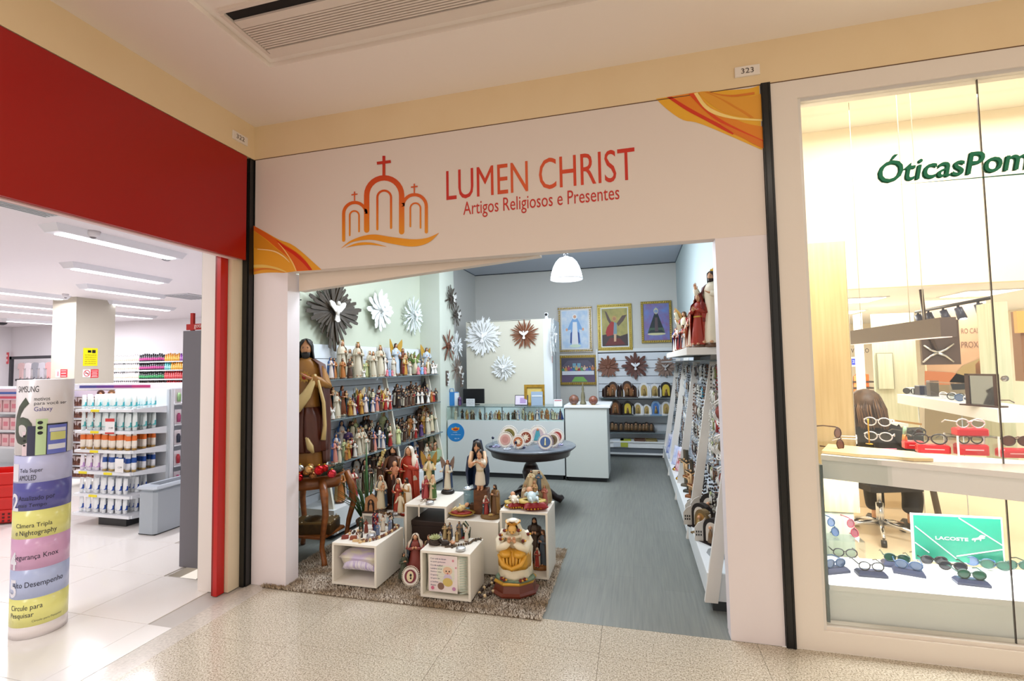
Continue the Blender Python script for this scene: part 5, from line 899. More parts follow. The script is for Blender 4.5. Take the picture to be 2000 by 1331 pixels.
# --- small nativity figures on the low box
SP = {'a': S2(robe='2c3c2c', vl='3a4a38'), 'b': S2(robe='7a3424', hair='2a1a12', beard=True), 'c': S2(robe='24345c', mantle='9c2a28', hair='2a1a12', child='a83030'), 'd': S2(robe='d8d0c0', hair='3a2418', wings='d8d4cc'), 'e': S2(robe='2a2420', hair='1c1410', child='d8c8a8'), 'f': S2(robe='8c7a60', mantle='4a5c78', hair='3a2a1a', beard=True), 'g': S2(robe='6c7c9c', vl='a8b0c4'), 'h': S2(robe='b8a070', mantle='5a4630', hair='2a1c12', beard=True)}
for sp_, x, y, z_, h, lab, rz in (('a', -2.105, 3.36, zA, .12, 'dark green veiled nativity figure', .3), ('b', -2.05, 3.34, zA, .11, 'rust-robed bearded nativity figure', .1), ('c', -2.03, 3.44, zA, .15, 'navy and red nativity figure carrying a child', 0), ('c', -1.99, 3.37, zA, .11, 'shorter navy and red nativity figure', .2), ('d', -1.94, 3.4, zA, .13, 'pale winged nativity figure', -.1), ('g', -1.925, 3.3, zA, .1, 'lilac-veiled kneeling nativity figure', .2), ('e', -1.905, 3.47, zA, .13, 'black-robed nativity figure with infant', 0), ('g', -1.89, 3.42, zA, .1, 'grey-blue veiled nativity figure near the bead string', 0), ('e', -2.03, 3.24, zA, .085, 'small black-clad nativity figure at the front', 0), ('d', -2.0, 3.17, zA, .06, 'tiny white nativity figure at the box edge', 0),
        ('h', -1.38, 3.3, zB, .12, 'tan-robed nativity king', .1), ('f', -1.35, 3.32, zB, .12, 'blue-cloaked nativity king', 0), ('h', -1.335, 3.27, zB, .09, 'shorter tan-robed nativity king', -.2), ('g', -1.39, 3.235, zB, .075, 'small grey-veiled nativity figure by the succulent', 0), ('f', -1.28, 3.33, zB, .13, 'blue-cloaked shepherd by the stable', .1), ('h', -1.275, 3.27, zB, .09, 'ochre-robed shepherd kneeling by the stable', .1), ('d', -1.21, 3.29, zB, .11, 'white winged figure right of the stable'.replace('right of', 'guarding'), -.1)):
    ensemble('nativity_figure', lab+(' on the low box' if z_ == zA else ' on the foremost box'), (x, y, z_), rz, None, [('figure', SP[sp_], mm(sc=h))], 'figurine', group='small nativity figures')
t = thing('stable_model', 'tiny lit stable with green roof on the foremost box', 'ornament', (-1.245, 3.34, zB)); b = MB(); b.poly([(-.035, 0), (.035, 0), (.04, .07), (0, .12), (-.04, .07)], .03, mat('2a3a28', .6)).box((-.03, -.01, 0), (.03, 0, .015), mat('a02c2c', .5)).tube([(-.045, -.005, .07), (0, -.005, .122), (.045, -.005, .07)], .006, mat('b0a890', .5), 6); b.build('stable', t)
t = thing('animal_figure', 'dark little donkey figure lying on the foremost box', 'figurine', (-1.33, 3.18, zB)); dn = mat('2e241e', .6); b = MB(); b.ell((0, 0, .02), (.035, .018, .018), dn).ell((-.035, 0, .035), (.012, .01, .012), dn).tube([(-.02, 0, .025), (-.035, 0, .035)], .008, dn, 6); [b.tube([(x, y, .015), (x, y, 0)], .004, dn, 5) for x in (-.02, .02) for y in (-.012, .012)]; b.build('body', t)
t = thing('infant_figurine', 'tiny bare infant figure lying on the foremost box', 'figurine', (-1.28, 3.2, zB)); b = MB(); baby(b, (0, 0, .012), .05, M=mm((0, 0, .01), (-PI/2, 0, .5))); b.build('body', t)
t = thing('sheep_figure', 'tiny white sheep figure on the low box', 'figurine', (-1.975, 3.31, zA)); b = MB(); b.ell((0, 0, .018), (.022, .014, .013), WHITE).ell((-.024, 0, .026), (.009, .008, .009), WHITE); [b.tube([(x, y, .012), (x, y, 0)], .003, WHITE, 5) for x in (-.012, .012) for y in (-.008, .008)]; b.build('body', t)
for x, lab, c in ((-2.14, 'small red heart-shaped box on the low box', '7a2c20'), (-2.07, 'small terracotta block on the low box', '8c4428')):
    t = thing('trinket_box', lab, 'trinket', (x, 3.2, zA), .4); MB().bbox((-.025, -.018, 0), (.025, .018, .022), mat(c, .45), .004).build('body', t)
t = thing('bead_cluster', 'wooden bead bracelet heaped on the low box corner', 'bracelet', (-2.13, 3.3, zA)); b = MB(); [b.ell((.035*cos(i), .03*sin(i), .01+.008*(i % 2)), .011, mat(('6a3a22', 'd8b888', '3c2a20')[i % 3], .4), 8, 6) for i in range(7)]; b.build('beads', t)
# succulent
t = thing('potted_succulent', 'pale green succulent in a woven dark bowl', 'plant', (-1.41, 3.19, zB)); b = MB(); [b.tube([((.035+.006*sin(k+j))*cos(k*.42), (.035+.006*sin(k+j))*sin(k*.42), .008+j*.009) for k in range(16)], .006, mat('3a2c24', .6), 6) for j in range(4)]; b.build('bowl', t)
b = MB()
for j, (nn, rr, hh, ti) in enumerate(((12, .045, .03, .9), (10, .034, .045, .6), (7, .02, .055, .3))):
    for i in range(nn): a = 2*PI*i/nn+j*.3; b.loft([[(x*cos(a)-y*sin(a), x*sin(a)+y*cos(a), z_) for x, y, z_ in ((.005, -.008, .03), (rr*.6, -.011, .033+hh*.25), (rr, 0, .03+hh*.7), (rr*.6, .011, .033+hh*.25), (.005, .008, .03))], [(x*cos(a)-y*sin(a), x*sin(a)+y*cos(a), z_) for x, y, z_ in ((.005, -.008, .036), (rr*.6, -.009, .038+hh*.25), (rr, 0, .033+hh*.7), (rr*.6, .009, .038+hh*.25), (.005, .008, .036))]], mat('aab884', .5, noise=(40, 'dcdcb0', .5, (1, 1, 1))), False)
b.build('leaves', t)
# --- statuettes on the tall box
ensemble('angel_statuette', 'green and gold winged angel statuette on the tall box', (-1.755, 3.86, zC), .15, MB().lathe([(.04, 0), (.045, .01), (.04, .02)], mat('b08a3a', .4), 10), [('figure', S2(robe='e0cf96', mantle='2f5246', hair='c8a050', wings='b08a3c', pose=('hold', 'side'), crn=True, cape='e8dcc0'), mm((0, 0, .01), sc=(.28, .28, .33)))])
ensemble('angel_statuette', 'brown-haired angel in white and blue on dark oval base', (-1.6, 3.9, zC), .1, MB().lathe([(.055, 0), (.06, .012), (.045, .03)], mat('1e1612', .4), 14), [('figure', S2(robe='e4dcc8', mantle='31486e', hair='8a4426', wings='8a7468', pose=('side', 'hold'), base='1e1612'), mm((0, 0, .02), sc=(.24, .24, .275)))])
ensemble('visitation_statuette', 'pair of women in rose and green leaning together', (-1.675, 3.68, zC), 0, None, [('figure', S2(robe='b0484c', mantle='8c3440', vl='e4d4c4'), mm((-.03, 0, 0), (0, 0, .7), (.2,)*3)), ('figure', S2(robe='d8c8a4', mantle='4c6c34', vl='d8b088'), mm((.03, 0, 0), (0, 0, -.7), (.21,)*3))])
t = thing('ribbon_bookmark', 'cream ribbon hanging over the tall box front edge', 'ribbon', (-1.69, 3.52, zC)); MB().box((-.006, -.004, -.09), (.006, -.001, .003), mat('e0d6c8', .6)).box((-.006, -.004, .001), (.006, .12, .003), mat('e0d6c8', .6)).build('ribbon', t)
t = thing('trinket_pile', 'small pearly trinket on the tall box top', 'trinket', (-1.70, 3.62, zC)); b = MB(); [b.ell((.02*cos(i*1.3), .02*sin(i*1.3), .009), .009, mat(('c8c0b4', 'e0d8d0', 'a89a8a')[i % 3], .3), 7, 5) for i in range(6)]; b.build('beads', t)
# --- closed box top: dish with infant, vase, kneeling family
t = thing('infant_dish', 'golden oval dish with reclining cream infant figure', 'ornament', (-1.365, 3.6, zE)); b = MB(); b.lathe([(.05, 0), (.1, .02), (.115, .034), (.1, .03), (.02, .014)], mat('b8923c', .3, .5), 26, sy=.7, fold=.03, k=10); b.build('dish', t); b = MB(); b.lathe([(.09, .028), (.07, .035), (.02, .036)], mat('9c2c22', .5), 20, sy=.65); b.build('cloth', t); b = MB(); baby(b, (0, 0, 0), .09, C('e8d49c'), M=mm((0, 0, .06), (-1.2, 0, -.9))); b.build('infant', t)
t = thing('silver_rim_vase', 'clear glass cylinder vase with silver rim', 'vase', (-1.37, 3.8, zE)); b = MB(); b.lathe([(.045, .004), (.046, .16), (.042, .16), (.041, .008)], glass('vase_glass', (.8, .88, .9)), 24); b.build('glass_body', t); MB().lathe([(.044, .158), (.05, .162), (.05, .17), (.042, .17), (.041, .16)], mat('d8dce0', .15, .9), 24).build('rim', t); MB().lathe([(.046, 0), (.05, .004), (.02, .008)], mat('c0d0d4', .2), 20).build('foot', t)
ensemble('kneeling_family_statuette', 'brown family group kneeling round a cradle', (-1.125, 3.6, zE), 0, MB().lathe([(.075, 0), (.08, .012), (.07, .03)], mat('7a5c30', .45), 18, sy=.7), [('mother', S2(robe='a03a38', mantle='2c4a54', vl='e8e0d4'), mm((-.035, .0, .015), (0, 0, .6), (.16,)*3)), ('father', S2(robe='6a4a2c', mantle='8a6838', hair='2a1a10', beard=True), mm((.035, .02, .015), (0, 0, -.5), (.25,)*3)), ('cradle', S2(robe='c8a868', hair='5a3a20'), mm((.0, -.03, .03), (1.2, 0, .9), (.07,)*3))])
# --- aisle box top: infants on red cushions and resurrection group
def infant_cushion(lab, x, y, s, cc):
    t = thing('infant_on_cushion', lab, 'ornament', (x, y, zF), .15); b = MB(); cushion(b, .17*s, .17*s, .06*s, mat('8c1418', .55), mm((0, .085*s, .028*s), (PI/2, 0, .2))); b.build('cushion', t)
    b = MB(); n = 24; [b.ell((.09*s*cos(a), .085*s*sin(a), .018*s), .007, GOLD, 6, 4) for a in (2*PI*i/n for i in range(n))]; b.build('gold_fringe', t)
    b = MB(); shell(b, [(.045*s, .1*s, .06*s, 0, 0, .01), (.06*s, .09*s, .055*s, 0, 0, .01)], C('d8c070'), 18, .05*s, .08); b.build('drape', t); b = MB(); baby(b, (0, 0, 0), .12*s, C(cc), M=mm((0, -.01, .08*s), (-1.15, 0, .3))); b.build('infant', t); return t
infant_cushion('red cushion with small white-clad infant on the aisle box', -.93, 3.6, .8, 'e8e0d0'); infant_cushion('larger red and gold cushion with infant in pale blue', -.79, 3.595, 1.1, 'c8dce0')
t = thing('resurrection_group', 'cream moulded nativity relief with figures in a shell shape', 'statue', (-.79, 3.74, zF)); cr_ = mat('c8b48c', .5, noise=(20, '8a7858', .6, (1, 1, 1))); b = MB(); b.lathe([(.11, 0), (.12, .02), (.115, .08), (.1, .14), (.07, .2), (.035, .25)], cr_, 22, (0, .02), sy=.45, fold=.09, k=6); b.build('relief', t)
for nm, spc, M in (('figure', S2(robe='d8c8a0', hair='2a1a10', beard=True), mm((-.03, -.02, .1), sc=.17)), ('figure', S2(robe='4c6478', hair='2a1a10', beard=True), mm((.03, -.01, .1), sc=.16)), ('figure', S2(robe='c8a878', vl='d8b08c'), mm((0, -.045, .03), sc=.16)), ('figure', S2(robe='d8c4a8', hair='8a6a40'), mm((-.075, -.04, .0), (0, 0, .3), (.16,)*3)), ('figure', S2(robe='b06a5c', hair='8a6a40'), mm((.08, -.04, 0), (0, 0, -.3), (.16,)*3))): joined(spc, M).build(nm, t)
# inside the aisle box and on the rug
ensemble('dark_family_statuette', 'dark brown openwork family statuette inside the aisle box', (-.76, 3.66, ZR+.017), -.2, MB().lathe([(.09, 0), (.095, .02), (.08, .035)], mat('8a5820', .45), 18, sy=.7), [('figure', S2(robe='4a382c', mantle='3c2c24', hair='2a1a12', beard=True), mm((-.04, .02, .02), (0, 0, .3), (.36,)*3)), ('figure', S2(robe='55606c', mantle='5a4234', hair='6a4a34'), mm((.04, 0, .02), (0, 0, -.3), (.28,)*3)), ('figure', S2(robe='a03428', vl='dcd0c0'), mm((.01, -.05, .02), (0, 0, 0), (.15,)*3))])
ensemble('kneeling_woman_statue', 'kneeling woman statue in dark blue veil and rose robe', (-1.645, 3.36, ZR), .3, MB().lathe([(.06, 0), (.065, .015), (.05, .03)], mat('5a3a20', .5), 12), [('figure', S2(robe='8c4038', mantle='2f4050', vl='d8c8b4', hem=.19, base='4a3220'), mm((0, 0, .02), sc=(.38, .38, .3))), ('boy', S2(robe='4c5444', hair='3a2a1c', hem=.19), mm((-.08, -.05, 0), (0, 0, .5), (.2,)*3))])
ensemble('kneeling_woman_statue', 'cream-robed kneeling statue behind the round plate', (-1.56, 3.42, ZR), -.3, MB().lathe([(.05, 0), (.055, .015), (.045, .03)], mat('4a3020', .5), 12), [('figure', S2(robe='4c3a34', mantle='b8a078', hair='6a4a34', hem=.18), mm((0, 0, .02), sc=.28))])
plate('round beaded plate with wine red medallion leaning on the rug', 802, 1120, 3.2, .072, '7c2438', 'face', 'e8d8b0', z_=ZR, grp='decorated plate on the rug', beads='e8dcc8')
# --- small carved side table with statue
t = thing('side_table', 'carved honey-brown side table with curved legs', 'table', (-2.72, 3.6, 0)); wd = mat('9a5a24', .35, noise=(10, '6e3a14', .5, (1, 1, 3)), coat=.3)
b = MB(); tz = .72; b.loft([[(-2.72+.27*s*(cos(a)+.08*cos(3*a)), 3.6+.24*s*(sin(a)-.08*sin(3*a)), z_) for a in (2*PI*i/28 for i in range(28))] for z_, s in ((tz-.025, .94), (tz-.015, 1.0), (tz-.003, 1.0), (tz, .97))], wd, False); b.build('table_top', t, True)
b = MB(); b.loft([[(-2.72+.24*s*(cos(a)+.08*cos(3*a)), 3.6+.21*s*(sin(a)-.08*sin(3*a)), z_) for a in (2*PI*i/28 for i in range(28))] for z_, s in ((tz-.12, .96), (tz-.09, 1.0), (tz-.025, 1.0))], wd, True); b.build('apron', t, True)
for sx, sy in ((1, -1), (-1, -1), (1, 1), (-1, 1)):
    X, Y = -2.72+sx*.21, 3.6+sy*.17; b = MB(); b.tube([(X, Y, tz-.03), (X+sx*.04, Y+sy*.02, tz-.16), (X+sx*.055, Y+sy*.03, tz-.3), (X+sx*.02, Y+sy*.01, tz-.45), (X+sx*.0, Y, tz-.58), (X+sx*.04, Y+sy*.02, .04), (X+sx*.05, Y+sy*.03, .012)], [.028, .032, .027, .022, .02, .022, .024], wd, 10); b.build('leg', t, True)
MB().bbox((-2.93, 3.44, .2), (-2.51, 3.76, .222), wd, .01).build('lower_shelf', t, True)
t = thing('jewel_chest', 'antique bronze jewel chest with pearls on the lower shelf', 'chest', (-2.68, 3.58, .223), .25); br = mat('5c4420', .4, .4, noise=(20, '3a2a14', .5, (1, 1, 1))); MB().bbox((-.17, -.11, 0), (.17, .11, .08), br, .006).build('body', t); b = MB(); b.lathe([(.1, .08), (.09, .1), (.03, .12)], br, 20, sy=.8).bbox((-.165, -.105, .08), (.165, .105, .092), mat('7a6034', .4, .4), .004); b.build('lid', t)
b = MB(); random.seed(2); [b.ell((random.choice((-.14, -.1, .12, .15))+random.uniform(-.02, .02), random.uniform(-.11, .1), .1+random.uniform(-.06, .03)), .007, mat('f0ece0', .2), 7, 5) for _ in range(22)]; b.build('pearls', t)
# baubles garland, one object per bauble
random.seed(8); t = thing('garland', 'dark green fir garland round the foot of the statue', 'garland', (-2.66, 3.45, tz)); b = MB()
for i in range(260):
    a = random.uniform(-PI, PI*.15); r_ = random.uniform(.17, .26); x, y, z_ = r_*cos(a)*1.0, r_*sin(a)*.85+.08, random.uniform(.01, .07); b.tube([(x, y, z_), (x+random.uniform(-.03, .03), y+random.uniform(-.03, .03), z_+random.uniform(-.02, .03))], [.003, .001], mat('1f3018', .7), 4)
b.tube([(.21*cos(a), .18*sin(a)+.08, .035) for a in (-PI+i*PI*1.2/14 for i in range(15))], .034, mat('16220f', .8), 7); b.build('needles', t); t.children and None
for i, (px, py, c, r_) in enumerate(((563, 925, 'd8b020', .034), (563, 938, 'e0c030', .03), (583, 921, 'a80c14', .033), (586, 915, 'b8bcc0', .027), (584, 934, 'b01018', .031), (574, 947, 'b40c14', .034), (604, 917, 'c89a60', .032), (599, 922, 'b87838', .028), (611, 929, '8a5a34', .03), (623, 919, 'b01018', .036), (634, 915, 'a01414', .028), (648, 926, 'c0303c', .033))):
    q = P(px, py, y=3.24+.03*(i % 3)); t = thing('christmas_bauble', f"{dict(d='golden yellow', e='lemon yellow', a='deep red', b='bright red', c='copper', **{'8': 'bronze brown'})[c[0]] if c not in ('b8bcc0', 'c0303c') else ('silver' if c[1] == '8' else 'rosy red')} bauble on the garland, {ORD[i]} from the shop pier", 'bauble', q, 0, 'baubles round the statue foot'); MB().ell((0, 0, 0), r_*1.05, mat(c, .12, .75), 16, 12).build('ball', t); MB().lathe([(.009, r_*1.0), (.009, r_*1.2), (.003, r_*1.25)], GOLD, 8).build('cap', t)
# large bearded statue
Hs = 1.2; t = figure('robed_statue', robe='9a6a2c', hair='17120f', beard=True, pose=('bless', 'heart'), hi=True, base='6a4a28', label='large bearded statue in brown and cream robes on the side table', cat='statue', hem=.145, skin=mat('c08a60', .4))
t.location = (-2.72, 3.5, tz); t.rotation_euler = (0, 0, .55); t.scale = (Hs*.88, Hs*.88, Hs*.99)
mr = mat('5a2814', .42, noise=(5, '3e1a0e', .5, (1, 1, 1))); cm_ = mat('c8b078', .45)
b = MB(); shell(b, [(.81, .07, .06, 0, .01, .7), (.77, .14, .092, 0, .005, .75), (.62, .172, .118, 0, 0, .8), (.46, .172, .135, .005, .0, .8), (.3, .17, .145, .01, 0, .75), (.1, .172, .15, 0, .01, .9), (.07, .175, .155, 0, .01, .9)], mr, 30, .01, .06, 9); b.build('mantle', t)
b = MB(); shell(b, [(.47, .1, .085, .0, -.035, .01), (.4, .135, .115, 0, -.03, .01), (.28, .15, .125, 0, -.03, .01), (.17, .155, .13, .01, -.03, .01), (.16, .15, .125, .01, -.03, .01)], mr, 40, .012, .07, 13); b.build('front_drape', t)
b = MB(); b.tube([(-.19, -.06, .44), (-.13, -.125, .435), (-.05, -.155, .48), (.02, -.15, .56), (.06, -.13, .64), (.08, -.11, .7)], [.03, .042, .045, .036, .022, .01], cm_, 12).tube([(.1, -.12, .66), (.14, -.1, .5), (.15, -.1, .34), (.14, -.12, .24)], [.01, .014, .014, .02], cm_, 8).tube([(.02, -.15, .27), (.05, -.16, .2), (.07, -.15, .16)], [.012, .026, .01], cm_, 8); b.build('cream_lining', t)
b = MB(); b.ell((-.0, -.115, .685), (.018, .008, .02), mat('9c1c14', .4), 10, 7).poly([(r_*cos(a), .685+r_*sin(a)) for a, r_ in ((2*PI*i/20, .045 if i % 2 else .03) for i in range(20))], .003, mat('b08838', .4, .4), mm((0, -.108, 0))); b.build('heart', t)
# plant beside the unit
t = thing('spiky_plant', 'tall thin-leaved green plant in a wicker pot', 'plant', (-2.37, 3.9, 0)); b = MB(); [b.tube([((.06+.004*j)*cos(k*.4+j), (.06+.004*j)*sin(k*.4+j), .01+j*.022) for k in range(17)], .012, mat('6a5038', .7), 6) for j in range(11)]; b.build('wicker_pot', t)
b = MB(); random.seed(6)
for i in range(70): a = random.uniform(0, 2*PI); L = random.uniform(.25, .5); o = random.uniform(.03, .26); x, y = .04*cos(a), .04*sin(a); b.tube([(x, y, .22), (x+o*.35*cos(a), y+o*.35*sin(a), .22+L*.5), (x+o*cos(a), y+o*sin(a), .22+L*.85)], [.004, .0045, .001], mat('3a5a30' if i % 3 else '5a6a3c', .6), 4)
b.tube([(0, 0, .2), (-.02, 0, .55), (-.02, 0, .92)], [.014, .016, .002], mat('3c6a38', .5), 6); b.build('blades', t)
# red tassel and rosary hanging at the opening corner
q = P(571, 548, y=3.2); t = thing('hanging_ornament', 'dark red cloth ornament hanging at the opening corner', 'ornament', (q.x, 3.2, 2.22)); MB().lathe([(.03, 0), (.035, .04), (.03, .1), (.02, .13)], mat('6a1a18', .7), 10, fold=.12, k=5).lathe([(.012, -.05), (.02, -.02), (.022, 0)], mat('5a1412', .7), 8, (.01, 0)).build('cloth', t)
t = thing('hanging_key', 'small dark metal cross dangling below the shutter bar', 'ornament', (q.x+.065, 3.2, 2.12)); kmm = mat('2a2622', .5, .5); MB().tube([(0, 0, .1), (0, 0, 0), (0, 0, -.02)], .004, kmm, 5).box((-.02, -.003, .02), (.02, .003, .028), kmm).tube([(-.03, 0, .11), (.09, 0, .125)], .005, kmm, 5).build('cross', t)
# ================================================================ RIGHT-HAND DISPLAY UNIT
t = thing('aisle_display_unit', 'long white display unit with slanted posts beside the aisle', 'shelving', (.58, 5.8, 0)); ya, yb = 3.36, 8.35; xf = .409; wu = mat('e6eaec', .35)
MB().box((xf+.03, ya, 0.0), (XE-.01, yb, .06), mat('34383a', .6)).build('plinth', t, True)
MB().bbox((xf, ya, .06), (XE-.005, yb, .235), wu, .003).build('deck', t, True)
MB().box((XE-.012, ya, .235), (XE-.003, yb, 1.68), dkm).build('backing', t, True)
for i in range(10): MB().box((XE-.03, ya, .24+i*.1445), (XE-.013, yb, .24+i*.1445+.137), slatm).build('slat', t, True)
for y in (3.38, 4.52, 5.75, 6.95, 8.2): b = MB(); b.add([(xf-.02, y-.03, .05), (xf+.06, y-.03, .05), (xf+.06, y, .05), (xf-.02, y, .05), (XE-.1, y-.03, 1.66), (XE-.03, y-.03, 1.66), (XE-.03, y, 1.66), (XE-.1, y, 1.66)], BOXF, mat('e8e4de', .4)); b.build('slanted_post', t, True)
MB().bbox((.39, 3.9, 1.655), (XE-.004, 6.3, 1.71), mat('ece6de', .35), .003).build('top_shelf', t, True)
MB().box((.41, 4.4, 1.60), (XE-.004, 8.3, 1.612), gle).build('glass_shelf', t, True)
def on_top(px, y, lab, spec, h, rz=-.75, x=.55, sc=None, name='saint_statue'):
    f_ = figure(name, label=lab, cat='statue', **spec); f_.location = (x, y, 1.711); f_.rotation_euler = (0, 0, rz); f_.scale = (h, h, h); return f_
def xat(px, x): return P(px, 660, x=x).y
def at_(px, x): return min(6.2, max(3.95, xat(px, x)))
on_top(1385, at_(1385, .55), 'large cream-robed bearded statue with golden halo on the top shelf', S2(robe='e8dcc4', mantle='5c1c1c', hair='2a1a12', beard=True, halo=True, pose=('bless', 'heart'), hi=True), .62, x=.6)
on_top(1357, at_(1357, .55), 'dark-haired lady statue in crimson mantle on the top shelf', S2(robe='8c2420', mantle='1f2c40', vl='d8cbb4', hair='2a1a12', pose=('hold', 'heart'), hi=True), .5, x=.58)
on_top(1392, 3.98, 'tall red-robed veiled lady statue nearest the shop front', S2(robe='9c2c18', mantle='a83420', vl='7c1c14', sash='c8a040', hi=True, pose=('pray', 'heart')), .44, x=.5)
on_top(1372, 4.15, 'bearded man in salmon and white robes, top shelf', S2(robe='d8c4b0', mantle='b8543c', hair='2a1a12', beard=True, pose=('hold', 'heart')), .32, x=.47)
on_top(1362, 4.3, 'bearded man in orange and white robes, top shelf', S2(robe='e0d0b8', mantle='c87840', hair='2a1a12', beard=True, pose=('hold', 'heart')), .3, x=.47)
on_top(1358, 4.42, 'small blue and white robed lady at the shelf edge', S2(robe='d8d8d8', mantle='2f6a94', vl='d8d0c0'), .17, x=.43)
on_top(1354, 4.48, 'small red-caped figure on the top shelf edge', S2(robe='b42a1c', hair='4a2a18'), .24, x=.45)
on_top(1338, at_(1338, .5), 'winged warrior statue in white and gold armour', S2(robe='e0d8b8', mantle='a02c1c', hair='5a3a1c', wings='c8a058', pose=('up', 'side'), sash='c8a23c', hem=.11), .42, x=.5)
on_top(1330, at_(1330, .5), 'golden-hatted warrior statue in silver tunic', S2(robe='c8ccd0', cape='b08840', hair='c8a050', pose=('up', 'side')), .38, x=.53)
on_top(1345, 4.85, 'angel statue with blue and red skirt, top shelf', S2(robe='7c3020', mantle='2c5a84', hair='5a3a1c', wings='d8cbb0'), .26, x=.46)
on_top(1318, 5.9, 'soldier statue in green skirt beside the picture', S2(robe='5c6a44', mantle='b8b0a0', hair='3a2a1c', beard=True, staff=True), .36, x=.52)
on_top(1310, 6.15, 'royal blue and white robed lady at the inner shelf end', S2(robe='e4e4e4', mantle='2440a0', vl='2440a0'), .32, x=.5)
on_top(1326, 5.3, 'white-clad figure with red cape, middle of the top shelf', S2(robe='e4dcd0', mantle='8c2430', hair='3a2418'), .28, x=.45)
on_top(1335, 4.95, 'small red and navy robed figure, middle of the top shelf', S2(robe='8c1c24', mantle='1f2c50', hair='3a2418'), .2, x=.43)
# deck: wooden chapel ornaments, crucifixes, packets
OW = oratory('chapel_ornament', '221a18', 'd8d0c4', .19, .2, doors=True, dc='d8d4cc'); OG = oratory('chapel_ornament', '7a6440', 'a87c40', .14, .19, doors=False); 
for i, (pr, y, x, sc, lab) in enumerate(((OW, 4.35, .58, 1.25, 'large dark-roofed chapel ornament with white front'), (OW, 4.5, .5, .85, 'dark arched chapel ornament next to the slanted post'), (OW, 4.22, .48, 1.0, 'black-edged chapel ornament with gold statue'), (OG, 4.08, .47, 1.0, 'golden brown arched chapel ornament'), (OW, 3.97, .6, 1.05, 'white-fronted chapel ornament with tiny windows'), (OW, 3.86, .52, .95, 'dark chapel ornament holding an orange figure'), (OG, 4.2, .64, 1.0, 'amber chapel ornament in the back row'))): pr.put((x, y, .237), -.9, sc, lab+' on the aisle unit deck', 'chapel ornaments on the aisle unit deck')
t = thing('foil_packet', 'crumpled silver and black packets at the deck end', 'packet', (.55, 3.66, .236), .3); b = MB(); b.add([(-.09, -.06, 0), (.09, -.05, 0), (.08, .08, 0), (-.08, .07, 0), (-.06, -.05, .05), (.07, -.03, .03), (.06, .05, .06), (-.07, .06, .03)], BOXF, mat('c4c8cc', .2, .6)).add([(-.02, -.02, .05), (.12, 0, .03), (.1, .12, .03), (-.02, .1, .05), (-.0, 0, .13), (.1, .02, .09), (.09, .1, .1), (0, .09, .14)], BOXF, mat('1a1c20', .3)); b.build('packets', t)
for i, (y, h, c, lab) in enumerate(((4.75, .3, '7c4a24', 'orange-brown standing crucifix nearest the second post'), (4.95, .42, '4a4234', 'tall grey-brown standing crucifix'), (5.15, .28, '8a5228', 'short copper-brown standing crucifix'), (5.35, .44, '3c3a30', 'tall dark standing crucifix'), (5.6, .4, '5a5040', 'olive-brown standing crucifix farthest in'))):
    t = thing('standing_crucifix', lab+' on the deck', 'crucifix', (.5, y, .236), -.5, 'standing crucifixes'); m = mat(c, .5); MB().bbox((-.045, -.03, 0), (.045, .03, .025), m, .003).bbox((-.014, -.008, .02), (.014, .008, h), m, .002).bbox((-.07, -.008, h*.68), (.07, .008, h*.68+.026), m, .002).build('cross', t); b = MB(); b.tube([(0, -.014, h*.3), (0, -.018, h*.66)], [.008, .014], mat('c8a070', .4), 6).tube([(-.06, -.014, h*.72), (0, -.016, h*.66), (.06, -.014, h*.72)], .006, mat('c8a070', .4), 6).ell((0, -.02, h*.74), .012, mat('c8a070', .4), 8, 6); b.build('figure', t)
for i, (y, x, c, lab) in enumerate(((6.0, .5, '3c6ab8', 'glossy blue booklet packet'), (6.3, .48, 'b83c34', 'red and blue booklet packet'), (6.7, .47, 'a8b4e0', 'lilac plastic packet'), (7.1, .45, 'c8d4ec', 'pale shiny plastic packet'), (7.5, .45, '5a78c8', 'deep blue plastic packet'), (7.8, .46, 'd8d8ec', 'whitish plastic packet'))):
    t = thing('plastic_packet', lab+' propped on the aisle unit deck', 'packet', (x, y, .236), -1.1, 'plastic packets on the deck'); b = MB(); cushion(b, .18, .26 if i != 3 else .4, .03, mat(c, .12, noise=(12, 'f0f0fa', .35, (1, 1, 1))), mm((0, 0, 0), (-.25, 0, 0)), 6); b.build('packet', t)
for y, lab in ((5.9, 'small golden round trinket at the deck edge'), (6.4, 'second golden trinket at the deck edge')): t = thing('gold_trinket', lab, 'trinket', (.45, y, .236)); MB().lathe([(.03, 0), (.035, .015), (.02, .03)], mat('c09030', .25, .8), 12).lathe([(.012, .03), (.014, .04), (.004, .05)], mat('4a1a14', .4), 8).build('trinket', t)
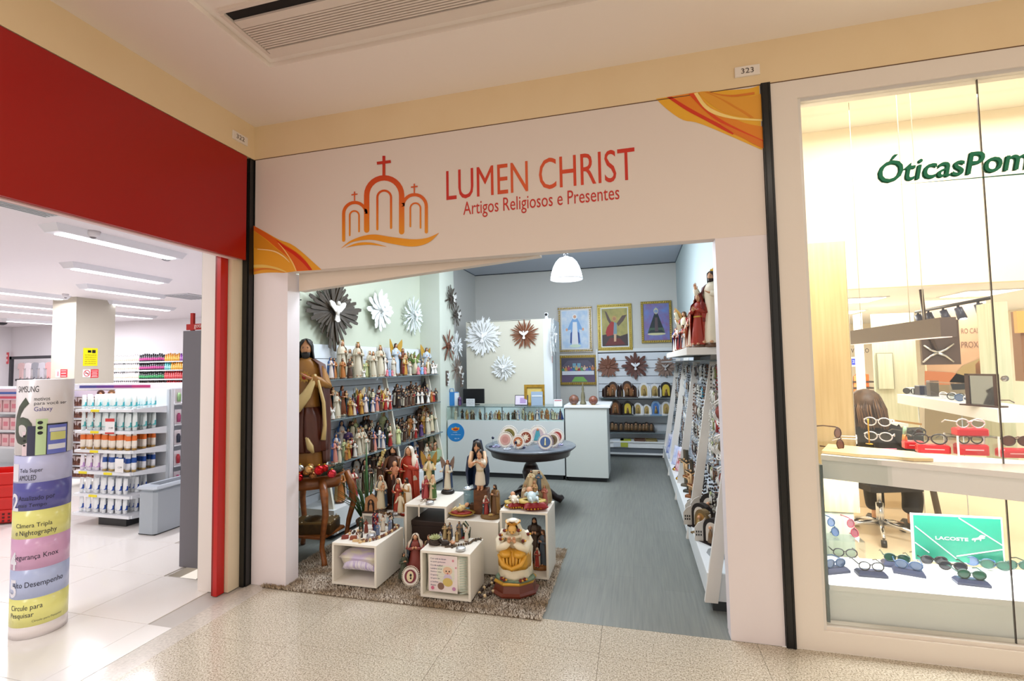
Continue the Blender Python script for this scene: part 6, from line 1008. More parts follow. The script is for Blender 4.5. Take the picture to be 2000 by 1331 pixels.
# hanging rosaries, bracelets and medal cards on hooks
random.seed(21); n_ = {}
def hang(kind, y, z_, c, x=None, grp='goods hanging on the aisle unit', lab=None, s=1):
    lean = (1.66-z_)*.19; xx = XE-.1-lean*.35 if x is None else x
    t = thing({'loop': 'hanging_rosary', 'card': 'medal_card', 'medal': 'hanging_medal'}[kind], lab, {'loop': 'rosary', 'card': 'card', 'medal': 'medal'}[kind], (xx, y, z_), -PI/2, grp); b = MB()
    if kind == 'loop':
        h = .17*s; n = 22
        for i in range(n): a = 2*PI*i/n; b.ell((.042*s*sin(a)*(1.2 if cos(a) < 0 else .8), random.uniform(-.004, .004), -h*.5+h*.5*cos(a)), .0065*s, mat(c, .3), 6, 4)
        b.build('bead_loop', t); b = MB(); b.box((-.004, -.003, -h-.05*s), (.004, .003, -h), mat(c, .4)).box((-.014*s, -.003, -h-.025*s), (.014*s, .003, -h-.016*s), mat(c, .4)); b.build('cross', t)
    elif kind == 'card': b.box((-.035*s, -.002, -.1*s), (.035*s, .002, 0), mat('dfe4e8' if c in ('e0ddd4', 'b8c4d4') else '4a423c', .25)); b.ell((0, -.006, -.055*s), (.02*s, .005, .024*s), mat(c, .3), 8, 6); b.box((-.03*s, -.004, -.02*s), (.03*s, -.002, -.006*s), mat(c, .4)); b.build('card', t)
    else: b.lathe([(.034*s, -.006), (.036*s, .0), (.03*s, .008), (.004, .009)], mat(c, .3), 16, M=mm((0, -.0, -.04*s), (PI/2, 0, 0))).lathe([(.022*s, .009), (.018*s, .012), (.003, .0121)], mat('d8d4cc', .3), 12, M=mm((0, 0, -.04*s), (PI/2, 0, 0))); b.build('medal', t)
    MB().tube([(0, .11 if kind != 'x' else 0, .004), (0, 0, .004), (0, -.012, .012)], .003, mat('b8bcc0', .25, .8), 5).build('hook', t)
CN = {'e0ddd4': 'cream', '2a2422': 'black', '6a4630': 'brown', 'a8a89c': 'grey', '7c8448': 'olive', '2f8ca8': 'turquoise', 'a02828': 'red', 'b8c4d4': 'silvery'}
KN = {'loop': 'bead rosary', 'card': 'medal card', 'medal': 'round medal'}
rowsn = ['topmost', 'second', 'third', 'fourth', 'fifth', 'lowest']; baysn = ['front', 'second', 'third', 'far']
specs = []
for bi, (y0_, y1_, n) in enumerate(((4.0, 4.46, 6), (4.62, 5.68, 10), (5.85, 6.88, 8), (7.05, 8.1, 7))):
    for ri in range(6):
        for i in range(n):
            y = y0_+(y1_-y0_)*(i+.5)/n; z_ = 1.56-ri*.205+random.uniform(-.012, .012); 
            kind = random.choice(('loop', 'loop', 'medal', 'card')) if bi < 2 else random.choice(('card', 'card', 'loop', 'medal')); c = random.choice(['e0ddd4', '2a2422', '6a4630', '2a2422', '6a4630', 'a8a89c'] if bi < 2 else ['e0ddd4', 'b8c4d4', 'a8a89c', '2a2422', '6a4630', '2a2422'])
            if bi == 0 and ri in (0, 2) and i < 2: c = 'a02828'
            if bi == 1 and ri == 1 and i == 3: c = '2f8ca8'; kind = 'medal'
            if bi == 0 and i == 3: c = '7c8448'; kind = 'medal'
            specs.append((bi, ri, kind, c, y, z_))
from collections import Counter
ct_ = Counter((s[0], s[1], s[2], s[3]) for s in specs); seen = Counter()
for bi, ri, kind, c, y, z_ in specs:
    k = (bi, ri, kind, c); seen[k] += 1; o = '' if ct_[k] == 1 else f'{ORD[seen[k]-1]} '
    hang(kind, y, z_, c, lab=f"{o}{CN[c]} {KN[kind]} in the {baysn[bi]} bay, {rowsn[ri]} row".strip(), s=1.5 if bi < 2 else 1.3)
# white braided oval frames in the front bay
for i, (y, z_, lab) in enumerate(((3.82, 1.22, 'upper'), (3.75, .98, 'second'), (3.9, .95, 'third'), (3.78, .74, 'fourth'), (3.85, .5, 'lowest'))):
    t = thing('braided_oval', f'white corded oval medallion, {lab} in the front bay', 'ornament', (.6, y, z_), -1.1, 'corded ovals by the pier'); b = MB()
    for w in (.06, .075): b.tube([(w*cos(a), -.01*sin(6*a), w*1.25*sin(a)) for a in (2*PI*q/24 for q in range(25))], .006, mat('e4e2dc', .5), 6)
    b.build('cord', t); MB().lathe([(.05, -.004), (.05, .004), (.003, .006)], mat(('8a3c30', '6a5a3c', '9a8a5c')[i % 3], .4), 16, M=mm((0, 0, 0), (PI/2, 0, 0))).build('picture', t)
    MB().tube([(0, 0, .09), (0, .1, .1)], .003, mat('b8bcc0', .3, .7), 5).build('hook', t)
# ================================================================ PHARMACY (left of the corner)
redm = mat('b01410', .35); pw = mat('efeceb', .5); ptile = mat('ece8e4', .14)
t = thing('pharmacy_fascia', 'plain glossy red fascia band over the pharmacy entrance', 'sign', (-2.83, 2.95, 2.432)); MB().box((-2.86, -2.5, 2.432), (-2.832, 2.955, 3.232), mat('a3100c', .3)).build('panel', t, True); MB().box((-3.13, -2.5, 2.5), (-2.862, 2.955, 3.2), pw).box((-2.9, -2.5, 2.425), (-2.862, 2.9, 2.5), mat('e8c8c4', .5)).build('soffit', t, True)
b = MB(); b.box((-3.135, 2.86, 0), (-2.965, 3.05, 2.5), mat('eee6e2', .5)); b.build('wall_pier_white', kind='structure')
b = MB(); b.box((-2.925, 2.88, 0), (-2.885, 3.0, 2.45), mat('ecdcc0', .5)).box((-3.0, 2.99, 0), (-2.885, 3.05, 3.2), mat('ecdcc0', .5)); b.build('wall_pier_cream', kind='structure')
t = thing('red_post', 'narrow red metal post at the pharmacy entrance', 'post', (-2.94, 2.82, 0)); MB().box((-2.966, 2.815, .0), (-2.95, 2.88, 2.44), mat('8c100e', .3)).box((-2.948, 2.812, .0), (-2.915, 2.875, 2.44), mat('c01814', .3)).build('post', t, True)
pf = MB().box((-19, -3, -.06), (-2.84, 3.02, -.006), mat('b8b2ac', .6)).box((-19, 3.02, -.06), (-3.6, 10.1, -.006), mat('b8b2ac', .6)).build('floor_pharmacy', kind='structure')
tm = None
for i in range(20):
    for j in range(16):
        x1 = -2.842-.58*i-.2 if i else -2.842; x0 = -3.04-.58*i if i else -3.04; x1 = -3.04-.58*(i-1) if i else -2.842; y0 = 2.42+.58*(j-6); y1 = y0+.58
        if y1 < -1 or x0 < -13: continue
        if y0 > 1.2+(-x0-3)*1.1+.6: continue
        if i == 0: slab(x0, y0, x1, y1, ptile, pf)
        elif tm is None: o = MB().bbox((.0013, .0013, -.008), (.5787, .5787, 0), ptile, .0015).build('tile', pf); tm = o.data; o.location = (x0, y0, 0)
        else: o = bpy.data.objects.new('tile', tm); COL.objects.link(o); o.parent = pf; o.location = (x0, y0, 0)
MB().box((-19, -3, 3.0), (-3.14, 3.0, 3.06), mat('e6dfe2', .6)).box((-19, 3.0, 3.0), (-3.6, 10.1, 3.06), mat('e6dfe2', .6)).build('ceiling_pharmacy', kind='structure')
MB().box((-19, 10.05, 0), (-3.6, 10.15, 3.0), mat('e8e4e8', .6)).build('wall_pharmacy_back', kind='structure')
MB().box((-18.2, 0, 0), (-18.1, 10.1, 3.0), mat('e4e0e4', .6)).build('wall_pharmacy_left', kind='structure')
MB().box((-3.66, 3.45, 0), (-3.6, 10.05, 3.0), mat('e8e4e4', .6)).build('wall_pharmacy_right', kind='structure')
c0, c1_, c2_ = P(148, 580, z=3), P(102, 583, z=3), P(210, 590, z=3)
MB().box((c1_.x, c0.y, 0), (c0.x+.02, c2_.y, 3.0), mat('bdb6a8', .6)).build('wall_column', kind='structure')
# ceiling tube fittings: real lamps
tube_m = emis('f6f8ff', 7, 'tube_glow'); k = 0
for ax, ay in ((95, 455), (130, 525), (160, 565), (211, 595), (190, 614), (-60, 567), (-40, 592), (-10, 608), (8, 628)):
    q = P(ax, ay, z=2.93); x, y = q.x, q.y; k += 1
    t = thing('tube_light', f"white surface-mounted tube light, {ORD[k-1]} on the pharmacy ceiling", 'lamp', (x, y, 3.0), 0, 'pharmacy tube lights'); pl = mat('e4e4ea', .4)
    b = MB(); b.add([(-.02, -.02, -.07), (.16, -.02, -.07), (.16, 1.24, -.07), (-.02, 1.24, -.07), (-.05, -.06, 0), (.19, -.06, 0), (.19, 1.28, 0), (-.05, 1.28, 0)], BOXF, pl); b.build('housing', t)
    MB().box((.01, .04, -.078), (.13, 1.18, -.0705), tube_m).build('diffuser', t)
    if k in (1, 2, 3, 6, 8): area('pharmacy_tube', (x+.07, y+.6, 2.91), .12, 1.1, 46 if k < 4 else 78, NEUT)
area('pharmacy_tube_far', (-14.5, 8.2, 2.92), 3, .3, 130, NEUT); area('pharmacy_tube_near', (-4.2, .8, 2.92), .3, 2.4, 38, NEUT)
for ax, ay, w, lab in ((182, 456, .05, 'smoke detector behind the nearest tube light'), (325, 501, .09, 'flat round grille beside the nearest tube light'), (128, 577, .04, 'smoke detector above the column'), (4, 632, .09, 'dark dome camera at the photo edge')):
    q = P(ax, ay, z=2.98); t = thing('ceiling_detector', lab, 'detector', (q.x, q.y, 3.0)); MB().lathe([(w*.6, -.06), (w, -.04), (w*1.2, 0)], mat('dcd8dc' if 'dark' not in lab else '2a2a30', .4), 14).lathe([(w*.3, -.075), (w*.55, -.06)], mat('8a868c', .4), 10).build('body', t)
q = P(70, 400, z=2.99); t = thing('ceiling_grille', 'grey return air grille next to the red fascia', 'vent', (q.x, q.y, 3.0)); b = MB(); b.box((-.3, -.3, -.015), (.12, .25, 0), mat('c4c8ca', .5)); b.build('frame', t); [MB().box((-.28+i*.045, -.28, -.02), (-.262+i*.045, .23, -.012), mat('a8acb0', .5)).build('slat', t) for i in range(9)]
q = P(370, 580, z=2.99); t = thing('ceiling_grille', 'small far ceiling grille near the right wall'.replace('right wall', 'pier'), 'vent', (q.x, q.y, 3.0)); MB().box((-.3, -.3, -.015), (.3, .3, 0), mat('c4c4c8', .5)).build('frame', t); [MB().box((-.27+i*.09, -.27, -.02), (-.23+i*.09, .27, -.012), mat('a0a0a6', .5)).build('slat', t) for i in range(6)]
t = thing('grey_gondola_end', 'tall dark grey end panel by the pharmacy pier', 'panel', (-3.45, 3.19, 0)); MB().box((-3.665, 3.17, .0), (-3.3, 3.2, 1.935), mat('6c6a72', .45)).build('panel', t, True); MB().box((-3.66, 3.2, .0), (-3.3, 3.44, .02), mat('d8c8b0', .5)).build('base', t, True)
t = thing('hanging_category_sign', 'red category sign rising above the grey panel', 'sign', (-3.6, 3.3, 2.0)); b = MB(); p0, p1 = P(372, 612, y=3.3), P(377, 650, y=3.3); b.box((p0.x, 3.3, p1.z-.1), (p1.x, 3.32, p0.z), redm); p0, p1 = P(366, 634, y=3.3), P(395, 644, y=3.3); b.box((p0.x, 3.29, p1.z), (p1.x, 3.31, p0.z), redm); b.build('sign', t, True); txt('gotas', .1, .04, mat('f0d8d4', .4), lambda u, v, d: (P(378, 640, y=3.28).x+u, 3.285, P(378, 643, y=3.28).z+v), 'lettering', t)
# grey checkout block
t = thing('grey_bin_counter', 'low light grey block with slotted top on the white tiles', 'counter', (-4.7, 3.7, 0)); gb = mat('a8b2bc', .4); MB().bbox((-4.8, 3.69, .012), (-4.575, 4.75, .44), gb, .03).build('body', t, True); MB().bbox((-4.815, 3.675, .44), (-4.56, 4.77, .47), mat('b4bec8', .35), .02).box((-4.75, 3.78, .468), (-4.63, 4.6, .473), mat('6a727a', .5)).build('top', t, True); MB().box((-4.79, 3.7, 0), (-4.585, 4.74, .012), mat('222428', .5)).build('foot', t, True)
# gondola end shelf
ex0, ex1, ey, eyb = -5.83, -5.05, 3.8, 4.2; t = thing('gondola_end_shelf', 'white six-tier gondola end shelf stocked with tubes', 'shelving', ((ex0+ex1)/2, ey, 0)); ew = mat('e8ecf2', .35)
MB().box((ex0, eyb, .05), (ex1+.05, eyb+.03, 1.4), ew).box((ex1+.005, eyb-.02, .05), (ex1+.04, eyb, 1.4), mat('c4ccd4', .4)).build('back_panel', t, True)
EZ = [1.182, .957, .754, .531, .294, .094]
for i, z_ in enumerate(EZ): 
    b = MB(); b.box((ex0, ey, z_), (ex1, eyb, z_+.028), ew).add([(ex1, ey+.02, z_), (ex1+.012, ey+.02, z_), (ex1+.012, eyb, z_-.04), (ex1, eyb, z_-.04), (ex1, ey+.02, z_+.03), (ex1+.012, ey+.02, z_+.03), (ex1+.012, eyb, z_+.04), (ex1, eyb, z_+.04)], BOXF, ew); b.build('shelf', t, True)
    for x in ((-5.6,) if i != 3 else (-5.75, -5.4)) if i < 5 else (): MB().box((x, ey-.006, z_+.002), (x+.11, ey, z_+.026), mat('f0e020', .5)).build('price_tag', t, True)
MB().box((ex0+.3, ey+.05, 0), (ex1-.1, ey+.2, .09), mat('2a2a2e', .5)).build('foot', t, True)
def tubep(name, body, bandc, cap, h=.14, w=.05, z0=.45, capdown=True):
    t = thing(name, 'x', 'tube'); b = MB(); def_ = [(w*.42, w*.3, .02), (w*.46, w*.33, h*.3), (w*.48, w*.24, h*.7), (w*.5, w*.05, h)]
    b.loft([[(rx*cos(a), ry*sin(a), z) for a in (2*PI*i/12 for i in range(12))] for rx, ry, z in def_], mat(body, .3), True); b.build('body', t)
    MB().lathe([(w*.36, 0), (w*.38, .02), (w*.3, .022)], mat(cap, .35), 12, sy=.8).build('cap', t)
    b = MB(); za, zb = h*z0, h*(z0+.28); b.loft([[(rx*1.03*cos(a), ry*1.08*sin(a), z) for a in (2*PI*i/12 for i in range(12))] for rx, ry, z in ((w*.465, w*.3, za), (w*.485, w*.22, zb))], mat(bandc, .35), True, cap=False); b.build('label_band', t); return Proto(t)
TP = [tubep('cream_tube', 'e8f4f4', '4cc0cc', 'e8f0f0', .13, .052, .2), tubep('cream_tube', 'e6f0f0', '58b8bc', 'e0e8e8', .16, .055, .2), tubep('cream_tube', 'f4ece0', 'e8742c', 'b89048', .16, .056, .55), tubep('cream_tube', 'f0ecf4', 'c8a0d8', 'e8e0f0', .15, .056, .2), tubep('cream_tube', 'eef0f4', '1e4c9c', 'b89c60', .16, .056, .5), tubep('cream_tube', 'f0f4f8', '2450b0', 'f0f4f8', .14, .05, .25)]
desc = ['white tube with turquoise band', 'tall white tube with teal band', 'white and orange tube with gold cap', 'white and lilac tube', 'white and navy tube with gold cap', 'white tube with cobalt blue label']
rown = ['top', 'second', 'third', 'fourth', 'fifth', 'bottom']
for i, z_ in enumerate(EZ):
    n = 14; kinds = {0: [0]*n, 1: [1]*n, 2: [2]*n, 3: [3]*6+[4]*8, 4: [5]*n, 5: [5]*n}[i]; cnt = Counter()
    for j in range(n):
        k = kinds[j]; cnt[k] += 1; x = ex0+.05+j*(ex1-ex0-.09)/(n-1)
        if i >= 4 and j > 11: continue
        TP[k].put((x, ey+.05+(.02 if j % 2 else 0), z_+.029), random.uniform(-.2, .2), (1.12, 1.1, random.uniform(1.1, 1.2)), f"{desc[k]}, {ORD[cnt[k]-1]} along the {rown[i]} gondola shelf", 'tubes on the gondola end shelf')
        for w_ in (1, 2): TP[k].put((x+(.02 if w_ == 1 else 0) if j < n-1 else x, ey+.07+.1*w_, z_+.029), 0, (1.12, 1.1, 1.15), f"{desc[k]}, {ORD[cnt[k]-1]} in the {('', 'middle', 'back')[w_]} row, {rown[i]} shelf", 'tubes on the gondola end shelf')
for i, (px, py, w, h, hc, lab) in enumerate(((215, 833, .11, .16, 'c83030', 'white and red price card clipped to the second shelf'), (233, 910, .1, .14, 'e8ecf0', 'plain white price card on the fourth shelf'))):
    q = P(px, py, y=3.78); t = thing('price_card', lab, 'sign', (q.x, 3.78, q.z), .1); b = MB(); b.box((-w/2, -.003, -h/2), (w/2, 0, h/2), mat('f0f0f2', .4)); 
    if i == 0: b.box((-w/2, -.0045, h*.3), (w/2, -.003, h/2), mat(hc, .4)).box((-w/2, -.0045, -h/2), (w/2, -.003, -h*.4), mat(hc, .4))
    b.build('card', t); txt('19,99' if i == 0 else '12,99', w*.45, .02, mat('2a2a30', .5), lambda u, v, d: (-.01+u, -.005, -.03+v), 'lettering', t, world=False)
# long gondola behind with hair colour boxes and header strip
g0, g1, gy = -7.9, -5.2, 5.0; t = thing('hair_colour_gondola', 'long white gondola of hair colour boxes with picture header', 'shelving', (-6.5, gy, 0)); MB().box((g0, gy+.3, .05), (g1+1.2, gy+.34, 1.42), ew).build('back_panel', t, True)
MB().box((g0, gy-.0, 1.36), (g1+1.2, gy+.3, 1.44), mat('eceaf0', .4)).build('header', t, True)
b = MB(); x = g0+.3
for i, c in enumerate(('3c3c8c', '5c2c8c', '8c2c7c', 'b02c70')): b.box((x+i*.32, gy-.004, 1.385), (x+.32+i*.32, gy, 1.42), mat(c, .5))
b.box((g0+2.3, gy-.004, 1.39), (g0+2.6, gy, 1.42), mat('5ca0c8', .5)).box((g0+2.6, gy-.004, 1.39), (g0+2.9, gy, 1.42), mat('e8c040', .5)).box((g0+2.9, gy-.004, 1.39), (g0+3.1, gy, 1.42), mat('e06040', .5)); b.build('colour_strip', t, True)
hb = [mat(c, .45) for c in ('5c3424', '8c6440', '2c1c1c', '9c3c34', 'b88c58')]
b = MB()
for i in range(16):
    x = g0+.7+i*.2; b.ell((x, gy-.002, 1.31), (.075, .004, .045), hb[i % 3], 10, 6).ell((x, gy-.005, 1.295), (.035, .004, .03), SKIN, 8, 6)
b.build('face_strip', t, True); MB().box((g0, gy, 1.26), (g1+1.2, gy+.02, 1.35), mat('e8dcec', .5)).build('sign_strip', t, True)
for r_ in range(7): MB().box((g0, gy, .12+r_*.165), (g1+.4, gy+.3, .14+r_*.165), ew).build('shelf', t, True); [MB().box((x, gy-.005, .122+r_*.165), (x+.14, gy, .14+r_*.165), mat('f0e020', .5)).build('price_tag', t, True) for x in (-7.2, -6.2)]
ob = None
for r_ in range(7):
    for i in range(15):
        x = g0+.06+i*.125
        if ob is None: o_ = thing('hair_colour_box', 'x', 'box'); MB().box((-.05, 0, 0), (.05, .07, .12), mat('8c5a48', .5)).build('carton', o_); MB().box((-.048, -.002, .06), (.048, 0, .118), mat('e8d8d4', .5)).ell((0, -.002, .06), (.03, .003, .035), hb[0], 8, 5).build('face_print', o_); ob = Proto(o_)
        ob.put((x, gy+.01, .141+r_*.165), 0, (1.1, 1, 1+.05*(i % 2)), f"hair colour box, {ORD[i]} along shelf {('one', 'two', 'three', 'four', 'five', 'six', 'seven')[r_]} counted upward", 'hair colour boxes')
# pink goods on the long side of the end gondola
t = thing('side_gondola', 'white gondola side with pink blister packs beyond the tubes', 'shelving', (-5.0, 4.6, 0)); MB().box((-5.3, 4.24, .05), (-5.26, 6.2, 1.4), ew).build('back_panel', t, True)
for i in range(5): MB().box((-5.26, 4.24, .3+i*.23), (-5.0, 6.2, .315+i*.23), ew).build('shelf', t, True)
kk = 0
for i in range(5):
    for j in range(8):
        c = ('98c088', 'b04878', '2c3448', 'b83440', 'c05c88')[4-i]; kk += 1; q = thing('blister_pack', f"{dict(zip(('98c088', 'b04878', '2c3448', 'b83440', 'c05c88'), ('pale green', 'pink', 'navy', 'red', 'rose')))[c]} blister pack, {ORD[j]} from the perforated upright", 'packet', (-5.03, 4.3+j*.12, .316+i*.23), PI/2, 'blister packs'); MB().box((-.04, -.004, 0), (.04, 0, .16), mat('f0e8ee', .3)).build('card', q); MB().lathe([(.018, .02), (.02, .09), (.01, .12)], mat(c, .3), 8, (0, -.018)).build('bottle', q)
# far wall shelving with shampoo bottles
t = thing('wall_shelving', 'white wall shelving of shampoo bottles at the pharmacy back', 'shelving', (-12.5, 9.75, 0)); SZ = [1.865, 1.64, 1.405, 1.17]
MB().box((-14.2, 10.0, .3), (-10.9, 10.04, 2.1), ew).build('back_panel', t, True)
for z_ in SZ: MB().box((-14.2, 9.7, z_-.03), (-10.9, 10.0, z_), ew).build('shelf', t, True)
def bottle(c, lc, cc, h=.19, w=.038):
    o_ = thing('shampoo_bottle', 'x', 'bottle'); MB().lathe([(w, 0), (w*1.02, h*.1), (w, h*.72), (w*.5, h*.8)], mat(c, .3), 10, sy=.7).build('body', o_); MB().lathe([(w*.5, h*.78), (w*.5, h), (w*.2, h*1.02)], mat(cc, .35), 8).build('cap', o_); MB().lathe([(w*1.04, h*.15), (w*1.05, h*.5)], mat(lc, .4), 10, sy=.7).build('label', o_); return Proto(o_)
BP = {'w': (bottle('ece8ea', 'd8c8b8', 'e8e4e4'), 'white'), 'k': (bottle('2c2430', 'c04890', '1c181c'), 'black and magenta'), 'o': (bottle('e8a838', 'f0c868', 'e0982c'), 'golden orange'), 'p': (bottle('9c58b8', 'c890d8', '8c48a8'), 'violet'), 'g': (bottle('1c2c24', '3c9c5c', '182018'), 'black and green'), 'r': (bottle('c02c34', 'e06468', 'a82028'), 'red'), 't': (bottle('58b8bc', 'a8dcdc', '48a0a4'), 'turquoise'), 'b': (bottle('4a3028', 'c05c70', '2c1c18'), 'dark brown')}
for ri, (z_, sq) in enumerate(zip(SZ, ('w'*20+'k'*12+'o'*7+'p'*6, 'w'*20+'k'*12+'t'*3+'o'*10, 'w'*20+'g'*12+'r'*13, 'w'*20+'b'*13+'r'*12))):
    cnt = Counter()
    for j, s_ in enumerate(sq):
        cnt[s_] += 1; x = -14.1+j*.071; BP[s_][0].put((x, 9.76, z_+.001), 0, (1, 1, random.uniform(.9, 1.12)), f"{BP[s_][1]} shampoo bottle, {ORD[cnt[s_]-1]} of its colour on {('top', 'second', 'third', 'lowest')[ri]} shelf", 'shampoo bottles')
# column signs
def sgn(nm, lab, tl, br, col, face='y', strokes=()):
    if face == 'y': a, e = P(*tl, y=c0.y-.004), P(*br, y=c0.y-.004); M = lambda u, v, d: (a.x+(e.x-a.x)*u, c0.y-.006-d, e.z+(a.z-e.z)*v)
    else: a, e = P(*tl, x=c0.x+.024), P(*br, x=c0.x+.024); M = lambda u, v, d: (c0.x+.026+d, a.y+(e.y-a.y)*u, e.z+(a.z-e.z)*v)
    t = thing(nm, lab, 'sign', M(0, 0, 0)); b = MB(); sq = lambda u0, v0, u1, v1, d: [M(u0, v0, d), M(u1, v0, d), M(u1, v1, d), M(u0, v1, d)]
    b.add(sq(0, 0, 1, 1, -.006)+sq(0, 0, 1, 1, 0), BOXF, mat(col, .5)); b.build('plate', t, True)
    for u0, v0, u1, v1, c in strokes: MB().add(sq(u0, v0, u1, v1, .001), [(0, 1, 2, 3)], mat(c, .5)).build('print', t, True)
    return t, M
t, M_ = sgn('camera_sign', 'yellow surveillance notice on the column', (163, 680), (190, 715), 'f0e010', 'x', [(.3, .74, .55, .88, '1c1c14'), (.6, .72, .85, .9, '1c1c14'), (.36, .78, .46, .84, 'f0e010')])
for i, s_ in enumerate(('AO PERMANECER', 'NESTE RECINTO', 'VOCE PODERA', 'SER FILMADO', 'SORRIA')): txt(s_, .8, .05, mat('3a3820', .5), lambda u, v, d: M_(.1+u, .58-i*.12+v, .002), 'lettering', t)
t, M_ = sgn('no_smoking_sign', 'no smoking sign beside red notice on the column', (162, 722), (177, 737), 'f2ecec', 'x'); b = MB(); b.add([M_(.5+r_*cos(a)*.4, .5+r_*sin(a)*.42, .001) for r_ in (1, .78) for a in (2*PI*i/20 for i in range(20))], [(i, (i+1) % 20, 20+(i+1) % 20, 20+i) for i in range(20)], mat('c83038', .5)); b.add([M_(*p, .0015) for p in ((.24, .7), (.3, .76), (.76, .3), (.7, .24))], [(0, 1, 2, 3)], mat('c83038', .5)).add([M_(*p, .0012) for p in ((.28, .46), (.74, .46), (.74, .54), (.28, .54))], [(0, 1, 2, 3)], mat('3a3030', .5)); b.build('symbol', t, True)
sgn('red_notice', 'red notice right beside the no smoking sign'.replace('right ', ''), (177, 722), (192, 738), 'd83840', 'x', [(.12, .78, .88, .84, 'f0c8c8'), (.2, .6, .8, .66, 'f0c8c8'), (.15, .42, .85, .5, 'f0c8c8'), (.2, .26, .8, .32, 'f0c8c8'), (.12, .1, .88, .18, 'f0c8c8')])
sgn('red_notice', 'white and red notice on the column front face', (118, 722), (131, 737), 'd83840', 'y', [(.12, .78, .88, .84, 'f0c8c8'), (.15, .45, .85, .55, 'f0c8c8'), (.12, .1, .88, .18, 'f0c8c8')]); sgn('small_white_sign', 'small white symbol sign on the column front face', (109, 723), (118, 738), 'f0e8ec', 'y', [(.3, .2, .7, .8, 'd88890')])
q = P(6, 700, y=9.9); t = thing('red_wall_sign', 'pink-red lettered sign on the far pharmacy wall', 'sign', (q.x, 9.95, q.z)); MB().box((-.5, 0, -.17), (.12, .02, .17), mat('d85058', .5)).box((-.5, -.004, .04), (.1, 0, .1), mat('f0dce0', .5)).box((-.5, -.004, -.1), (.1, 0, -.03), mat('f0dce0', .5)).build('plate', t)
# black-framed clothing rack on the far wall
a, e = P(20, 697, y=9.6), P(112, 760, y=9.6); t = thing('clothes_panel', 'black-framed wall panel hung with small grey and pink garments', 'display', (a.x, 9.6, e.z)); bk = mat('2c2a30', .5); b = MB(); b.box((a.x, 9.58, 0), (a.x+.09, 9.64, a.z), bk).box((a.x, 9.58, a.z-.08), (e.x, 9.64, a.z), bk); b.build('frame', t, True)
for r_ in range(2): MB().box((a.x+.3, 9.56, a.z-.75-r_*.7+.05), (e.x, 9.6, a.z-.72-r_*.7+.08), bk).build('rail', t, True)
for r_ in range(2):
    for i in range(8):
        x = a.x+.55+i*.27; c = ('c8a8a8', 'd8ccd0', '8c8c94', 'b4b0b8', 'd89494', '9c98a4')[(i+r_*2) % 6]; o_ = thing('baby_garment', f"{dict(c8a8a8='dusty pink', d8ccd0='pale', b4b0b8='silver grey', d89494='coral pink').get(c, 'mid grey' if c[0] == '8' else 'lilac grey')} hanging garment, {ORD[i]} in the {('upper', 'lower')[r_]} row", 'garment', (x, 9.54, a.z-.22-r_*.72), 0, 'garments on the far wall panel')
        MB().poly([(-.12, 0), (-.04, .03), (.04, .03), (.12, 0), (.14, -.15), (.07, -.13), (.06, -.42), (0, -.36), (-.06, -.42), (-.07, -.13), (-.14, -.15)], .03, mat(c, .7)).build('garment', o_)
# left shelves and red basket at the frame edge
t = thing('edge_shelving', 'white shelving of pink cartons behind the red basket', 'shelving', (-7.6, 4.6, 0)); MB().box((-9.2, 4.9, .1), (-7.62, 4.94, 1.42), ew).build('back_panel', t, True)
for z_, in ((1.32,), (1.06,), (.82,), (.6,), (.3,)): MB().box((-9.2, 4.55, z_), (-7.62, 4.9, z_+.025), ew).build('shelf', t, True)
MB().box((-9.2, 4.54, 1.25), (-7.62, 4.55, 1.4), mat('e8c8dc', .5)).box((-9.2, 4.535, 1.33), (-7.62, 4.54, 1.36), mat('4868b8', .5)).box((-9.2, 4.535, 1.27), (-7.62, 4.54, 1.3), mat('d85870', .5)).build('header', t, True)
for r_, z_ in enumerate((1.085, .845, .625)):
    for i in range(9): o_ = thing('pink_carton', f"pink carton, {ORD[i]} from the shelf end, {('upper', 'middle', 'lower')[r_]} tier", 'carton', (-7.7-i*.15, 4.58, z_+.001), 0, 'pink cartons'); MB().box((-.06, 0, 0), (.06, .1, .16), mat('f0c8cc', .4)).box((-.04, -.002, .05), (.04, 0, .11), mat('e08898', .4)).build('carton', o_)
t = thing('red_basket_stack', 'red plastic shopping baskets stacked at the shelf foot', 'basket', (-6.75, 3.75, 0), .5); rb = mat('d01c18', .35)
for i in range(4):
    b = MB(); z_ = .02+i*.13
    for q_ in ((-.25, -.2, .25, -.18), (-.25, .18, .25, .2), (-.25, -.2, -.23, .2), (.23, -.2, .25, .2)): b.box((q_[0], q_[1], z_), (q_[2], q_[3], z_+.12), rb)
    b.box((-.27, -.22, z_+.11), (.27, -.2, z_+.135), rb).box((-.27, .2, z_+.11), (.27, .22, z_+.135), rb).box((-.25, -.2, z_), (.25, .2, z_+.01), rb)
    b.build('basket', t)
b = MB(); [b.box((-.2+i*.05, -.203, .03+j*.035), (-.18+i*.05, -.2, .05+j*.035), mat('5a0c0c', .6)) for i in range(9) for j in range(3)]; b.build('slots', t)
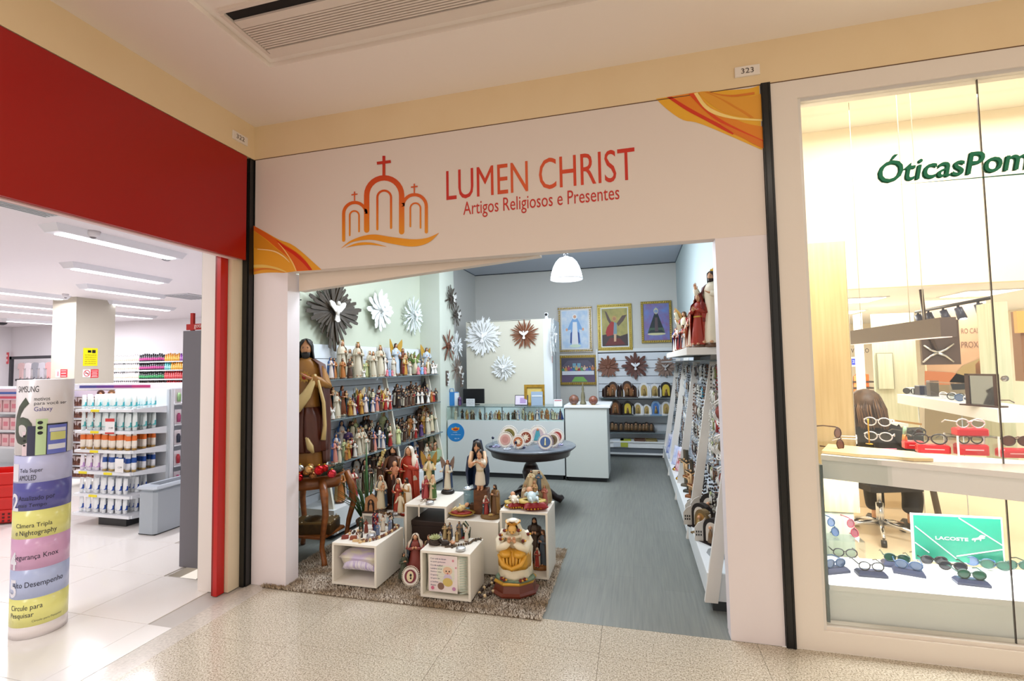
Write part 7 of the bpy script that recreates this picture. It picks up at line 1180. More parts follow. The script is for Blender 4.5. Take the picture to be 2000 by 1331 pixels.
# --- cylindrical advertising standee
cd = Vector((P(75, 1245, z=0).x, P(75, 1245, z=0).y, 0)); dr = cd.normalized(); R_ = .134; cc = cd+dr*R_; fdir = math.atan2(-dr.y, -dr.x)
t = thing('cylinder_standee', 'tall cylindrical cardboard phone advert with pastel bands', 'standee', (cc.x, cc.y, 0)); fy = P(75, 1245, z=0).y
def cyl(phi, z, d=0): a = fdir+phi; return (cc.x+(R_+d)*cos(a), cc.y+(R_+d)*sin(a), z)
def zpx(py, px=80): r = CR*((px-1000)/F)-CU*((py-665.5)/F)+_fw; s_ = cd.length/math.hypot(r.x, r.y); return EYE.z+r.z*s_
def patch(p0, p1, z0, z1, m, name, d=.0006, n=16): 
    b = MB(); b.add([cyl(p0+(p1-p0)*i/n, z, d) for z in (z0, z1) for i in range(n+1)], [(i, i+1, n+2+i, n+1+i) for i in range(n)], m, True); return b.build(name, t, True)
bands = [(742, 888, 'e8e4e6'), (890, 942, 'c4c8ec'), (942, 996, '5c5ca4'), (996, 1050, 'eae88c'), (1050, 1110, 'd8a8cc'), (1110, 1166, 'b8c4e8'), (1166, 1220, 'ecea90'), (1220, 1252, 'ece4e4')]
for i, (y0_, y1_, c) in enumerate(bands):
    z1, z0 = zpx(y0_), zpx(y1_) if i < 7 else 0.002; b = MB(); b.loft([[cyl(2*PI*k/40, z, -.002 if 0 else 0) for k in range(40)] for z in (z0, z1)], mat(c, .22), True); b.build('printed_band', t, True)
def phx(px, py): cx = 88-(py-742)*.026; return -math.asin(max(-.98, min(.98, (px-cx)/59)))*-1
def ctext(s_, px0, px1, py0, py1, m, bold=0):
    a0, a1 = phx(px0, py0), phx(px1, py0); z0, z1 = zpx(py1), zpx(py0); txt(s_, 1, 1, m, lambda u, v, d: cyl(a0+(a1-a0)*u, z0+(z1-z0)*v, .001), 'lettering', t, bold=bold, cuts=14)
ink = mat('2c2c34', .4); purp = mat('4a3c98', .4); wht = mat('e8e8f4', .3)
ctext('SAMSUNG', 34, 73, 754, 766, ink)
ctext('6', 30, 64, 776, 868, mat('3a3436', .35, noise=(10, '5c6c5c', .6, (1, 1, 1))), .012)
ctext('motivos', 64, 95, 776, 783, ink); ctext('para você ser', 64, 128, 785, 793, ink); ctext('Galaxy', 64, 100, 795, 806, purp)
for (x0_, x1_, y0_, c) in ((42, 53, 842, 'e8d4dc'), (51, 67, 832, '3c3e58'), (67, 90, 819, 'c8e4b0'), (88, 130, 829, '20222c')): patch(phx(x0_, 850), phx(x1_, 850), zpx(889), zpx(y0_), mat(c, .25), 'phone_print', .0008+.0003*(x0_ > 50)+.0003*(x0_ > 60)+.0003*(x0_ > 80))
patch(phx(90, 850), phx(128, 850), zpx(889), zpx(832), mat('6c78d0', .25), 'screen_print', .0022); patch(phx(92, 850), phx(126, 850), zpx(880), zpx(870), mat('e8ecf8', .25), 'screen_print', .0026); patch(phx(96, 850), phx(126, 850), zpx(862), zpx(846), mat('d8dc88', .25), 'screen_print', .0026); patch(phx(94, 850), phx(126, 850), zpx(845), zpx(838), mat('dce0f4', .25), 'screen_print', .0026)
for x, ys_, rr in ((76, (826, 836, 846), .0105), (46, (851, 860, 869), .006)):
    for y_ in ys_: b = MB(); b.add([cyl(phx(x, y_)+rr/R_*1.2*cos(a), zpx(y_)+rr*sin(a), .003) for a in (2*PI*i/14 for i in range(14))], [tuple(range(14))], mat('181a20', .2)); b.build('lens_print', t, True)
for s_, px0, px1, py0, py1 in (('Tela Super', 38, 82, 914, 924), ('AMOLED', 37, 69, 927, 937), ('Atualizado por', 36, 106, 967, 979), ('mais Tempo', 35, 90, 982, 991), ('Câmera Tripla', 32, 101, 1020, 1031), ('e Nightography', 31, 110, 1034, 1046), ('Segurança Knox', 29, 113, 1080, 1093), ('Alto Desempenho', 26, 122, 1133, 1147), ('Círcule para', 24, 83, 1177, 1190), ('Pesquisar', 23, 66, 1192, 1204)): ctext(s_, px0, px1, py0, py1, mat('24243c', .4))
ctext('Círcule para Pesquisar', 62, 120, 1208, 1213, mat('6c6c50', .4))
for n_s, y_ in (('1', 905), ('2', 962), ('4', 1075), ('5', 1128)): ctext(n_s, 22 if y_ > 1000 else 25, 33 if y_ > 1000 else 36, y_, y_+34, wht, .02)
# ================================================================ OPTICIAN (right)
fr = thing('optician_shopfront', 'cream framed optician shop window with tall glass panes', 'shop front', (.82, Y0, 0)); fm = mat('ece2d8', .4); gx0, gz0, gz1 = .98, .13, 3.105; gx1 = 3.6
MB().box((.822, Y0, 0), (gx0-.018, Y0+.09, FT), fm).build('frame_post', fr, True); MB().box((gx0-.018, Y0, gz1+.02), (gx1, Y0+.09, FT), fm).build('frame_head', fr, True); MB().box((gx0-.018, Y0, 0), (gx1, Y0+.09, gz0-.02), fm).build('frame_sill', fr, True)
b = MB(); b.box((gx0-.018, Y0+.012, gz0-.02), (gx0, Y0+.09, gz1+.02), mat('e4ded8', .4)).box((gx0, Y0+.012, gz1), (gx1, Y0+.09, gz1+.02), mat('d4cfca', .4)).box((gx0, Y0+.012, gz0-.02), (gx1, Y0+.09, gz0), mat('e8ded4', .4)); b.build('inner_bead', fr, True)
sx = P(1907, 148, y=Y0+.04).x; gg = glass('shop_glass', (.97, .985, .975), .45); MB().box((gx0, Y0+.038, gz0), (sx-.003, Y0+.046, gz1), gg).build('pane', fr, True); MB().box((sx+.003, Y0+.038, gz0), (gx1, Y0+.046, gz1), gg).build('pane', fr, True); MB().box((sx-.002, Y0+.037, gz0), (sx+.002, Y0+.047, gz1), mat('3c3430', .3)).build('seam', fr, True)
q = P(1948, 740, y=Y0+.03); MB().lathe([(.012, -.02), (.016, -.01), (.016, .0)], mat('c0c0c0', .2, .8), 12, M=mm((sx+.03, Y0+.035, q.z), (PI/2, 0, 0))).build('lock', fr, True)
gr_ = mat('1c8460', .35); A = P(1716, 352, y=Y0+.02); B = P(2000, 322, y=Y0+.02); Tt = P(1716, 302, y=Y0+.02)
t = thing('optician_sign', 'raised dark green ÓticasPom letters on the window glass', 'sign', (A.x, Y0+.02, A.z)); Wd = P(2012, 322, y=Y0+.02).x-A.x
for d_, m_ in ((.0, gr_), (.012, mat('0e4c38', .4)), (.02, mat('c8d8cc', .3))): txt('ÓticasPom', Wd, (Tt.z-A.z)*1.06, m_, lambda u, v, d: (A.x+u, Y0+.014+d_, A.z+v-.02), 'lettering', t, bold=.01, shear=.22)
a_ = P(1718, 364, y=Y0+.03); e_ = P(2000, 343, y=Y0+.03); b = MB(); b.add([(a_.x, Y0+.03, a_.z), (e_.x+.3, Y0+.03, e_.z+.0), (e_.x+.3, Y0+.03, e_.z+.012)], [(0, 1, 2)], mat('1c6c5c', .3)); b.build('underline', t, True)
# room
crm = mat('f6ecd8', .6); wdm = mat('d2b888', .5, noise=(5, 'b89a68', .5, (7, 7, .35))); wdg = mat('cfd2bc', .5, noise=(5, 'b4bca0', .5, (6, 6, .3)))
of = MB().box((.82, Y0+.1, -.03), (6.5, 12.5, -.002), mat('e0ccae', .2)).build('floor_optician', kind='structure')
MB().box((.8, Y0+.1, 0), (.83, 12.5, 4.3), crm).build('wall_optician_left', kind='structure'); MB().box((.8, 6.2, 2.4), (6.5, 6.3, 4.3), crm).build('wall_optician_soffit', kind='structure'); MB().box((.8, Y0, 4.28), (6.5, 6.3, 4.36), mat('f4eee2', .6)).build('ceiling_optician_front', kind='structure'); MB().box((.8, Y0+.0, 3.5), (6.5, Y0+.1, 4.3), crm).build('wall_optician_front', kind='structure')
MB().box((.8, 6.3, 2.4), (6.5, 12.5, 2.46), mat('eef0f4', .6)).build('ceiling_optician_back', kind='structure'); MB().box((6.4, Y0, 0), (6.5, 12.5, 4.3), crm).build('wall_optician_right', kind='structure'); MB().box((.8, 12.4, 0), (6.5, 12.5, 2.5), crm).build('wall_optician_back', kind='structure')
for i, (x, y) in enumerate(((2.9, 7.4), (4.2, 7.2), (3.4, 9.2))): t = thing('ceiling_panel_light', f'square white light panel, {ORD[i]} from the window on the low ceiling', 'lamp', (x, y, 2.4), 0, 'optician ceiling panels'); MB().box((-.3, -.3, -.012), (.3, .3, 0), mat('d8dce0', .4)).build('frame', t); MB().box((-.27, -.27, -.014), (.27, .27, -.012), emis('fff8ee', 9, 'panel_glow')).build('diffuser', t)
# wooden panel behind the display
a, e = P(1582, 476, y=3.6), P(1650, 476, y=3.6); t = thing('wooden_screen', 'tall light oak panel standing behind the optician ledge', 'panel', (a.x, 3.6, 0)); MB().box((.86, 3.6, .6), (e.x, 3.66, a.z), wdm).build('panel', t, True); MB().box((e.x-.002, 3.6, .6), (e.x+.002, 3.66, a.z), mat('e8dcc4', .5)).build('edge_band', t, True); MB().box((.86, 3.61, .0), (e.x-.03, 3.65, .6), wdg).build('lower_panel', t, True)
# ledge at eye level
lm_ = mat('f4f2f0', .25); l0, l1 = P(1603, 889, z=1.04), P(2000, 925, z=1.04); dv = (l1-l0).normalized(); l1 = l0+dv*2.6; nv_ = Vector((-dv.y, dv.x, 0)); t = thing('display_ledge', 'bright white eyewear ledge hung across the optician window', 'shelf', l0)
b_ = [l0, l1, l1+nv_*.4, l0+nv_*.4]; quadbox(b_, 1.012, 1.04, lm_).build('ledge', t, True); quadbox([l0+nv_*.02, l1+nv_*.02, l1+nv_*.04, l0+nv_*.04], .90, 1.012, mat('f4f4f2', .4)).build('apron', t, True)
MB().box((gx0+.02, Y0+.06, .1), (gx0+.035, Y0+.5, 1.0), gle).build('glass_support', t, True)
def LG_(u, w, z=1.042): p = l0+dv*u+nv_*w; return (p.x, p.y, z)
def lu(px, py, w=.12, z=1.042): p = P(px, py, z=z); return (p-l0).dot(dv), (p-l0).dot(nv_)
q = P(1627, 898, y=Y0+.2); t = thing('gold_clip', 'small gold clip under the ledge edge', 'clip', (q.x, Y0+.2, q.z)); MB().ell((0, 0, 0), (.012, .008, .01), mat('d8b890', .3, .4), 8, 6).tube([(-.02, 0, -.015), (0, 0, 0), (.02, 0, -.004)], .004, mat('d8b890', .3, .4), 5).build('clip', t)
t = thing('wooden_tray', 'pale wooden tray with curved front at the ledge end', 'tray', LG_(.02, .06)); b = MB(); b.add([tuple(Vector(LG_(u, w, 1.042))-Vector(LG_(.02, .06))) for u, w in ((0, .05), (.18, .03), (.3, .06), (.42, .05), (.5, .1), (.42, .3), (0, .34))]+[tuple(Vector(LG_(u, w, 1.058))-Vector(LG_(.02, .06))) for u, w in ((0, .05), (.18, .03), (.3, .06), (.42, .05), (.5, .1), (.42, .3), (0, .34))], [tuple(range(6, -1, -1)), tuple(range(7, 14))]+[(i, (i+1) % 7, (i+1) % 7+7, i+7) for i in range(7)], mat('ecd4a4', .4)); b.build('tray', t)
def eyewear(nm, fc, lc, lens_a=False, w=.068, h=.05, metal=0, cat_=False):
    o_ = thing(nm, 'x', 'glasses'); m = mat(fc, .25, metal); lm2 = mat(lc, .1) if not lens_a else glass('lens_'+lc, tuple(lin(lc)[:3]), .4)
    for q_ in (-1, 1):
        cx = q_*w*.53; pts = [(cx+w*.45*cos(a)*(1+.06*sin(a)), -.002*cos(a)*q_, h*.5*sin(a)*(1+(.18*max(0, q_*cos(a))*max(0, sin(a)) if cat_ else 0))) for a in (2*PI*i/18 for i in range(19))]
        b = MB(); b.tube(pts, .0036, m, 6); b.build('rim', o_); b = MB(); b.add([(p[0], p[1], p[2]) for p in pts[:-1]], [tuple(range(18))], lm2); b.build('lens', o_)
        b = MB(); b.tube([(q_*w*.98, 0, h*.2), (q_*w*1.02, .02, h*.2), (q_*w*1.0, .1, h*.16), (q_*w*.95, .14, -h*.2)], [.0038, .004, .0035, .004], m, 6); b.build('temple', o_)
    b = MB(); b.tube([(-w*.1, 0, h*.15), (0, -.004, h*.24), (w*.1, 0, h*.15)], .0034, m, 6); b.build('bridge', o_); return Proto(o_)
EB = eyewear('sunglasses', '4a2418', '6c3c2c'); EK = eyewear('sunglasses', '15161a', '2c3038'); EP = eyewear('eyeglasses', 'e8e4ea', 'dfe8f0', True, metal=.3); EC = eyewear('eyeglasses', '2c2c30', 'e4ece8', True, cat_=True); EG = eyewear('sunglasses', '2c4c44', '1f5a48'); ER = eyewear('sunglasses', 'a04050', '8c5058'); EV = eyewear('sunglasses', '3c5a80', '5c7090')
def onledge(pr, px, py, lab, rz=0, sc=1, z=1.042, rot=None, dz=.03): p = P(px, py, z=z); p.z = z+dz; return pr.put(tuple(p), rz, sc, lab, 'eyewear in the optician window', rot=rot)
onledge(EB, 1640, 882, 'brown sunglasses standing on end beside the oak panel', sc=1.0, rot=(0, PI/2-.2, .5), dz=.075)
t = thing('eyewear_stand', 'slim gold rod holding two pale eyeglasses one above other', 'stand', P(1698, 868, z=1.058)); MB().tube([(0, 0, 0), (0, 0, .16)], .004, GOLD, 6).lathe([(.02, 0), (.02, .004)], GOLD, 10).build('rod', t)
p = P(1698, 868, z=1.058); EP.put((p.x+.05, p.y, 1.2), -.5, 1, 'upper pale eyeglasses on the gold rod', 'eyewear in the optician window'); EP.put((p.x+.06, p.y+.02, 1.105), -.5, 1.05, 'lower pale eyeglasses on the gold rod', 'eyewear in the optician window')
onledge(EP, 1673, 868, 'lilac-tinted eyeglasses lying on the wooden tray', 1.2, .9, 1.058)
def case(px, py, lab, c='d81c2c', rz=0, w=.17, d_=.07, h=.045, z=1.042, bump=0): p = P(px, py, z=z); t = thing('glasses_case', lab, 'case', (p.x, p.y, z), rz, 'glasses cases in the optician window'); MB().bbox((-w/2, -d_/2, 0), (w/2, d_/2, h), mat(c, .25), .008).build('case', t); MB().box((-w*.3, -d_/2-.001, h*.45), (w*.3, -d_/2, h*.55), mat('f4c8cc', .3)).build('logo_line', t); return p
pc_ = case(1784, 876, 'small red case in the row behind the larger one', rz=-.15, w=.1); onledge(EC, 1788, 868, 'angular dark eyeglasses resting on small red case', .2, 1, 1.042, dz=.075)
pc_ = case(1822, 884, 'long red case with open black eyeglasses on it', rz=-.2, w=.15); EC.put((pc_.x-.01, pc_.y, 1.12), -.2, 1.15, 'open black eyeglasses resting on the long red case', 'eyewear in the optician window')
pc_ = case(1897, 888, 'red case under the clear acrylic riser', rz=-.05, w=.14, h=.06)
p = P(1895, 888, z=1.042); t = thing('acrylic_riser', 'clear acrylic riser box topped with a red case', 'riser', (p.x, p.y, 1.042)); ac = glass('acrylic', (.93, .95, .96), .5)
for q_ in ((-.09, -.06, 0, -.085, .06, .11), (.1, -.06, 0, .105, .06, .11), (-.09, -.06, .105, .105, .06, .11)): MB().box(q_[:3], q_[3:], ac).build('acrylic_wall', t)
for x_, y_ in ((-.0875, -.06), (.1025, -.06), (-.0875, .06), (.1025, .06)): MB().box((x_-.004, y_-.003, 0), (x_+.004, y_+.003, .112), mat('f4f8fa', .15)).build('edge', t)
o_ = thing('glasses_case', 'red case lying on top of the acrylic riser', 'case', (p.x, p.y, 1.153), 0, 'glasses cases in the optician window'); MB().bbox((-.07, -.035, 0), (.08, .035, .04), mat('d81c2c', .25), .008).build('case', o_); EP.put((p.x+.01, p.y, 1.218), 0, 1, 'round clear eyeglasses on the topmost red case', 'eyewear in the optician window'); EC.put((p.x, p.y-.01, 1.128), .1, .9, 'eyeglasses with brown temples inside the riser', 'eyewear in the optician window')
case(1985, 893, 'red case beyond the glass seam', rz=0, w=.16); onledge(EB, 1988, 886, 'dark red sunglasses on the case beyond the seam', 0, 1.1, 1.042, dz=.07)
t = thing('pink_swatch', 'pink oval stripe sample on the white ledge', 'sample', P(1725, 878, z=1.0425)); MB().tube([(-.07, 0, .003), (0, -.01, .003), (.07, 0, .003)], .004, mat('e888a8', .3), 6).build('swatch', t)
t = thing('eyewear_bust', 'green and orange ornamental eyewear holder with wooden bar', 'stand', P(1768, 874, z=1.042)); MB().tube([(0, 0, 0), (0, 0, .05), (0, 0, .08)], [.012, .014, .01], mat('d89048', .4), 8).tube([(0, 0, .08), (.005, 0, .13)], .01, mat('a8d4b0', .3), 8).box((-.07, -.006, .15), (.07, .006, .162), mat('b08c50', .4), mm((0, 0, 0), (0, .15, 0))).build('holder', t)
# low platform
pt = .32; p0, p1 = P(1620, 1143, z=pt), P(2000, 1176, z=pt); dv2 = (p1-p0).normalized(); p1 = p0+dv2*2.4; nv2 = Vector((-dv2.y, dv2.x, 0)); t = thing('display_platform', 'low glowing white display platform behind the window', 'platform', p0); quadbox([p0, p1, p1+nv2*.45, p0+nv2*.45], pt-.03, pt, mat('fafafa', .25)).build('top', t, True); quadbox([p0+nv2*.01, p1+nv2*.01, p1+nv2*.44, p0+nv2*.44], .0, pt-.03, mat('f2f4f4', .35)).build('plinth', t, True)
area('platform_lamp', (1.7, 3.42, .9), 1.2, .2, 24, (.95, .97, 1))
def plat(px, py, lab, pr, cc_='2c3450', rz=0, sc=.95): 
    p = P(px, py, z=pt); t = thing('glasses_case', 'folded dark slate case under '+lab, 'case', (p.x, p.y, pt), rz, 'folded cases on the low platform'); b = MB(); b.loft([[(x, y, z_) for x, y, z_ in ((-.075+e, -.03+e, h_), (.075-e, -.03+e, h_), (.075-e, .04-e, h_), (-.075+e, .04-e, h_))] for e, h_ in ((0, 0), (0, .014), (.012, .03))], mat(cc_, .4), False); b.build('case', t)
    pr.put((p.x, p.y-.005, pt+.055), rz, sc, lab+' on the low platform', 'eyewear in the optician window')
plat(1632, 1118, 'folded grey eyeglasses', EV, rz=.4); plat(1702, 1125, 'fine black eyeglasses', EC, rz=.0); plat(1752, 1108, 'olive aviator sunglasses', EG, rz=-.2); plat(1775, 1122, 'blue-grey mirrored sunglasses', EV, rz=-.3); plat(1898, 1142, 'deep green sunglasses', EG, rz=-.1)
for px, py, lab, pr, rz in ((1825, 1108, 'navy square sunglasses on the green board foot', EK, -.05), (1862, 1120, 'grey lensed sunglasses by the green board', EK, -.1), (1915, 1112, 'blue tinted sunglasses by the green board', EV, -.3), (1945, 1118, 'large violet-green sunglasses behind the deep green pair', EG, -.2), (1990, 1118, 'pale green sunglasses beyond the seam', EG, .1)): p = P(px, py, z=pt); pr.put((p.x, p.y, pt+.04), rz, 1, lab, 'eyewear in the optician window')
p = P(1665, 1100, z=pt); t = thing('acrylic_riser', 'low clear acrylic riser near the fire extinguisher', 'riser', (p.x-.03, p.y+.06, pt)); [MB().box(q_[:3], q_[3:], ac).build('acrylic_wall', t) for q_ in ((-.1, -.06, 0, -.094, .06, .13), (.1, -.06, 0, .106, .06, .13), (-.1, -.06, .13, .106, .06, .136))]
EV.put((p.x-.08, p.y+.05, pt+.2), 0, .9, 'blue sunglasses upright on the low riser', 'eyewear in the optician window', rot=(0, 1.2, .3)); ER.put((p.x+.03, p.y+.05, pt+.2), 0, .9, 'rose sunglasses upright on the low riser', 'eyewear in the optician window', rot=(0, 1.2, .3)); EC.put((p.x-.02, p.y+.05, pt+.04), 0, 1, 'black and white eyeglasses under the low riser', 'eyewear in the optician window')
a, e = P(1783, 1006, y=3.56), P(1960, 1108, y=3.56); t = thing('brand_board', 'green LACOSTE display board with white lines and crocodile emblem', 'sign', (a.x, 3.56, pt)); bz0 = max(e.z, pt+.002); gb_ = mat('1f8a70', .35); MB().box((a.x-.01, 3.56, bz0), (e.x+.01, 3.575, a.z+.008), mat('f0f4f2', .3)).build('backing', t, True); MB().box((a.x, 3.557, bz0+.01), (e.x, 3.56, a.z), gb_).build('face', t, True)
def bb_(px, py): q = P(px, py, y=3.556); return (q.x, 3.5555, q.z)
for l_ in (((1872, 1012), (1958, 1066)), ((1787, 1028), (1868, 1092)), ((1787, 1060), (1815, 1080)), ((1868, 1087), (1958, 1074))):
    (x0_, y0_), (x1_, y1_) = l_; b = MB(); b.add([bb_(x0_, y0_-1.2), bb_(x0_, y0_+1.2), bb_(x1_, y1_+1.2), bb_(x1_, y1_-1.2)], [(0, 1, 2, 3)], mat('f0f8f6', .3)); b.build('line', t, True)
q0, q1 = bb_(1827, 1054), bb_(1891, 1054); txt('LACOSTE', q1[0]-q0[0], .02, mat('f4fbfa', .3), lambda u, v, d: (q0[0]+u, 3.5552, q0[2]+v), 'lettering', t, bold=.02)
b = MB(); cp = [(0, .3), (.1, .42), (.3, .45), (.5, .55), (.62, .75), (.78, .8), (1, .72), (.98, .62), (.8, .62), (.98, .5), (.85, .42), (.7, .42), (.66, .2), (.6, .2), (.58, .34), (.3, .28), (.24, .08), (.18, .08), (.2, .26), (.06, .2)]; o0, o1 = bb_(1898, 1060), bb_(1924, 1042); b.add([(o0[0]+(o1[0]-o0[0])*u, 3.5552, o0[2]+(o1[2]-o0[2])*v) for u, v in cp], [tuple(range(len(cp)))], mat('f4fbfa', .3)); b.build('emblem', t, True)
t = thing('fire_extinguisher', 'red fire extinguisher half hidden behind the window jamb', 'extinguisher', (1.09, 3.72, .0)); MB().lathe([(.05, 0), (.055, .01), (.055, .36), (.04, .42), (.02, .45)], mat('e8e0e0', .3), 16).build('cylinder', t); MB().tube([(0, 0, .45), (0, 0, .5), (.04, 0, .52)], .01, mat('c81c1c', .3), 8).tube([(0, 0, .5), (.05, -.01, .44), (.06, 0, .3)], .007, mat('c81c1c', .3), 6).lathe([(.057, .3), (.057, .38)], mat('d83030', .3), 16).build('valve', t)
# second shelf, tall mirror post, boards, track, tv, pendant
s0, s1 = P(1752, 770, z=1.2), P(1948, 800, z=1.2); t = thing('white_wall_shelf', 'long white eyewear shelf farther inside the optician', 'shelf', s0); b = MB(); b.add([(s0.x, s0.y, 1.1), (s1.x, s1.y, 1.1), (s1.x+.35, s1.y, 1.1), (s0.x+.35, s0.y, 1.1), (s0.x, s0.y, 1.2), (s1.x, s1.y, 1.2), (s1.x+.35, s1.y, 1.2), (s0.x+.35, s0.y, 1.2)], BOXF, mat('dfe2ea', .3)); b.build('shelf', t, True); b = MB(); [b.tube([(s0.x+(s1.x-s0.x)*f_+.02, s0.y+(s1.y-s0.y)*f_, .0), (s0.x+(s1.x-s0.x)*f_+.02, s0.y+(s1.y-s0.y)*f_, 1.1)], .004, mat('c8d0d8', .2, .5), 5) for f_ in (.25, .7)]; b.build('rod', t, True)
for i, (px, py, pr, lab, sc) in enumerate(((1778, 763, EK, 'black sunglasses at the far end of the inner shelf', 1.2), (1852, 772, EP, 'pale eyeglasses in the inner shelf middle', 1.2), (1868, 774, EC, 'thin black eyeglasses in the inner shelf middle', 1.2), (1884, 778, EV, 'blue sunglasses toward the near end of the inner shelf', 1.2), (1902, 780, EP, 'clear eyeglasses next to the mirror frame', 1.2), (1925, 786, EB, 'reddish brown sunglasses under the mirror frame', 1.2))): p = P(px, py+8, x=s0.x-.02+(s1.x-s0.x)*i/6+.12); pr.put((p.x, p.y, 1.235), -1.2, sc, lab, 'eyewear on the inner shelf')
for px, w, h, c, lab in ((1790, .1, .1, '20243c', 'dark navy small box on the inner shelf'), (1775, .14, .07, 'dce4e8', 'pale riser block on the inner shelf'), (1812, .07, .16, '3c2c2c', 'dark framed portrait card on the inner shelf')): p = P(px, 780, x=s0.x+.1); t = thing('shelf_block', lab, 'box', (s0.x+.15, p.y, 1.201), -PI/2); MB().bbox((-w/2, -.04, 0), (w/2, .04, h), mat(c, .3), .004).build('block', t)
p = P(1845, 780, x=s0.x+.08); t = thing('acrylic_riser', 'clear acrylic riser on the inner shelf', 'riser', (p.x, p.y, 1.201), -PI/2); [MB().box(q_[:3], q_[3:], ac).build('acrylic_wall', t) for q_ in ((-.2, -.06, 0, -.194, .06, .15), (.2, -.06, 0, .206, .06, .15), (-.2, -.06, .15, .206, .06, .156))]
t = thing('counter_mirror', 'small dark framed mirror at the near shelf end', 'mirror', (s1.x+.05, s1.y+.25, 1.201), -1.2); b = MB(); [b.box(q_[:3], q_[3:], mat('3a2422', .3)) for q_ in ((-.12, 0, 0, -.09, .02, .26), (.09, 0, 0, .12, .02, .26), (-.12, 0, .245, .12, .02, .26), (-.14, -.04, 0, .14, .06, .012))]; b.build('frame', t); MB().box((-.09, .008, .012), (.09, .012, .245), mat('9098a0', .05, .9)).build('glass', t)
def wallp(nm, lab, tl, br, yy, m, cat, kind=None, extra=None, th=.04):
    a, e = P(*tl, y=yy), P(*br, y=yy); t = thing(nm, lab, cat, (a.x, yy, e.z)); MB().box((a.x, yy, e.z), (e.x, yy+th, a.z), m).build('panel', t, True); return t, a, e
wallp('wood_wall_panel', 'pale greenish wood wall panelling with door outline', (1702, 614), (1806, 960), 8.3, wdg, 'panel'); t, a, e = wallp('wood_wall_door', 'flush wooden cabinet door outlined on the panelling', (1711, 690), (1748, 760), 8.26, mat('8c8c78', .5), 'door', th=.02); MB().box((a.x+.012, 8.255, e.z), (e.x-.012, 8.26, a.z-.012), wdg).build('door_leaf', t, True)
wallp('cream_pillar', 'cream square pillar beside the pale wood panelling', (1683, 612), (1703, 960), 8.1, crm, 'pillar', th=.3); t, a, e = wallp('photo_wall', 'large brown faded photograph wall with AO CADA PROXIMO lettering', (1802, 588), (1945, 862), 7.6, mat('b89478', .35, noise=(1.4, 'd8b494', .5, (1, 1, 1))), 'mural')
YM = 7.595
for s_, x0_, x1_, yb_, yt_ in (('RO CADA', 1878, 1922, 652, 642), ('PROXIMO', 1878, 1935, 680, 668)): q0, q1, q2 = P(x0_, yb_, y=YM), P(x1_, yb_, y=YM), P(x0_, yt_, y=YM); txt(s_, q1.x-q0.x, q2.z-q0.z, mat('7c5c50', .5), lambda u, v, d: (q0.x+u, YM, q0.z+v), 'lettering', t)
for pts, c in (([(1855, 745), (1880, 715), (1915, 700), (1942, 705), (1942, 760), (1860, 762)], 'a89468'), ([(1905, 712), (1922, 695), (1935, 712), (1938, 770), (1908, 770)], '9c6c48'), ([(1806, 725), (1860, 728), (1900, 738), (1942, 735), (1942, 752), (1806, 752)], 'c07850'), ([(1912, 718), (1920, 708), (1924, 720), (1918, 730)], 'e89050'), ([(1806, 752), (1942, 752), (1942, 860), (1806, 860)], '8c8068')): MB().add([tuple(P(x, y, y=YM-.001*k2)) for k2, (x, y) in enumerate(pts)] if False else [tuple(P(x, y, y=YM-.0015)) for x, y in pts], [tuple(range(len(pts)))], mat(c, .5)).build('print', t, True)
wallp('light_wood_pillar', 'tall light wooden pillar beyond the glass seam', (1944, 590), (1990, 905), 5.2, wdg, 'pillar', th=.25); wallp('side_shelf_unit', 'dark and orange display niche at the frame edge', (1990, 608), (2012, 745), 5.4, mat('8c6448', .5), 'shelf', th=.1); wallp('orange_header', 'orange wooden header above the edge niche', (1985, 608), (2012, 650), 5.35, mat('e0a860', .5), 'panel')
a, e = P(1797, 627, y=6.6), P(1878, 712, y=6.6); t = thing('wall_monitor', 'dark glossy screen back with chrome cross bracket', 'monitor', (a.x, 6.6, e.z)); MB().bbox((a.x, 6.6, e.z), (e.x, 6.64, a.z), mat('54443e', .15), .004).build('screen_back', t, True); b = MB(); cx, cz = (a.x+e.x)/2-.05, (a.z+e.z)/2-.12
for dx, dz in ((-.15, -.11), (.15, -.11), (-.13, .09), (.16, .1)): b.tube([(cx, 6.57, cz), (cx+dx*.5, 6.57, cz+dz*.35), (cx+dx, 6.57, cz+dz)], [.02, .012, .01], mat('c8ccd0', .2, .9), 6)
b.tube([(cx, 6.58, cz), (cx-.1, 6.58, cz+.35), (cx-.12, 6.58, 2.4)], .02, mat('3c2c28', .3), 8); b.build('bracket', t, True)
xb = 2.2; n0, n1 = P(1838, 658, x=xb), P(1838, 620, x=xb); yf_ = P(1655, 650, x=xb).y; t = thing('pendant_beam', 'long dark brown beam lamp hanging on thin wires', 'lamp', (xb, n0.y, n0.z)); MB().box((xb, n0.y, n0.z), (xb+.1, yf_, n1.z), mat('4c3e38', .3)).build('beam', t, True); MB().box((xb+.02, n0.y+.02, n0.z-.005), (xb+.08, yf_, n0.z), emis('ffd8c0', 2, 'beam_glow')).build('diffuser', t, True); b = MB(); [b.tube([(xb+.05, y, n1.z), (xb+.05, y, 4.28)], .003, mat('c8c0b0', .3), 4) for y in (n0.y+.3, n0.y+.5, yf_-.2)]; b.build('wire', t, True)
a, e = P(1789, 610, y=7.0), P(1935, 582, y=6.6); t = thing('track_light', 'black ceiling track with swivelling spotlights', 'lamp', (a.x, 7.0, 2.33)); v0, v1 = Vector((a.x, 7.0, a.z)), Vector((P(1935, 582, y=5.6).x, 5.6, P(1935, 582, y=5.6).z)); MB().tube([tuple(v0), tuple(v1)], .018, mat('20222c', .4), 6).build('track', t, True)
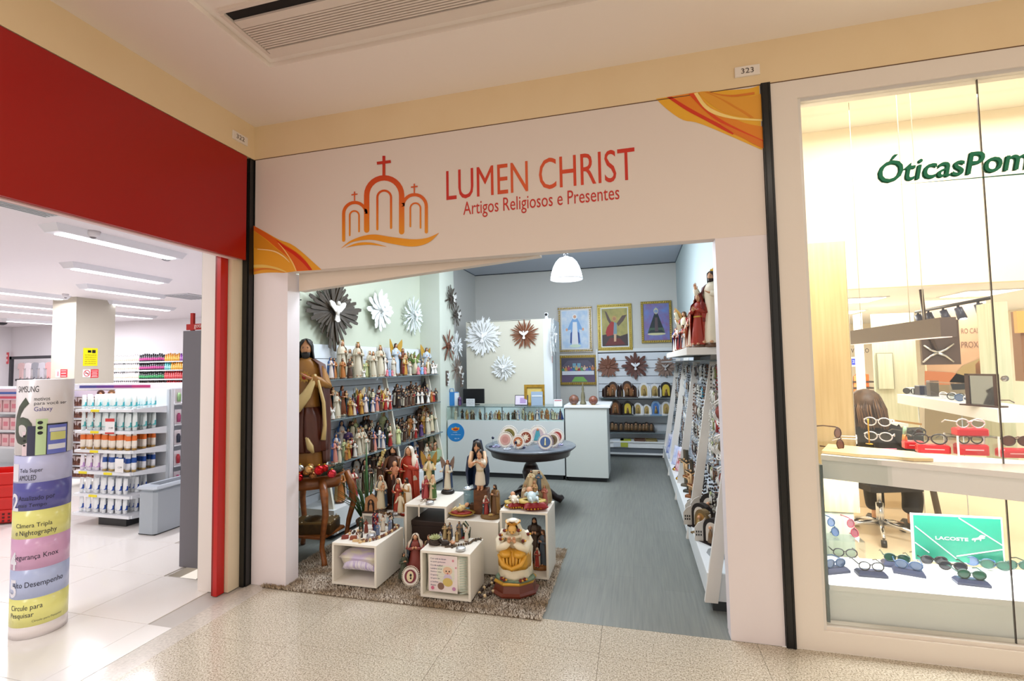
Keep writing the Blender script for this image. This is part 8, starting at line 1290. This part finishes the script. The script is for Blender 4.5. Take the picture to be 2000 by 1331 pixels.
for f_ in (.03, .2, .42, .62, .86): p = v0+(v1-v0)*f_; b = MB(); b.tube([(p.x, p.y, p.z), (p.x, p.y, p.z-.05)], .012, mat('20222c', .4), 6).tube([(p.x, p.y, p.z-.04), (p.x+.02, p.y-.03, p.z-.16)], [.035, .042], mat('30344c', .35), 10); b.build('spot_head', t, True); b = MB(); b.ell((p.x+.021, p.y-.031, p.z-.162), (.035, .035, .01), emis('f4f4ff', 12, 'spot_glow'), 10, 4); b.build('spot_lens', t, True)
q = P(1673, 707, y=10.5); t = thing('television', 'small wall television showing a blue screen', 'television', (q.x, 10.555, q.z)); w_ = P(1685, 707, y=10.5).x-q.x; MB().box((-w_, 0, -w_*.9), (w_, .04, w_*.9), mat('dfe0e4', .3)).build('casing', t); MB().box((-w_*.8, -.003, -w_*.6), (w_*.85, 0, w_*.6), emis('5c68e0', 1.4, 'screen_glow')).build('screen', t); txt('251', w_*1.0, w_*.5, emis('f0f0ff', 1.5, 'digit_glow'), lambda u, v, d: (-w_*.5+u, -.006, -w_*.2+v), 'lettering', t, world=False)
q = P(1664, 690, y=10.5); t = thing('wall_lettering', 'small dark wall lettering above the television', 'sign', q); txt('verão', .3, .12, mat('4c4038', .5), lambda u, v, d: (-.02+u, -.01, v), 'lettering', t, world=False)
for r_, (y0_, y1_) in enumerate(((733, 745), (747, 757), (760, 768))):
    q = P(1677, y1_, y=10.4); t = thing('orange_goods_shelf', f"shelf of orange handbags, {('upper', 'middle', 'lower')[r_]} tier in the distance", 'shelf', q, 0, 'far orange shelves'); MB().box((-.25, 0, -.03), (.25, .2, 0), mat('3a2c24', .5)).build('board', t)
    for i in range(3): o_ = thing('orange_handbag', f"small orange handbag, {ORD[i]} on the {('upper', 'middle', 'lower')[r_]} far shelf", 'bag', (q.x-.15+i*.14, 10.42, q.z+.001), 0, 'orange handbags'); MB().bbox((-.055, 0, 0), (.055, .06, .1 if i % 2 else .13), mat('e0601c' if i != 1 else 'e89858', .5), .01).build('bag', o_); MB().tube([(-.03, .03, .1), (0, .03, .15), (.03, .03, .1)], .006, mat('c05018', .5), 5).build('handle', o_)
MB().box((.83, 10.6, 0), (3.6, 10.65, 2.4), mat('e8dcc4', .6)).build('wall_optician_inner', kind='structure')
# desk and laptop behind the seated woman
q = P(1736, 815, y=6.0); t = thing('reception_desk', 'pale wood desk with white top inside the optician', 'desk', (q.x-.25, 6.0, 0)); MB().box((q.x-.35, 6.0, .0), (q.x+.12, 6.5, q.z-.1), mat('d4bc98', .5)).build('body', t, True); MB().box((q.x-.4, 5.97, q.z-.1), (q.x+.16, 6.55, q.z-.06), white).build('top', t, True); t = thing('tablet', 'thin black tablet and papers on the far desk', 'tablet', (q.x-.1, 6.1, q.z-.058)); MB().bbox((-.16, 0, 0), (.14, .2, .02), mat('2a3038', .3), .004).build('tablet', t); t = thing('paper_stack', 'crumpled pale paper beside the tablet', 'paper', (q.x-.2, 6.25, q.z-.058)); MB().lathe([(.1, 0), (.06, .1), (.01, .2)], mat('c8c4c8', .6), 6, smooth=False).build('paper', t)
t = thing('desk_leg_frame', 'dark metal desk leg frame behind the office chair', 'frame', (2.9, 5.6, 0)); a, e = P(1815, 925, y=5.6), P(1835, 1005, y=5.6); MB().tube([(a.x, 5.6, a.z), (e.x, 5.6, .0)], .03, mat('5c544c', .4), 6).tube([(a.x-.35, 5.6, a.z), (a.x, 5.6, a.z)], .02, mat('5c544c', .4), 6).build('leg', t, True)
# office chair
cxx, cyy = 2.1, 5.05; t = thing('office_chair', 'black office chair on chrome star base with casters', 'chair', (cxx, cyy, 0), .3); chm = mat('c8c8c8', .15, .95); MB().bbox((-.24, -.23, .45), (.24, .23, .53), mat('14151a', .5), .03).build('seat', t); MB().bbox((-.22, -.27, .6), (.22, -.22, 1.0), mat('14151a', .5), .02).build('backrest', t); MB().tube([(0, -.2, .48), (0, -.26, .65)], .02, mat('14151a', .5), 6).build('back_bracket', t)
MB().tube([(0, 0, .1), (0, 0, .3)], .03, chm, 12).tube([(0, 0, .3), (0, 0, .46)], .018, chm, 10).build('gas_column', t)
for i in range(5): a = 2*PI*i/5+.3; MB().tube([(0, 0, .13), (.16*cos(a), .16*sin(a), .11), (.3*cos(a), .3*sin(a), .075)], [.025, .018, .014], chm, 8).build('base_leg', t); MB().lathe([(.028, -.02), (.03, 0), (.028, .02)], mat('1c1c20', .4), 14, M=mm((.3*cos(a), .3*sin(a), .03), (PI/2, 0, a))).build('caster', t)
# seated woman seen from behind: one continuous skinned body
hd = Vector((1.93, 4.78, 1.2)); t = thing('person', 'seated person seen from behind, shoulder-length brown hair, black clothes', 'person', (2.05, 4.95, 0), 0)
V = [(2.1, 5.0, .58), (2.08, 4.98, .72), (2.04, 4.93, .9), (1.98, 4.86, 1.02), (1.95, 4.81, 1.09), (1.8, 4.93, 1.0), (1.83, 5.1, .8), (2.02, 5.25, .78), (2.13, 4.76, .98), (2.27, 4.86, .78), (2.38, 5.08, .78), (2.02, 5.08, .56), (2.2, 5.42, .55), (2.22, 5.45, .3), (2.22, 5.42, .12), (2.2, 4.98, .56), (2.44, 5.3, .55), (2.5, 5.35, .3), (2.46, 5.3, .13)]
E = [(0, 1), (1, 2), (2, 3), (3, 4), (3, 5), (5, 6), (6, 7), (3, 8), (8, 9), (9, 10), (0, 11), (11, 12), (12, 13), (13, 14), (0, 15), (15, 16), (16, 17), (17, 18)]
Rr = [.16, .13, .15, .11, .055, .065, .05, .04, .065, .05, .04, .1, .085, .09, .08, .1, .085, .09, .085]
me = bpy.data.meshes.new('body'); me.from_pydata([tuple(Vector(v)-t.location) for v in V], E, []); me.materials.append(mat('17181c', .7)); bo = bpy.data.objects.new('body', me); COL.objects.link(bo); bo.parent = t
sk = bo.modifiers.new('skin', 'SKIN'); sk.use_smooth_shade = True; ly = me.skin_vertices[0].data
for i, r_ in enumerate(Rr): ly[i].radius = (r_, r_*.85)
ly[0].use_root = True; sb = bo.modifiers.new('sub', 'SUBSURF'); sb.levels = 2; sb.render_levels = 2
b = MB(); head(b, tuple(hd), .098, SKIN, turn=PI-.6, hi=True); b.tube([(1.95, 4.82, 1.06), (1.94, 4.8, 1.14)], [.05, .048], SKIN, 12); b.build('head', t, True)
b = MB(); hairset(b, tuple(hd), .105, mat('2c1c12', .5, noise=(30, '5c4028', .5, (1, 1, .2))), turn=PI-.6, wavy=.07, ln=1.7); b.ell((hd.x, hd.y-.02, hd.z+.01), (.112, .115, .125), mat('2c1c12', .5, noise=(30, '5c4028', .5, (1, 1, .2))), 20, 14); random.seed(4); hm_ = mat('6c4c30', .5); [b.tube([(hd.x+.112*cos(a)*c_, hd.y-.02+.115*sin(a)*c_, hd.z+.125*s_), (hd.x+.128*cos(a), hd.y-.02+.128*sin(a), hd.z-.03), (hd.x+(.125+.02*c_)*cos(a+.15), hd.y-.02+(.125+.02*c_)*sin(a+.15), hd.z-.15-.05*s_)], [.004, .009, .002], hm_ if q_ % 3 == 0 else mat('3a2416', .5), 5) for q_, a, c_, s_ in ((q_, random.uniform(0, 2*PI), cos(w_), sin(w_)) for q_, w_ in enumerate([random.uniform(.3, 1.3) for _ in range(130)]))]; b.build('hair', t, True)
for p_, d_, s_ in (((2.02, 5.25, .78), (.5, 1, 0), 1), ((2.38, 5.08, .78), (.1, 1, 0), -1)): b = MB(); hand(b, p_, d_, .16, SKIN, side=s_); b.build('hand', t, True)
for p_ in ((2.22, 5.42, .05), (2.46, 5.3, .05)): b = MB(); b.tube([(p_[0], p_[1], .14), (p_[0], p_[1], .06)], [.035, .035], SKIN, 10); b.build('ankle', t, True); b = MB(); b.loft([[(p_[0]+w_*cos(a), p_[1]+.06+l_*sin(a), z_) for a in (2*PI*i/14 for i in range(14))] for w_, l_, z_ in ((.04, .12, .004), (.043, .125, .03), (.035, .09, .06))], mat('1c1c20', .5), True); b.build('shoe', t, True)
